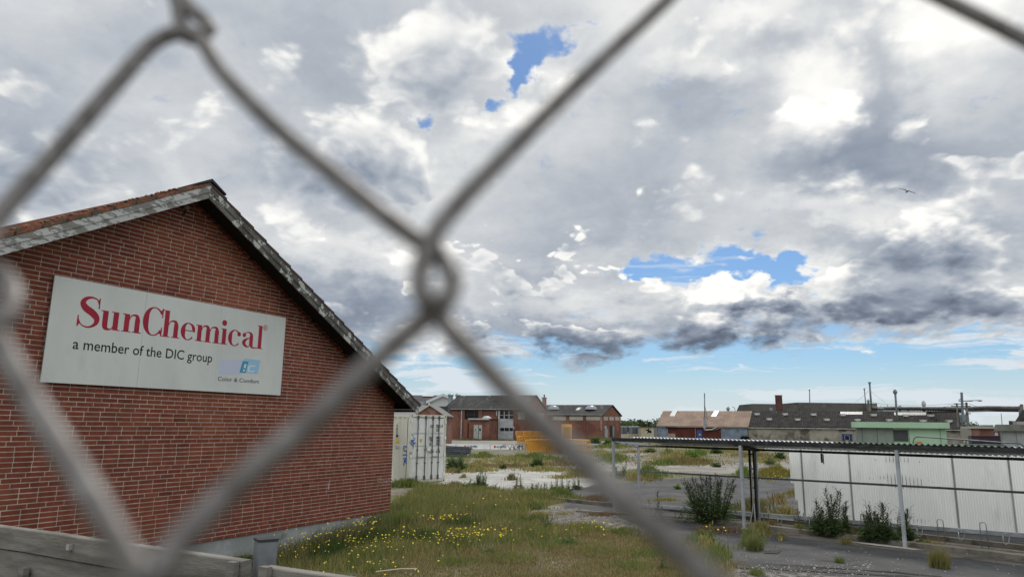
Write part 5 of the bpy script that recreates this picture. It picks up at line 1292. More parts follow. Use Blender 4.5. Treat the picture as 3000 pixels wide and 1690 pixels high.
# white hall
Yw = 135.0
def Wp(x, y, Yd=Yw): return tuple(at_y(x, y, Yd))
wh = thing('white_gabled_hall', 'white-rendered hall gable with black roof behind the small brick shed', 'hall', (Wp(1290, 1200)[0], Yw, 0))
apx = at_y(1299, 1160, Yw); le = at_y(1258, 1177, Yw); re_ = (2 * apx[0] - le[0], Yw, le[2])
mb = MB(); pts = [(le[0], 0), (re_[0], 0), (re_[0], le[2]), (apx[0], apx[2]), (le[0], le[2])]
mb.add([(x, Yw, z) for x, z in pts] + [(x, Yw + 12, z) for x, z in pts], [(0, 1, 2, 3, 4), (9, 8, 7, 6, 5)] + [(i, i + 5, (i + 1) % 5 + 5, (i + 1) % 5) for i in range(5)]); mb.build('wall', mat('white_render', (.50, .51, .50), (.44, .45, .44), .5), wh)
for s_, e in ((-1, le), (1, re_)):
    mb = MB(); ex = e[0] + s_ * .6; ez = e[2] - .35
    mb.hexa([(apx[0], Yw - .5, apx[2]), (apx[0], Yw - .1, apx[2]), (ex, Yw - .1, ez), (ex, Yw - .5, ez), (apx[0], Yw - .5, apx[2] + .5), (apx[0], Yw - .1, apx[2] + .5), (ex, Yw - .1, ez + .5), (ex, Yw - .5, ez + .5)]); mb.build('verge_board', mat('white_verge', (.56, .57, .56)), wh)
# black roof: it runs to the left, seen as a slope
mb = MB(); q = [at_y(1214, 1174.5, Yw + .2), at_y(1258, 1174.5, Yw + .2), at_y(1297, 1157.5, Yw + 5), at_y(1214, 1158, Yw + 5)]
q[0][0] -= 9; q[3][0] -= 9
mb.add([tuple(t) for t in q] + [tuple(t - np.array([0, 0, .3])) for t in q], [(0, 1, 2, 3), (0, 4, 5, 1), (1, 5, 6, 2), (2, 6, 7, 3), (3, 7, 4, 0)]); rf = mb.build('roof', mat('black_roof', (.035, .035, .04), (.05, .05, .055), .4), wh)
mb = MB(); q = [at_y(1235, 1162, Yw + 3.2), at_y(1267, 1162.5, Yw + 3.2), at_y(1274, 1158.5, Yw + 4.4), at_y(1240, 1158.5, Yw + 4.4)]; mb.add([tuple(t + np.array([0, 0, .12])) for t in q], [(0, 1, 2, 3)]); mb.build('rooflight', mat('rooflight_pale', (.45, .46, .40)), rf)
mb = MB(); a_, b_ = at_y(1150, 1182, Yw), at_y(1256, 1175, Yw); mb.box(a_[0], b_[0], Yw - .1, Yw + .1, 0, b_[2]); mb.build('side_wall', mat('band_grey', (.36, .37, .36), (.2, .2, .2), .6), wh)
slab_thing('dark_roofed_link', 'low dark roofed link between the white hall and the long brick hall', 'building', 100, 4, [('wall', 1262, 1290, 1306, 1206, brick_far, .5), ('roof', 1268, 1207, 1312, 1190, mat('link_roof', (.045, .045, .048)), 0)])
tv = mat('zinc_vent', (.27, .32, .35), (.20, .245, .27), 1.0, rough=.5, metal=.3)
for x0, x1, yb, lbl in ((1312.5, 1326, 1186, 'left of two fat zinc roof vents beside the white hall'), (1335, 1347, 1175, 'right of two fat zinc roof vents beside the long brick hall')):
    Yd = 118.0; a, b = at_y(x0, yb, Yd), at_y(x1, yb, Yd); t = at_y(x0, 1160, Yd)[2]; cx = (a[0] + b[0]) / 2; r_ = (b[0] - a[0]) / 2; zb = at_y(x0, yb + 14, Yd)[2]
    v = thing('roof_vent', lbl, 'vent', (cx, Yd, zb), 'fat zinc roof vents')
    mb = MB(); mb.tube([(cx, Yd, zb), (cx, Yd, t)], r_, 16); mb.build('drum', tv, v, smooth=False)
    mb = MB(); mb.tube([(cx, Yd, t + .002), (cx, Yd, t + .25), (cx, Yd, t + .5)], [r_ * 1.35, r_ * 1.35, r_ * .15], 16); mb.build('hood', tv, v)

# =================================================================== THINGS IN THE YARD
# crowd barriers
ym = mat('yellow_paint', (.70, .37, .06), (.58, .29, .04), 4, rough=.5)
def make_barrier():
    t = thing('crowd_barrier', 'yellow', 'barrier', (0, 0, 0)); L = 2.3
    mb = MB(); mb.tube([(-L / 2, 0, .12), (-L / 2, 0, .98), (-L / 2 + .06, 0, 1.06), (-L / 2 + .14, 0, 1.10), (L / 2 - .14, 0, 1.10), (L / 2 - .06, 0, 1.06), (L / 2, 0, .98), (L / 2, 0, .12)], .03, 8); mb.tube([(-L / 2, 0, .22), (L / 2, 0, .22)], .02, 6); mb.build('frame', ym, t, smooth=True)
    mb = MB()
    for k in range(1, 20): x = -L / 2 + L * k / 20; mb.tube([(x, 0, .22), (x, 0, 1.09)], .018, 5)
    mb.build('infill_bars', ym, t)
    for x in (-.75, .75): mb = MB(); mb.tube([(x, -.28, .02), (x, 0, .16), (x, .28, .02)], .02, 6); mb.build('foot', ym, t)
    return t
bar0 = make_barrier(); first = True
def put_barrier(x, y, z, rz, label, group, tilt=0.0):
    global first
    o = bar0 if first else copy_tree(bar0); first = False
    o.location = (x, y, z); o.rotation_euler = (tilt, 0, rz); o['label'] = label; o['group'] = group
c_ = at_y(1700, 1325, 60.0)
for k in range(9):
    put_barrier(c_[0] - .3 - .10 * k, 60.0 + .17 * k, 0, math.radians(4), 'yellow crowd barrier with its full length facing the camera, front of the right stack' if k == 0 else 'yellow crowd barrier packed in the right stack behind the front one', 'crowd barriers in the right yellow stack')
c_ = at_y(1592, 1326, 58.5)
for k in range(9):
    put_barrier(c_[0] + .22 * k - .6, 58.5 + .28 * k, 0, math.radians(38), 'yellow crowd barrier at the near end of the middle stack, beside the tube tangle' if k == 0 else 'yellow crowd barrier packed in the middle stack beside the tube tangle', 'crowd barriers in the middle yellow stack')
c_ = at_y(1532, 1306, 77.0)
for k in range(11):
    put_barrier(c_[0] + .26 * k - .1, 77.0 + .12 * k, .0, math.radians(62), 'yellow crowd barrier at the left end of the rear stack' if k == 0 else 'yellow crowd barrier standing in the tightly packed rear stack', 'crowd barriers in the rear yellow stack')
for k in range(7):
    put_barrier(c_[0] + .34 * k, 77.2 + .1 * k, .52, math.radians(58 + 5 * (k % 3)), 'yellow crowd barrier laid askew on top of the rear stack', 'crowd barriers lying on the rear stack', .22 * (1 if k % 2 else -1))
# yellow cage door
q0, q1 = at_y(1646, 1291, 104), at_y(1675, 1242, 104)
yc = thing('yellow_cage', 'tall yellow steel locker with slatted front behind the barriers', 'cage', ((q0[0] + q1[0]) / 2, 104, 0)); zt = q1[2]; xa, xb = q0[0], q1[0]
mb = MB(); mb.box(xa, xb, 104.05, 105.2, 0, zt); mb.build('body', ym, yc)
mb = MB(); mb.box(xa, xa + .22, 103.9, 104.048, 0, zt); mb.box(xb - .22, xb, 103.9, 104.048, 0, zt); mb.box(xa + .22, xb - .22, 103.9, 104.048, zt - .45, zt); mb.box(xa + .22, xb - .22, 103.9, 104.048, 0, .25); mb.build('frame', ym, yc)
mb = MB()
for k in range(9): x = xa + .28 + (xb - xa - .56) * k / 8; mb.box(x - .03, x + .03, 103.92, 104.045, .26, zt - .46)
mb.build('slats', mat('yellow_shade', (.52, .27, .03)), yc)
mb = MB(); mb.box(xb - .02, xb + .06, 103.95, 104.2, zt * .42, zt * .56); mb.build('lock', mat('lock_black', (.03, .03, .03)), yc)
# white concrete blocks with firm name
bw = mat('white_block', (.74, .74, .70), (.64, .64, .60), 1.5, rough=.8, c3=(.30, .29, .25), s3=3, thr3=(.62, .75))
ibl = mat('ink_blue', (.03, .05, .16), rough=.6); ird = mat('ink_red', (.45, .02, .03), rough=.6)
BY = 67.5
edgesx = [1272, 1335.5, 1436, 1537]
for k in range(3):
    a, b = on_z(edgesx[k], 1314), on_z(edgesx[k + 1], 1315)
    pl = Plane(at_y(edgesx[k], 1314, BY), (1, .0)); ua = .03; ub = at_y(edgesx[k + 1], 1314, BY)[0] - at_y(edgesx[k], 1314, BY)[0] - .03
    t = thing('barrier_block', ['white barrier block half hidden by the container, leftmost of three', 'white barrier block between the other two, in front of the brick annex', 'white barrier block ending at the tube tangle, rightmost of three'][k], 'barrier', pl.p((ua + ub) / 2, 0, 0), 'white barrier blocks')
    mb = MB(); mb.prism([(0, 0), (.26, 0), (.26, .10), (.20, .12), (.17, .47), (.09, .47), (.06, .12), (0, .10)], 0, ub - ua, lambda a_, b_, z_: pl.p(ua + b_, .13 - a_ * 1.0, z_)); mb.build('block', bw, t)
    if k == 0: txt = [('PEN', 1303.5, 1312)]
    elif k == 1: txt = [('AG GRUPPEN', 1367.5, 1398)]
    else: txt = [('AG GRUPPEN', 1454.5, 1483)]
    for s_, x0, x1 in txt:
        text_on('lettering', s_, pl, .085, pl.uv(x0, 1305, .085)[0], pl.uv(x1, 1305, .085)[0], .15, .21, ibl, t, bold=.02)
        if k: q = pl.uv(x0 - 7, 1305, .086)[0]; mb = MB(); mb.prism([(q, .15), (q + .08, .13), (q + .15, .19), (q + .15, .36), (q, .36)], .084, .09, pl.p); mb.build('emblem', ird, t)
# stack of grey profiles
sp_ = thing('profile_stack', 'stack of long grey plastic profiles lying right of the container', 'stack', tuple(on_z(1340, 1338)))
gp = [mat('grey_profile', (.12, .135, .155), (.09, .10, .115), 3, rough=.45), mat('grey_profile_pale', (.22, .24, .26), (.15, .165, .18), 3, rough=.45), mat('grey_profile_dark', (.045, .05, .06), rough=.5)]
r = random.Random(8); b0 = on_z(1378, 1337)
for k in range(15):
    z_ = .05 + k * .045; e = b0[0] - r.uniform(.0, .18) + k * .012 - (.25 if k < 4 else 0); mb = MB()
    mb.bar((e - 3.9, b0[1] + .3 + r.uniform(-.05, .05), z_ + .10 + r.uniform(0, .02)), (e, b0[1] - .1 + r.uniform(-.06, .06), z_ - .01), .9, .030 + r.uniform(0, .008)); mb.build('profile', gp[k % 3], sp_)
# tangle of tubes
tg = thing('tube_tangle', 'heap of bent black and white tubes between the yellow stacks', 'heap', tuple(on_z(1530, 1321)))
r = random.Random(12); c_ = on_z(1530, 1320)
for k in range(26):
    m_ = (gask, whitep, gask, greyp)[k % 4]; x = c_[0] + r.gauss(0, .62); y = c_[1] + r.gauss(0, .25); mb = MB(); z_ = .05; pts = []
    h_ = r.uniform(.2, .62); w_ = r.uniform(.3, .9); an = r.uniform(-.5, .5)
    for j in range(9): t = j / 8 * math.pi; pts.append((x + math.cos(t) * w_ / 2 * math.cos(an), y + math.cos(t) * w_ / 2 * math.sin(an), .04 + math.sin(t) * h_ + k * .004))
    mb.tube(pts, .022, 5); mb.build('tube', m_, tg)
mb = MB(); q = on_z(1735, 1312); mb.box(q[0] - .5, q[0] + .2, q[1], q[1] + .8, 0, .28); tag(mb.build('concrete_block', conc), 'low grey concrete slab block right of the yellow barriers', 'block')
# portable toilets
tm = mat('toilet_grey', (.10, .115, .125), (.075, .085, .095), 1.5, rough=.5); tr_ = mat('toilet_roof', (.30, .32, .33), rough=.4)
tl0 = thing('portable_toilet', 'toilet', 'toilet', (0, 0, 0), 'portable toilets in front of the trees')
mb = MB(); mb.box(-.6, .6, -.6, .6, .05, 2.05); mb.build('cabin', tm, tl0)
mb = MB(); mb.prism([(-.66, 2.055), (.66, 2.055), (.64, 2.2), (.3, 2.42), (-.3, 2.42), (-.64, 2.2)], -.64, .64, lambda a_, b_, z_: (a_, b_, z_)); mb.build('roof', tr_, tl0)
mb = MB(); mb.box(-.42, .42, -.64, -.602, .12, 1.95); dr_ = mb.build('door', mat('toilet_door', (.13, .145, .155), rough=.5), tl0)
tls = [(1820.5, 'leftmost portable toilet, half hidden by the smaller brick hall'), (1834, 'second portable toilet from the left in front of the trees'), (1847.5, 'third portable toilet from the left in front of the trees'), (1860, 'fourth portable toilet from the left in front of the trees'), (1870.5, 'rightmost portable toilet beside the beige hut')]
for k, (x, lb) in enumerate(tls):
    o = tl0 if k == 0 else copy_tree(tl0); q = at_y(x, 1270, 215); o.location = (q[0], 215 + (k % 2), 0); o.rotation_euler = (0, 0, .1 * (k - 2)); o['label'] = lb; o['category'] = 'toilet'
# beige hut
hy = 138.0; a, b = at_y(1878, 1282, hy), at_y(1915, 1251, hy)
hut = thing('beige_hut', 'small beige flat-roofed hut with black scrawl left of the pink-roofed shed', 'hut', ((a[0] + b[0]) / 2, hy, 0))
mb = MB(); mb.box(a[0], b[0], hy, hy + 2.4, 0, b[2]); mb.build('wall', mat('beige_render', (.44, .40, .27), (.36, .32, .21), 1.2), hut)
mb = MB(); mb.box(a[0] - .15, b[0] + .25, hy - .2, hy + 2.7, b[2] + .003, b[2] + .13); mb.build('roof', mat('hut_roof', (.07, .065, .05)), hut)
HP = Plane((a[0], hy), (1, 0)); mb = MB()
for pts in ([(1892, 1259), (1903, 1262), (1898, 1266), (1908, 1264)], [(1901, 1253), (1899, 1264)], [(1896, 1268), (1907, 1260), (1905, 1269)], [(1898, 1262), (1909, 1266)], [(1893, 1261), (1900, 1258)]):
    stroke(mb, pts, .09, .004, HP)
mb.build('graffiti', mat('black_spray', (.015, .015, .015)), hut)
mb = MB(); a2 = at_y(1917, 1282, 146); b2 = at_y(1926, 1253, 146); mb.box(a2[0], b2[0], 146, 147, 0, b2[2]); tag(mb.build('grey_screen', mat('screen_grey', (.17, .17, .16))), 'grey upright board between the beige hut and the pink-roofed shed', 'screen')
# distant street lamps
def lamp_post(lbl, x, yt, yb, Yd, arm, dirn=-1):
    b, t = at_y(x, yb, Yd), at_y(x, yt, Yd); o = thing('street_lamp', lbl, 'street lamp', (b[0], Yd, 0)); mb = MB()
    mb.tube([(b[0], Yd, 0), (b[0], Yd, t[2] - 1.0), (b[0] + dirn * arm * .3, Yd, t[2] - .2)], .09, 6); mb.build('pole', pole_m, o)
    mb = MB(); mb.tube([(b[0] + dirn * arm * .3, Yd, t[2] - .2), (b[0] + dirn * arm, Yd, t[2])], .08, 6); mb.build('arm', pole_m, o)
    mb = MB(); mb.box(b[0] + dirn * arm * 1.45 if dirn < 0 else b[0] + arm, b[0] + dirn * arm if dirn < 0 else b[0] + arm * 1.45, Yd - .2, Yd + .2, t[2] - .05, t[2] + .1); mb.build('lamp_head', greyp, o)
lamp_post('thin street lamp above the left end of the far trees', 1853, 1226.5, 1260, 260, 1.3)
lamp_post('thin street lamp above the right end of the far trees', 1912, 1229.5, 1260, 260, 1.3)
lamp_post('tiny street lamp behind the ridge of the pink-roofed shed', 2156.5, 1192, 1260, 230, .6)
# birds
gm_ = mat('gull_feathers', (.10, .10, .11), (.16, .16, .17), 8, rough=.9)
q = at_y(2657, 561, 60.0)
gull = MB()
def wing(pts, th=.007):
    n = len(pts)
    for (p0, c0_), (p1, c1_) in zip(pts, pts[1:]):
        p0, p1 = Vector(p0), Vector(p1)
        gull.hexa([p0 + Vector((0, -c0_, -th)), p1 + Vector((0, -c1_, -th)), p1 + Vector((0, c1_ * .3, -th)), p0 + Vector((0, c0_ * .3, -th)), p0 + Vector((0, -c0_, th)), p1 + Vector((0, -c1_, th)), p1 + Vector((0, c1_ * .3, th)), p0 + Vector((0, c0_ * .3, th))])
Q = Vector(q)
P2 = lambda x, y: Vector(at_y(x, y, 60.0))
wing([(P2(2656.5, 560), .10), (P2(2651, 557), .10), (P2(2648, 556), .09), (P2(2634, 553), .02)])
wing([(P2(2657, 560.5), .10), (P2(2663, 560.5), .10), (P2(2668, 562), .08), (P2(2683, 567.5), .02)])
gull.tube([tuple(Q + Vector((.0, -.30, -.01))), tuple(Q + Vector((0, -.22, -.03))), tuple(Q + Vector((0, -.05, -.05))), tuple(Q + Vector((0, .12, -.03))), tuple(Q + Vector((0, .28, 0)))], [.01, .04, .065, .05, .015], 8)
tag(gull.build('flying_gull', gm_, base=tuple(q), smooth=True), 'gull gliding with spread wings in the upper right sky', 'bird')
gl = mat('gull_white', (.45, .45, .44), (.2, .2, .21), 3, rough=.9)
def perched(x, y, Yd, lbl, s_=1.0, dirn=1):
    q = at_y(x, y, Yd); X, Yy, Zz = q; mb = MB()
    mb.tube([(X - .26 * dirn * s_, Yy, Zz + .13 * s_), (X - .1 * dirn * s_, Yy, Zz + .17 * s_), (X + .08 * dirn * s_, Yy, Zz + .22 * s_), (X + .14 * dirn * s_, Yy, Zz + .33 * s_), (X + .20 * dirn * s_, Yy, Zz + .36 * s_), (X + .28 * dirn * s_, Yy, Zz + .33 * s_)], [.02 * s_, .08 * s_, .09 * s_, .055 * s_, .05 * s_, .012 * s_], 7)
    mb.tube([(X, Yy, Zz - .01), (X, Yy, Zz + .12 * s_)], .012, 4); tag(mb.build('perched_gull', gl, base=(X, Yy, Zz), smooth=True), lbl, 'bird', 'gulls perched on the roofs')
perched(1436, 1163.5, 112, 'perched gull left of centre on the ridge of the long hall'); perched(1476, 1163, 112, 'perched gull nearest the wire crossing on the long hall ridge', 1, -1)
perched(1360, 1164, 113, 'perched gull at the left end of the long hall ridge', .8); perched(2532.5, 1141, 160, 'gull perched on top of the short thin flue', 1.1); perched(2811.5, 1173.4, 107.7, 'gull perched on the top cross arm of the utility pole', .9); perched(2133, 1195, 156, 'gull perched on the mushroom vent of the pink-roofed shed', 1.0)
# stick on the lawn
q0, q1 = on_z(1120, 1684), on_z(1222, 1677); mb = MB(); mb.tube([(q0[0] - .1, q0[1] + .0, .05), tuple((q0 + q1) / 2 + np.array([0, .03, .07])), (q1[0], q1[1], .06)], .011, 6); tag(mb.build('dry_stick', mat('bleached_wood', (.42, .38, .30)), base=tuple(q0)), 'bleached dry stick lying on the lawn above the fence boards', 'stick')

# =================================================================== VEGETATION
leafm = mat('leaf', (1, 1, 1), attr=True, rough=.75, spec=.15, sub=.38)
nr = np.random.default_rng(11)
def in_poly(P, poly):
    x, y = P[:, 0], P[:, 1]; ins = np.zeros(len(P), bool); n = len(poly)
    for i in range(n):
        (x1, y1), (x2, y2) = poly[i], poly[(i + 1) % n]
        c = ((y1 > y) != (y2 > y)) & (x < (x2 - x1) * (y - y1) / (y2 - y1 + 1e-12) + x1); ins ^= c
    return ins
def scatter(poly, dens):
    a = np.array(poly); lo, hi = a.min(0), a.max(0); n = int((hi - lo).prod() * dens); P = lo + nr.random((n, 2)) * (hi - lo); return P[in_poly(P, poly)]
def ghv(P):
    d = np.hypot(P[:, 0] - DIPC[0], P[:, 1] - DIPC[1]); t = np.clip(1 - d / 4.5, 0, 1); return -0.28 * t * t * (3 - 2 * t)
class Blades:
    def __init__(s): s.V = []; s.C = []
    def add(s, P, h, w, col, lean=.35, jit=.25):
        n = len(P)
        if n == 0: return
        h = np.broadcast_to(h, n) * nr.uniform(.55, 1.15, n); w = np.broadcast_to(w, n) * nr.uniform(.7, 1.3, n)
        z = ghv(P); a = nr.uniform(0, 2 * np.pi, n); dx, dy = np.cos(a) * w / 2, np.sin(a) * w / 2
        b = nr.uniform(0, 2 * np.pi, n); L = h * lean * nr.uniform(.2, 1.3, n); lx, ly = np.cos(b) * L, np.sin(b) * L
        base = np.stack([P[:, 0], P[:, 1], z - .01], 1)
        V = np.zeros((n, 5, 3)); V[:, 0] = base + np.stack([dx, dy, 0 * dx], 1); V[:, 1] = base - np.stack([dx, dy, 0 * dx], 1)
        mid = base + np.stack([lx * .35, ly * .35, h * .6], 1); V[:, 2] = mid - np.stack([dx, dy, 0 * dx], 1) * .7; V[:, 3] = mid + np.stack([dx, dy, 0 * dx], 1) * .7
        V[:, 4] = base + np.stack([lx, ly, h], 1); s.V.append(V)
        c = np.array(col); c = c[nr.integers(0, len(c), n)] if c.ndim == 2 else np.repeat(c[None], n, 0)
        c = c * nr.uniform(1 - jit, 1 + jit, (n, 1)); s.C.append(np.repeat(c[:, None], 5, 1))
    def build(s, name):
        V = np.concatenate(s.V).reshape(-1, 3); C = np.concatenate(s.C).reshape(-1, 3); n = len(V) // 5
        me = bpy.data.meshes.new(name); me.vertices.add(len(V)); me.vertices.foreach_set('co', V.ravel())
        idx = np.arange(n)[:, None] * 5; L = np.concatenate([idx + np.array([[0, 1, 2, 3]]), idx + np.array([[3, 2, 4]])], 1).ravel()
        me.loops.add(7 * n); me.loops.foreach_set('vertex_index', L); me.polygons.add(2 * n)
        st = (np.arange(n)[:, None] * 7 + np.array([[0, 4]])).ravel(); me.polygons.foreach_set('loop_start', st)
        me.update(calc_edges=True)
        at = me.color_attributes.new('col', 'FLOAT_COLOR', 'POINT'); at.data.foreach_set('color', np.hstack([C, np.ones((len(C), 1))]).ravel())
        me.materials.append(leafm); o = bpy.data.objects.new(name, me); scene.collection.objects.link(o); return stuff(o)
def PG(*pts): return [G(x, y) for x, y in pts]
GREEN = [(.13, .175, .045), (.17, .20, .055), (.10, .145, .045), (.22, .22, .075)]
OLIVE = [(.26, .235, .08), (.32, .27, .11), (.20, .205, .065), (.36, .30, .13)]
DRY = [(.29, .215, .10), (.24, .165, .085), (.35, .27, .145), (.18, .13, .07), (.21, .205, .07), (.15, .155, .05)]
RED = [(.20, .12, .08), (.26, .17, .11), (.20, .18, .09), (.15, .09, .06)]
LGR = [(.22, .28, .08)]; DKG = [(.06, .10, .03), (.08, .12, .035), (.05, .08, .025)]; TAN = [(.36, .29, .16), (.28, .22, .12), (.22, .15, .09)]
lawn_m = mat('lawn_soil', (.085, .08, .035), (.13, .10, .055), 1.6, rough=.98, bump=.02, bscale=18, c3=(.06, .05, .03), s3=3, thr3=(.5, .65))
wallx = [tuple(WALL.p(s_, .03, 0)[:2]) for s_ in (-11.5, -9, -6, -3, 0)]
lawn = wallx + [tuple(WALL.p(.2, -1.5, 0)[:2]), tuple(WALL.p(1.5, -1.5, 0)[:2])] + PG((1250, 1424), (1400, 1438), (1560, 1446), (1650, 1452), (1660, 1470), (1560, 1492), (1540, 1526), (1650, 1545), (1760, 1550), (1860, 1562), (1960, 1582), (2060, 1610), (2120, 1645), (2150, 1690)) + [(2.9, 4.6), (2.6, 3.2), (-5.5, 3.2), (-9, 5.5)]
grid_sheet('lawn_soil', lawn, .003, lawn_m, .35, .05, 21)
g_ = Blades()
P = scatter(lawn, 1300)
P = P[(P[:, 1] > 8.5) | ((P[:, 1] > 6) & (nr.random(len(P)) < .3))]
# keep what the camera side can see: drop most blades far left behind the fence
sw = (P - PC[:2]) @ WD[:2]; dw = (P - PC[:2]) @ np.array([nW[0], nW[1]])
dist = np.hypot(P[:, 0], P[:, 1])
dryp = PG((990, 1700), (1080, 1655), (1240, 1628), (1420, 1604), (1600, 1578), (1760, 1562), (1900, 1578), (2040, 1612), (2110, 1650), (2140, 1700)) + [(2.8, 4.0), (-1.2, 4.0)]
Pj = P + nr.normal(0, .28, P.shape) + .35 * np.sin(P[:, ::-1] * 2.3)
dry = in_poly(Pj, dryp).astype(float) * .9 + .06
tex = np.sin(P[:, 0] * 2.1 + 1.3 * np.sin(P[:, 1] * 1.7)) * np.sin(P[:, 1] * 1.3 + P[:, 0])
keep = nr.random(len(P)) < np.clip(1.15 - dist / 24, .3, 1); P, sw, dw, dry, dist, tex = [q[keep] for q in (P, sw, dw, dry, dist, tex)]
k1 = dry > nr.random(len(P))
hgt = np.where(k1, np.where(dry > .5, .05, .14) + .03 * (tex > .3), .19 + .07 * tex + .08 * (dw < .7)); hgt = np.where((dry > .5) & ~k1, .09, hgt)
wd = .0035 + dist * .00055
g_.add(P[k1], hgt[k1], wd[k1] * 1.2, DRY + [OLIVE[0], GREEN[1], OLIVE[2]], lean=1.1)
k2 = ~k1 & (tex + nr.normal(0, .5, len(P)) > .15)
g_.add(P[k2], hgt[k2], wd[k2], GREEN + [OLIVE[0]], lean=.5)
k3 = ~k1 & ~k2
g_.add(P[k3], hgt[k3], wd[k3], OLIVE + [DRY[0], GREEN[0]], lean=.5)
# long seed stalks along the wall and here and there
P = scatter(lawn, 55); dw = (P - PC[:2]) @ np.array([nW[0], nW[1]]); P = P[(dw < .9) | (nr.random(len(P)) < .16)]; P = P[P[:, 1] > 4.0]
g_.add(P, .40, .005, [(.20, .16, .09), (.12, .10, .05), (.07, .06, .035)], lean=.35)
P = scatter([tuple(WALL.p(s_, w, 0)[:2]) for s_, w in ((-9.5, .02), (0, .02), (0, .28), (-9.5, .28))], 420); g_.add(P, .33, .006, GREEN + OLIVE[:2] + [(.09, .075, .04)], lean=.5)
# clump at the wall corner
P = scatter([tuple(WALL.p(s_, w, 0)[:2]) for s_, w in ((-.9, .02), (.25, .02), (.3, .65), (-.7, .6))], 1500); g_.add(P, .42, .010, GREEN, lean=.4)
P = scatter(dryp[:9] + [(2.6, 8.6), (-1.8, 8.6)], 1500); P = P + nr.normal(0, .15, P.shape); tx = np.sin(P[:, 0] * 1.9 + 2) * np.sin(P[:, 1] * 2.6 + P[:, 0])
g_.add(P, .05 + .035 * (tx > .2), .011, DRY + DRY[:3] + OLIVE[:1], lean=1.4)
for cx, cy, rr, n in ((1500, 1640, .5, 700), (1620, 1600, .45, 600), (1330, 1650, .4, 500), (1760, 1620, .5, 600), (1240, 1600, .45, 700), (1850, 1660, .4, 400), (1480, 1585, .5, 800), (1900, 1625, .4, 500), (1120, 1660, .4, 600)):
    c = on_z(cx, cy)[:2]; g_.add(np.array(c) + nr.normal(0, rr * .5, (n, 2)), .12, .009, GREEN + LGR, lean=.8)
for cx, cy, rr, n, h_, pal in ((1180, 1500, .8, 900, .30, GREEN), (1290, 1480, .7, 900, .28, GREEN), (1350, 1540, .6, 600, .26, DKG), (1100, 1580, .5, 600, .28, DKG), (980, 1610, .5, 600, .28, DKG), (1240, 1580, .5, 500, .24, DKG), (1440, 1500, .7, 800, .26, GREEN), (1560, 1530, .5, 400, .2, DKG), (1040, 1540, .6, 700, .3, OLIVE), (1330, 1600, .4, 350, .18, DKG),
                               (1500, 1560, .5, 350, .24, TAN), (1250, 1545, .8, 260, .36, TAN), (1120, 1540, .8, 260, .38, TAN), (1400, 1520, .9, 260, .34, TAN), (1000, 1570, .8, 220, .38, TAN), (1330, 1480, .9, 240, .36, TAN), (1220, 1620, .6, 240, .2, TAN)):
    c = on_z(cx, cy)[:2]; g_.add(np.array(c) + nr.normal(0, rr * .45, (n, 2)) * np.array([1, 1.6]), h_, .010 if pal is not TAN else .006, pal, lean=.55)
g_.build('lawn_grass')
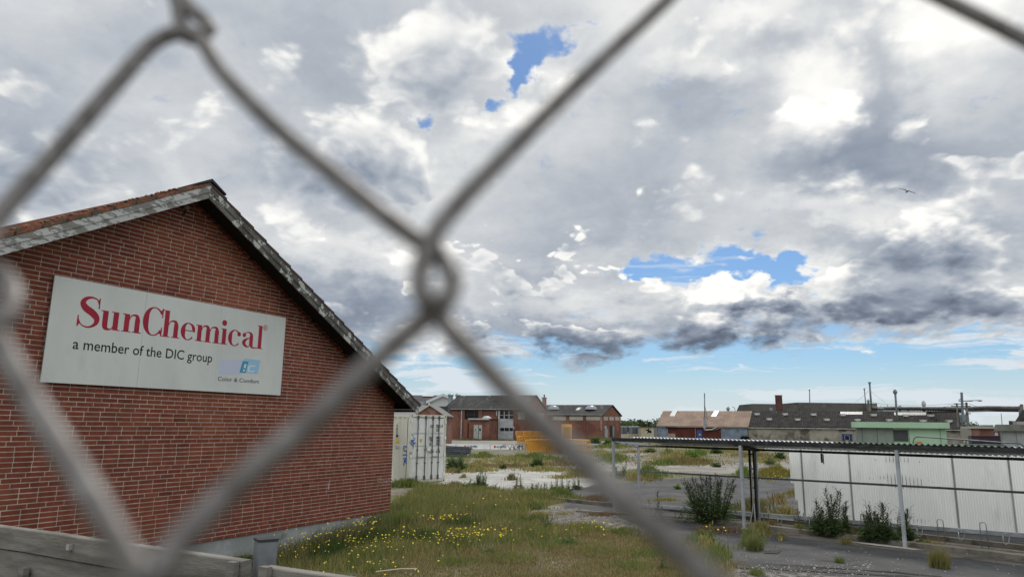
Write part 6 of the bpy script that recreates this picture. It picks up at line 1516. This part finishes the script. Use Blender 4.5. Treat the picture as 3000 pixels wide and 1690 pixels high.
# patches across the yard (picture ellipses on the ground): x, y, rx, ry, height, palette, number
Yg = Blades()
def patch(x, y, rx, ry, h, pal, n, w=None, lean=.5):
    n = int(n * .8); t = nr.uniform(0, 2 * np.pi, n); r_ = np.abs(nr.normal(0, .62, n)) * (1 + .35 * np.sin(3 * t + x)) ; kk = .45 + .55 * np.sin(7 * t + y) ** 2; r_ = r_ * kk ** .3
    q = np.array([on_z(max(0, x + rx * a * b), max(y + ry * a * c, 1262)) for a, b, c in zip(r_, np.cos(t), np.sin(t))])[:, :2]
    d = np.hypot(q[:, 0], q[:, 1]); h = h * (.35 + .75 * np.exp(-r_ ** 2 * 1.3)) * (.75 + .5 * np.abs(np.sin(q[:, 0] * 2.7) * np.sin(q[:, 1] * 1.9 + q[:, 0]))); Yg.add(q, h, (w or 1) * (.004 + d * .0011), pal, lean=lean)
for a in [(1560, 1346, 95, 9, .42, GREEN, 2600), (1500, 1352, 180, 7, .28, OLIVE, 3000), (1415, 1338, 45, 6, .35, GREEN, 900), (1390, 1379, 70, 6, .28, OLIVE, 1500), (1640, 1362, 90, 9, .28, DRY, 1200),
          (1600, 1378, 110, 5, .25, OLIVE, 1500), (1480, 1366, 130, 5, .2, DRY, 1300), (1400, 1362, 60, 5, .2, OLIVE, 800), (1700, 1393, 50, 6, .35, OLIVE, 900), (1790, 1310, 90, 5, .4, GREEN, 1200),
          (1800, 1345, 60, 14, .4, GREEN, 1200), (1760, 1330, 50, 8, .35, OLIVE, 700), (1985, 1343, 80, 9, .42, OLIVE, 2200), (2010, 1357, 120, 8, .38, [(.20, .16, .055), (.17, .15, .05), (.22, .17, .08)], 3200), (1955, 1360, 70, 6, .35, GREEN, 900),
          (2045, 1332, 28, 7, .45, [(.11, .17, .035), (.14, .19, .05)], 900), (1900, 1395, 60, 10, .42, GREEN, 1600), (1860, 1405, 40, 6, .3, OLIVE, 700), (1890, 1404, 70, 6, .15, RED, 600), (2270, 1391, 60, 12, .40, [(.20, .17, .04), (.16, .16, .04), (.24, .19, .05)], 3200),
          (2180, 1392, 26, 11, .42, [(.11, .17, .035), (.14, .19, .05)], 800), (2240, 1350, 60, 8, .3, OLIVE, 1000), (2200, 1335, 110, 6, .3, DRY, 1200), (2110, 1322, 220, 8, .32, OLIVE, 2600), (2250, 1310, 130, 6, .35, OLIVE, 1400), (1960, 1308, 160, 6, .35, OLIVE, 1600),
          (1860, 1325, 70, 5, .2, DRY, 700), (1600, 1310, 50, 5, .3, OLIVE, 500), (1900, 1298, 150, 4, .4, OLIVE, 1200), (2200, 1300, 260, 3, .35, [(.16, .15, .06), (.2, .17, .08)], 1400),
          (1410, 1289, 110, 1.2, .3, GREEN, 700), (1560, 1289, 120, 1.5, .3, OLIVE, 600), (1760, 1290, 60, 2, .45, GREEN, 500), (1560, 1283, 250, 1.2, .3, OLIVE, 500), (1760, 1277, 90, 1.5, .4, OLIVE, 300), (1870, 1277, 50, 3.5, .3, [(.2, .17, .08)], 500),
          (1560, 1462, 140, 7, .24, GREEN, 2000), (1450, 1458, 120, 7, .20, OLIVE, 1800), (1640, 1456, 60, 7, .28, GREEN, 1300), (1340, 1446, 60, 6, .20, OLIVE, 1100), (1500, 1448, 120, 3, .14, DRY, 900), (1200, 1425, 60, 5, .35, GREEN, 1400), (1330, 1428, 50, 3, .22, DRY, 500),
          (1740, 1463, 80, 12, .12, RED, 1600), (1580, 1512, 60, 14, .10, OLIVE, 900), (1700, 1545, 80, 14, .10, OLIVE, 1200), (1820, 1560, 60, 14, .12, GREEN, 900), (1900, 1590, 80, 16, .12, OLIVE, 1200), (1980, 1610, 50, 20, .15, GREEN, 900), (2120, 1660, 50, 24, .12, DRY, 900), (2060, 1570, 40, 8, .12, GREEN, 500), (1560, 1490, 60, 5, .15, GREEN, 700), (2020, 1590, 30, 10, .2, GREEN, 400), (1650, 1400, 60, 4, .2, OLIVE, 500), (1760, 1508, 60, 7, .09, RED, 1500), (2100, 1555, 90, 14, .10, RED, 1600), (1960, 1330, 30, 4, .5, GREEN, 300), (1650, 1505, 60, 10, .05, OLIVE, 700),
          (2090, 1640, 60, 40, .22, GREEN, 1700), (2060, 1600, 50, 22, .2, OLIVE, 900), (2200, 1590, 30, 18, .28, GREEN, 1200), (2230, 1560, 40, 14, .22, OLIVE, 900), (2290, 1580, 12, 4, .2, OLIVE, 200),
          (2210, 1495, 60, 22, .34, [(.19, .16, .08), (.13, .13, .05)], 1400), (2280, 1470, 40, 14, .25, DRY, 500), (2320, 1450, 25, 8, .2, DRY, 250), (2290, 1506, 60, 5, .25, OLIVE, 500), (2130, 1512, 60, 6, .3, GREEN, 700),
          (2262, 1542, 22, 4, .14, DRY, 500), (2340, 1552, 26, 4, .15, OLIVE, 500), (2500, 1570, 60, 3, .12, DRY, 400), (2720, 1595, 40, 3, .10, OLIVE, 300), (2700, 1591, 25, 3, .12, GREEN, 200),
          (1250, 1372, 60, 3, .2, OLIVE, 300), (1328, 1383, 40, 4, .22, DRY, 500), (1357, 1399, 12, 1.5, .16, OLIVE, 160), (1497, 1406, 20, 1.5, .35, [(.22, .18, .1), (.14, .13, .06)], 200),
          (1940, 1466, 90, 2.2, .12, OLIVE, 400), (1860, 1492, 60, 2, .1, OLIVE, 200), (2450, 1470, 5, 2, .1, OLIVE, 20)]:
    patch(*a[:6], int(a[6] * 1.0))
Yg.build('yard_grass')

# yellow flowers
fl = MB(); ym2 = mat('petal_yellow', (.75, .60, .03), (.68, .50, .02), 20, rough=.8)
rf_ = random.Random(31)
def flower(x, y, z, r_):
    c = Vector((x, y, z)); nrm_ = Vector((rf_.gauss(0, .35), rf_.gauss(-.35, .3), 1)).normalized(); a = nrm_.orthogonal().normalized(); b = nrm_.cross(a)
    top = c + nrm_ * r_ * .35; vs = [top]
    for k in range(7): an = k / 7 * 2 * math.pi; vs.append(c + (a * math.cos(an) + b * math.sin(an)) * r_)
    fl.add(vs, [(0, 1 + k, 1 + (k + 1) % 7) for k in range(7)])
for cx, cy, sx_, sy_, n, hh in ((1080, 1560, 130, 28, 95, .30), (1330, 1560, 90, 18, 85, .22), (1000, 1590, 120, 30, 60, .30), (1290, 1508, 60, 8, 40, .22), (1240, 1432, 55, 5, 60, .22), (1060, 1520, 50, 14, 36, .36), (900, 1555, 60, 25, 30, .36),
                                (1100, 1655, 120, 18, 26, .2), (1760, 1535, 70, 12, 26, .14), (1450, 1545, 60, 18, 34, .16), (1400, 1460, 110, 14, 26, .25), (1600, 1570, 120, 20, 10, .1), (2100, 1555, 50, 10, 6, .2), (2270, 1390, 55, 10, 50, .38), (860, 1590, 40, 25, 16, .3)):
    for _ in range(int(n * .85)):
        x, y = rf_.gauss(cx, sx_ * .8), rf_.gauss(cy, sy_ * .75); z = hh * rf_.uniform(.75, 1.15)
        if y > 1685: continue
        q = on_z(x, y + 4, z + gh(*on_z(x, y)[:2]))
        if (q - PC) @ nW < .05: continue
        flower(q[0], q[1], q[2], rf_.uniform(.008, .016) * (1 if q[1] < 14 else 1.5))
stuff(fl.build('wildflowers', ym2))

# leafy plants
class Plant:
    def __init__(s, seed): s.r = random.Random(seed); s.st = MB(); s.lf = MB()
    def leaf(s, p, d, L, w, col):
        d = Vector(d).normalized(); sd_ = d.cross(Vector((0, 0, 1)))
        if sd_.length < .01: sd_ = Vector((1, 0, 0))
        sd_.normalize(); n_ = sd_.cross(d); s.lf.col = tuple(c * s.r.uniform(.75, 1.25) for c in col); p = Vector(p)
        a, b, c_ = p, p + d * L * .5 + n_ * L * .06, p + d * L - Vector((0, 0, L * .18))
        s.lf.add([a, b + sd_ * w / 2, c_, b - sd_ * w / 2], [(0, 1, 2), (0, 2, 3)])
    def stem(s, base, h, lean, leaves, L, w, col, topcol=None, taper=.75, r0=.005, z0=.05, bush=0.0, curve=0.0):
        a = s.r.uniform(0, 6.28); top = Vector(base) + Vector((math.cos(a) * lean, math.sin(a) * lean, h)); b = Vector(base)
        pts = [b.lerp(top, t) + Vector((math.cos(a), math.sin(a), 0)) * -curve * math.sin(t * math.pi) for t in (0, .35, .7, 1)]
        s.st.col = (.10, .085, .05); s.st.tube([tuple(q) for q in pts], [r0, r0 * .8, r0 * .55, r0 * .25], 4, cap=False)
        for k in range(leaves):
            t = z0 + (1 - z0) * (k + s.r.random()) / leaves; i = min(2, int(t / .35)); tt = (t - (0, .35, .7)[i]) / (.35, .35, .3)[i]; p = pts[i].lerp(pts[i + 1], min(1, tt))
            an = k * 2.4 + s.r.uniform(-.4, .4); up_ = .35 + t * .9; sc = (1 - taper * t) * s.r.uniform(.7, 1.2)
            cc = topcol if (topcol and t > .8) else col
            if bush and s.r.random() < bush: # side twig
                tw = p + Vector((math.cos(an), math.sin(an), up_)) * L * sc * s.r.uniform(.8, 1.8); s.st.tube([tuple(p), tuple(tw)], r0 * .3, 3, cap=False)
                for j in range(4): s.leaf(p.lerp(tw, .4 + .2 * j), (math.cos(an + j * 1.9), math.sin(an + j * 1.9), .5), L * sc * .6, w * sc * .7, cc)
            s.leaf(p, (math.cos(an), math.sin(an), up_), L * sc, w * sc, cc)
        if topcol:
            for j in range(5): s.leaf(top - Vector((0, 0, j * L * .12)), (s.r.gauss(0, .5), s.r.gauss(0, .5), 1), L * .35, w * .7, topcol)
    def finish(s, name, label, base, group=None):
        o = thing(name, label, 'plant', base, group); s.st.build('stems', leafm, o); s.lf.build('leaves', leafm, o); return o
MUG = (.125, .18, .072); MUGT = (.07, .085, .045); WG = (.13, .185, .07); LG = (.20, .29, .08)
def weed(px, py, top, wpx, label, seed, n=5, col=WG, topcol=MUGT, L=.10, w=.035, leaves=26, name='tall_weed', bush=.2, lowleaf=0, r0=.005, group=None, taper=.75):
    b = on_z(px, py); H_ = at_y(px, top, b[1])[2]; sp_ = wpx / 2 / F * b[1]; pl = Plant(seed)
    for k in range(n):
        a = pl.r.uniform(0, 6.28); rr = sp_ * math.sqrt(pl.r.random()) * .55; h = H_ * (1 if k == 0 else pl.r.uniform(.55, .97))
        pl.stem((b[0] + rr * math.cos(a), b[1] + rr * math.sin(a), gh(b[0], b[1]) - .01), h, sp_ * pl.r.uniform(.1, .8), leaves, L, w, col, topcol, bush=bush, r0=r0, taper=taper)
    for k in range(lowleaf):
        a = pl.r.uniform(0, 6.28); rr = sp_ * pl.r.uniform(0, .8); h = H_ * pl.r.uniform(.03, .32); pl.leaf((b[0] + rr * math.cos(a), b[1] + rr * math.sin(a), h), (math.cos(a), math.sin(a), pl.r.uniform(.1, .9)), L * 1.1, w * 1.5, col)
    return pl.finish(name, label, tuple(b), group)
# the big dark shrub in front of the shelter
b = on_z(2082, 1531); pl = Plant(77); H_ = at_y(2082, 1368, b[1])[2]
for k in range(58):
    a = pl.r.uniform(0, 6.28); rr = .34 * math.sqrt(pl.r.random()); out_ = rr / .34
    h = H_ * pl.r.uniform(.72, 1.0) * (1 - .18 * out_); base = (b[0] + rr * math.cos(a) * .9, b[1] + rr * math.sin(a) * .6, -.01)
    top = Vector(base) + Vector((math.cos(a) * out_ * .38, math.sin(a) * out_ * .3, h)); ln = (Vector(top) - Vector(base)); 
    pts = [Vector(base).lerp(top, t) for t in (0, .35, .7, 1)]; pl.st.col = (.075, .06, .04); pl.st.tube([tuple(q) for q in pts], [.007, .006, .004, .0015], 4, cap=False)
    for j in range(62):
        t = pl.r.random() ** .8; p = Vector(base).lerp(top, t); an = pl.r.uniform(0, 6.28); sc = (1 - .62 * t)
        pl.leaf(p + Vector((math.cos(an), math.sin(an), .2)) * .05 * pl.r.random(), (math.cos(an), math.sin(an), .3 + t), .115 * sc * pl.r.uniform(.6, 1.2), .040 * sc + .008, MUG if t < .85 else MUGT)
    for j in range(6): pl.leaf(top - Vector((0, 0, j * .016)), (pl.r.gauss(0, .5), pl.r.gauss(0, .5), 1), .035, .018, MUGT)
for k in range(900):
    a = pl.r.uniform(0, 6.28); rr = .62 * math.sqrt(pl.r.random()); z_ = pl.r.uniform(.02, .62) * (1 - rr * .5); pl.leaf((b[0] + rr * math.cos(a), b[1] + rr * math.sin(a) * .8, z_), (math.cos(a), math.sin(a), pl.r.uniform(-.2, .8)), .09, .045, MUG)
pl.finish('mugwort_shrub', 'large dark leafy shrub growing in front of the bicycle shelter', tuple(b))
W_ = dict(col=MUG, topcol=MUGT, taper=.52)
weed(1925, 1528, 1443, 60, 'thin leggy weed left of the large dark shrub', 1, 5, leaves=26, bush=.5, **W_)
weed(1985, 1530, 1490, 40, 'low thin weed just left of the large dark shrub', 2, 3, leaves=14, **W_)
weed(2440, 1575, 1432, 60, 'tallest dark weed in front of the left part of the corrugated wall', 3, 7, leaves=60, L=.13, w=.05, r0=.008, bush=.35, lowleaf=110, **W_)
weed(2398, 1570, 1470, 60, 'shorter dark weed left of the tallest one by the corrugated wall', 4, 6, leaves=46, L=.13, w=.05, r0=.008, bush=.35, lowleaf=99, **W_)
weed(2474, 1568, 1468, 40, 'slim dark weed right of the tallest one by the corrugated wall', 5, 4, leaves=50, L=.13, w=.05, r0=.008, bush=.3, lowleaf=49, **W_)
weed(2550, 1588, 1480, 70, 'leaning dark weed halfway along the corrugated wall', 6, 6, leaves=50, L=.13, w=.05, r0=.008, bush=.35, lowleaf=121, **W_)
weed(2590, 1590, 1475, 50, 'dark weed with two slim tops left of the right shelter post', 7, 6, leaves=52, L=.13, w=.05, r0=.008, bush=.35, lowleaf=121, **W_)
weed(2655, 1588, 1482, 40, 'dark weed growing up behind the right shelter post', 8, 5, leaves=52, L=.13, w=.05, r0=.008, bush=.35, lowleaf=88, **W_)
weed(2620, 1592, 1530, 60, 'low bushy weed at the foot of the right shelter post', 9, 6, leaves=20, L=.11, w=.042, bush=.4, lowleaf=88, **W_)
weed(2345, 1560, 1490, 30, 'small weed at the left foot of the corrugated wall', 10, 3, leaves=22, L=.08, **W_)
weed(2270, 1520, 1440, 30, 'thin weed standing in the yard left of the corrugated wall', 11, 3, leaves=22, L=.08, **W_)
weed(1408, 1437, 1378, 36, 'bushy upright weed at the near edge of the pale slab', 12, 12, leaves=44, L=.17, w=.05, lowleaf=140, col=WG, topcol=WG)
weed(1375, 1436, 1403, 30, 'leaning broad-leaved weed left of the bushy upright one', 13, 4, leaves=10, L=.30, w=.11, lowleaf=40, col=WG, topcol=None, name='broad_leaved_weed')
weed(1440, 1438, 1415, 30, 'low leafy weed right of the bushy upright one', 14, 7, leaves=16, L=.14, lowleaf=80, col=WG, topcol=None)
for i, (x, y, t, lb) in enumerate([(1512, 1440, 1385, 'tall slim weed, first of the pair in the middle of the slab edge'), (1526, 1440, 1390, 'tall slim weed, second of the pair in the middle of the slab edge'), (1556, 1441, 1415, 'short dark weed right of the slim pair at the slab edge'), (1571, 1443, 1413, 'weed with drooping side shoots near the slab edge'),
                                   (1585, 1443, 1418, 'small weed between two taller ones along the slab edge'), (1598, 1443, 1414, 'thin weed left of the wire crossing the slab edge'), (1616, 1441, 1410, 'medium weed in the row at the right part of the slab edge'), (1629, 1442, 1401, 'tall weed with dark top in the right part of the slab edge'),
                                   (1646, 1440, 1398, 'tall weed next to the tallest one at the right end of the row'), (1664, 1440, 1393, 'tallest weed of the row along the slab edge'), (1684, 1434, 1403, 'thin weed just right of the tallest one in the row'), (1696, 1434, 1405, 'last thin weed at the right end of the row')]):
    weed(x, y, t, 12, lb, 20 + i, 3, leaves=30, L=.12, w=.045, bush=.15, lowleaf=26, group='weeds in a row along the slab edge', col=WG, topcol=MUGT)
weed(1338, 1378, 1328, 70, 'wide bushy weed beside the grey profile stack', 40, 16, leaves=44, L=.26, w=.09, lowleaf=160, col=WG, topcol=WG, name='bushy_weed')
weed(1345, 1386, 1352, 20, 'sparse tall weed in front of the bushy one near the container', 41, 4, leaves=20, L=.16, col=WG)
weed(1575, 1369, 1334, 44, 'dense dark green weed clump behind the pale slab', 42, 16, leaves=40, L=.22, w=.07, lowleaf=120, col=MUG, topcol=MUG, name='bushy_weed')
weed(1473, 1373, 1358, 14, 'small round dark weed behind the pale slab', 43, 8, leaves=24, L=.16, w=.07, lowleaf=60, col=MUG, topcol=MUG)
weed(1510, 1370, 1332, 12, 'very thin tall weed behind the pale slab', 44, 2, leaves=20, L=.14, col=WG)
weed(1570, 1376, 1364, 26, 'light green low plant at the foot of the dark weed clump', 45, 7, leaves=18, L=.18, w=.07, lowleaf=50, col=LG, topcol=LG, name='low_plant')
weed(1740, 1299, 1280, 36, 'round grey-green bush at the base of the smaller brick hall', 46, 20, leaves=30, L=.5, w=.24, lowleaf=150, col=WG, topcol=WG, name='bush')
weed(1790, 1306, 1285, 44, 'darker bush to the right by the smaller brick hall', 47, 20, leaves=30, L=.5, w=.24, lowleaf=150, col=MUG, topcol=MUG, name='bush')
weed(2181, 1289, 1277, 20, 'dark round bush against the seam of the two sheds', 48, 16, leaves=30, L=.6, w=.35, lowleaf=160, col=(.025, .04, .018), topcol=None, name='bush')
weed(2024, 1345, 1316, 44, 'bright green bush in the yard seen through the shelter', 49, 18, leaves=34, L=.34, w=.13, lowleaf=160, col=LG, topcol=LG, name='bush')
weed(2100, 1328, 1305, 30, 'dark green bush seen just under the shelter roof', 50, 14, leaves=30, L=.34, w=.14, lowleaf=100, col=WG, topcol=WG, name='bush')
weed(1905, 1325, 1312, 30, 'low grey-green bush near the left shelter posts', 51, 12, leaves=24, L=.34, w=.14, lowleaf=100, col=WG, topcol=WG, name='bush')
weed(2099, 1368, 1348, 32, 'white-flowered bushy plant in the yard behind the shelter', 52, 12, leaves=26, L=.16, w=.06, lowleaf=80, col=WG, topcol=(.5, .5, .42), name='bushy_plant')
weed(2284, 1345, 1320, 28, 'dark round bush beside the top corner of the corrugated wall', 53, 16, leaves=34, L=.26, w=.11, lowleaf=140, col=MUG, topcol=MUG, name='bush')
weed(2256, 1362, 1326, 40, 'loose grey-green weed left of the dark round bush', 54, 9, leaves=26, L=.2, w=.06, lowleaf=60, col=WG)
weed(2280, 1375, 1345, 24, 'yellowish upright weed below the dark round bush', 55, 7, leaves=24, L=.16, w=.05, lowleaf=40, col=LG, topcol=LG)
weed(1820, 1400, 1350, 70, 'loose weed clump left of the outermost shelter post', 56, 9, leaves=28, L=.2, w=.05, lowleaf=60, col=WG)
weed(1920, 1384, 1350, 26, 'thin weed standing on the slab right of the second shelter post', 57, 3, leaves=22, L=.14, col=WG)
weed(1985, 1432, 1415, 16, 'little green weed on the asphalt left of the large shrub', 58, 6, leaves=16, L=.14, w=.05, lowleaf=30, col=LG, topcol=LG)
weed(2080, 1594, 1528, 30, 'tall yellow-flowered weed at the asphalt edge in front of the large shrub', 59, 3, leaves=26, L=.10, w=.035, lowleaf=30, col=WG, topcol=(.4, .34, .04))
weed(2045, 1600, 1556, 40, 'low leafy weed left of the yellow-flowered one', 60, 6, leaves=18, L=.09, w=.03, lowleaf=60, col=LG, topcol=None)
weed(1605, 1552, 1500, 40, 'small dark weed on the edge of the gravel path', 61, 7, leaves=22, L=.08, w=.03, lowleaf=70, col=MUG, topcol=MUG)
weed(1660, 1592, 1566, 70, 'flat green weed rosette on the lawn below the gravel path', 62, 8, leaves=14, L=.10, w=.03, lowleaf=90, col=WG, topcol=None, name='low_plant')
weed(1430, 1620, 1600, 60, 'small green rosette in the dry part of the lawn', 63, 7, leaves=12, L=.08, w=.03, lowleaf=70, col=WG, topcol=None, name='low_plant')
weed(1950, 1668, 1622, 60, 'sparse thin weed in front of the wire at the lower right of the lawn', 64, 6, leaves=12, L=.06, w=.02, lowleaf=30, col=WG, topcol=None)
weed(1192, 1415, 1385, 26, 'small dark weed in front of the container side', 65, 5, leaves=22, L=.13, w=.05, lowleaf=50, col=MUG, topcol=MUG)
weed(1170, 1420, 1400, 40, 'low leafy weed between the brick corner and the container', 66, 8, leaves=18, L=.14, w=.06, lowleaf=80, col=WG, topcol=None)
weed(1208, 1418, 1393, 14, 'thin weed in front of the container corner', 67, 3, leaves=18, L=.12, w=.04, col=MUG)
weed(715, 1645, 1605, 50, 'small dark weed between the fence and the plinth, left of the steel post', 68, 7, leaves=20, L=.09, w=.045, lowleaf=90, col=MUG, topcol=MUG)
weed(1172, 1515, 1470, 60, 'leafy weed clump at the corner of the near brick gable', 69, 10, leaves=26, L=.11, w=.04, lowleaf=150, col=WG, topcol=None)
# grass tussocks on the asphalt
def tussock(x, y, h, r_, n, pal, lbl, tall=0):
    b = Blades(); c = on_z(x, y); a = nr.uniform(0, 6.28, n); q = np.stack([c[0] + np.cos(a) * r_ * nr.random(n), c[1] + np.sin(a) * r_ * nr.random(n)], 1); b.add(q, h, .006, pal, lean=.55)
    if tall: b.add(q[:tall], h * 2.1, .004, [(.24, .19, .10), (.18, .16, .07)], lean=.35)
    o = b.build('grass_tussock'); del o['kind']; me = o.data; V = np.zeros(len(me.vertices) * 3); me.vertices.foreach_get('co', V); V = V.reshape(-1, 3) - np.array([c[0], c[1], 0]); me.vertices.foreach_set('co', V.ravel()); o.location = (c[0], c[1], 0); me.update()
    return tag(o, lbl, 'plant')
tussock(2752, 1662, .30, .17, 700, [(.16, .19, .05), (.20, .19, .06), (.24, .19, .08)], 'tall yellow-green grass tussock on the asphalt at lower right', 60)
tussock(2460, 1648, .11, .09, 300, GREEN, 'little round grass tussock on the asphalt below the shelter')
tussock(2212, 1612, .30, .17, 500, GREEN + [(.2, .2, .1)], 'grass tussock with pale stalks at the left edge of the asphalt', 50)
tussock(2480, 1594, .17, .12, 300, OLIVE + [(.3, .22, .12)], 'small dry tussock on the kerb in front of the shelter', 20)
tussock(2215, 1685, .13, .14, 300, GREEN, 'small tussock beside the puddle at the bottom edge')

# far trees: one band of wood, plus the nearer trees at the right
class Foliage:
    def __init__(s, seed): s.n = np.random.default_rng(seed); s.V = []; s.C = []
    def clump(s, c, r_, n, size, col, flat=.8):
        N_ = s.n; d = N_.normal(0, 1, (n, 3)); d /= np.linalg.norm(d, axis=1)[:, None]; rad = r_ * N_.random((n, 1)) ** .4; P = np.array(c) + d * rad * np.array([1, 1, flat])
        a = N_.normal(0, 1, (n, 3)); a /= np.linalg.norm(a, axis=1)[:, None]; b = np.cross(a, N_.normal(0, 1, (n, 3))); b /= np.linalg.norm(b, axis=1)[:, None]; sz = size * N_.uniform(.5, 1.2, (n, 1))
        V = np.stack([P - a * sz, P + b * sz * .5, P + a * sz, P - b * sz * .5], 1); s.V.append(V); cc = np.array(col)[None] * N_.uniform(.6, 1.35, (n, 1)); s.C.append(np.repeat(cc[:, None], 4, 1))
    def build(s, name, parent=None):
        V = np.concatenate(s.V).reshape(-1, 3); C = np.concatenate(s.C).reshape(-1, 3); b = np.array(parent['_b']) if parent is not None else np.zeros(3)
        me = bpy.data.meshes.new(name); n = len(V) // 4; me.vertices.add(len(V)); me.vertices.foreach_set('co', (V - b).ravel()); me.loops.add(4 * n); me.loops.foreach_set('vertex_index', np.arange(4 * n)); me.polygons.add(n); me.polygons.foreach_set('loop_start', np.arange(n) * 4); me.update(calc_edges=True)
        at = me.color_attributes.new('col', 'FLOAT_COLOR', 'POINT'); at.data.foreach_set('color', np.hstack([C, np.ones((len(C), 1))]).ravel()); me.materials.append(leafm)
        o = bpy.data.objects.new(name, me); scene.collection.objects.link(o); o.parent = parent; return o
tr = Foliage(5); rt = random.Random(3)
for k in range(620):
    x = rt.uniform(-200, 330); y = rt.uniform(300, 330); hgt_ = 5.2 + 1.4 * math.sin(x * .11) + rt.uniform(-.8, 1.4)
    tr.clump((x, y, hgt_ * .45), hgt_ * .60, 60, .8, rt.choice([(.07, .11, .045), (.09, .13, .045), (.055, .085, .04)]), .85)
stuff(tr.build('treeline'))
def tree(lbl, x, top, Yd, rpx, seed, ht=None, name='tree'):
    c = at_y(x, top, Yd); H_ = c[2]; r_ = rpx / F * Yd; o = thing(name, lbl, 'tree', (c[0], Yd, 0)); mb = MB()
    mb.tube([(c[0], Yd, 0), (c[0] + .1, Yd, H_ * .5), (c[0], Yd, H_ * .85)], [.16, .11, .04], 7)
    rr = random.Random(seed); fo = Foliage(seed)
    for k in range(6): a = rr.uniform(0, 6.28); mb.tube([(c[0], Yd, H_ * rr.uniform(.25, .5)), (c[0] + math.cos(a) * r_ * .7, Yd + math.sin(a) * r_ * .7, H_ * rr.uniform(.55, .85))], [.07, .02], 5)
    mb.build('trunk', mat('bark', (.08, .065, .05), (.05, .04, .03), 3), o)
    for k in range(34): a = rr.uniform(0, 6.28); q = r_ * math.sqrt(rr.random()); z_ = H_ * rr.uniform(.3, .93) * (1 - .25 * (q / r_) ** 2); fo.clump((c[0] + math.cos(a) * q, Yd + math.sin(a) * q, z_), r_ * .3, 60, .16, rr.choice([(.05, .085, .025), (.075, .11, .03), (.035, .06, .02)]))
    fo.build('crown', o)
tree('dark green tree behind the concrete utility pole', 2846, 1236, 112, 22, 1); tree('lower green tree right of the concrete utility pole', 2872, 1240, 116, 14, 2); tree('small tree top just left of the thin leaning post', 2927, 1243, 90, 7, 3)
tree('spiky young tree rising above the wood behind the toilets', 1876, 1228, 240, 14, 5); tree('second spiky young tree above the wood near the street lamp', 1898, 1229, 240, 10, 6)

# loose stones and debris at the lower right, cracks in the paving
st = MB(); rs_ = random.Random(17)
for k in range(620):
    if k < 420: x, y = rs_.uniform(2150, 2560), 1655 + rs_.gauss(12, 12)
    else: x, y = rs_.uniform(2100, 3000), rs_.uniform(1600, 1690)
    if y > 1700 or y < 1590: continue
    q = on_z(x, y); s_ = rs_.uniform(.003, .012) * (1.8 if rs_.random() < .06 else 1); st.col = tuple([rs_.uniform(.15, .5)] * 3)
    st.dome((q[0], q[1], .010), s_ * rs_.uniform(.8, 1.6), s_, s_, 5, 2)
stuff(st.build('loose_stones', mat('stone', (1, .97, .92), attr=True, rough=.95)))
crm = mat('crack_dirt', (.03, .027, .022), rough=1.0)
def crack(pts, w, seed):
    r = random.Random(seed); P_ = [on_z(*q)[:2] for q in pts]; out_ = []
    for a, b in zip(P_, P_[1:]):
        n = max(2, int(np.linalg.norm(b - a) / .25))
        for k in range(n): out_.append(a + (b - a) * k / n + np.array([r.gauss(0, .02), r.gauss(0, .035)]))
    out_.append(P_[-1]); mb = MB(); L_ = []
    for i, p in enumerate(out_):
        d = out_[min(i + 1, len(out_) - 1)] - out_[max(i - 1, 0)]; d = d / (np.linalg.norm(d) + 1e-9); n_ = np.array([-d[1], d[0]]) * w * r.uniform(.3, 1)
        L_ += [(p[0] + n_[0], p[1] + n_[1], .0155), (p[0] - n_[0], p[1] - n_[1], .0155)]
    mb.add(L_, [(2 * i, 2 * i + 1, 2 * i + 3, 2 * i + 2) for i in range(len(out_) - 1)]); struct(mb.build('pavement_crack', crm))
for k, (pts, w) in enumerate([([(2280, 1655), (2500, 1668), (2760, 1690)], .035), ([(2060, 1540), (2120, 1560), (2210, 1552)], .012), ([(1960, 1520), (2020, 1540), (2080, 1536)], .014), ([(1990, 1552), (2060, 1548), (2110, 1566)], .012), ([(2470, 1596), (2640, 1603), (2800, 1625), (3000, 1650)], .012),
                              ([(1900, 1377), (2100, 1384), (2300, 1386)], .03), ([(1890, 1369), (2080, 1374), (2300, 1372)], .03), ([(1700, 1420), (1900, 1432), (2080, 1452)], .02), ([(2180, 1400), (2300, 1425)], .015), ([(2390, 1640), (2480, 1652), (2520, 1658)], .012),
                              ([(1330, 1405), (1420, 1402), (1560, 1410)], .012), ([(1380, 1395), (1500, 1388), (1640, 1392)], .012), ([(2050, 1395), (2110, 1440), (2240, 1500)], .014), ([(2700, 1575), (2850, 1592), (3000, 1606)], .01)]): crack(pts, w, k)
# custom bookkeeping property no longer needed
for o in scene.objects:
    if '_b' in o: del o['_b']
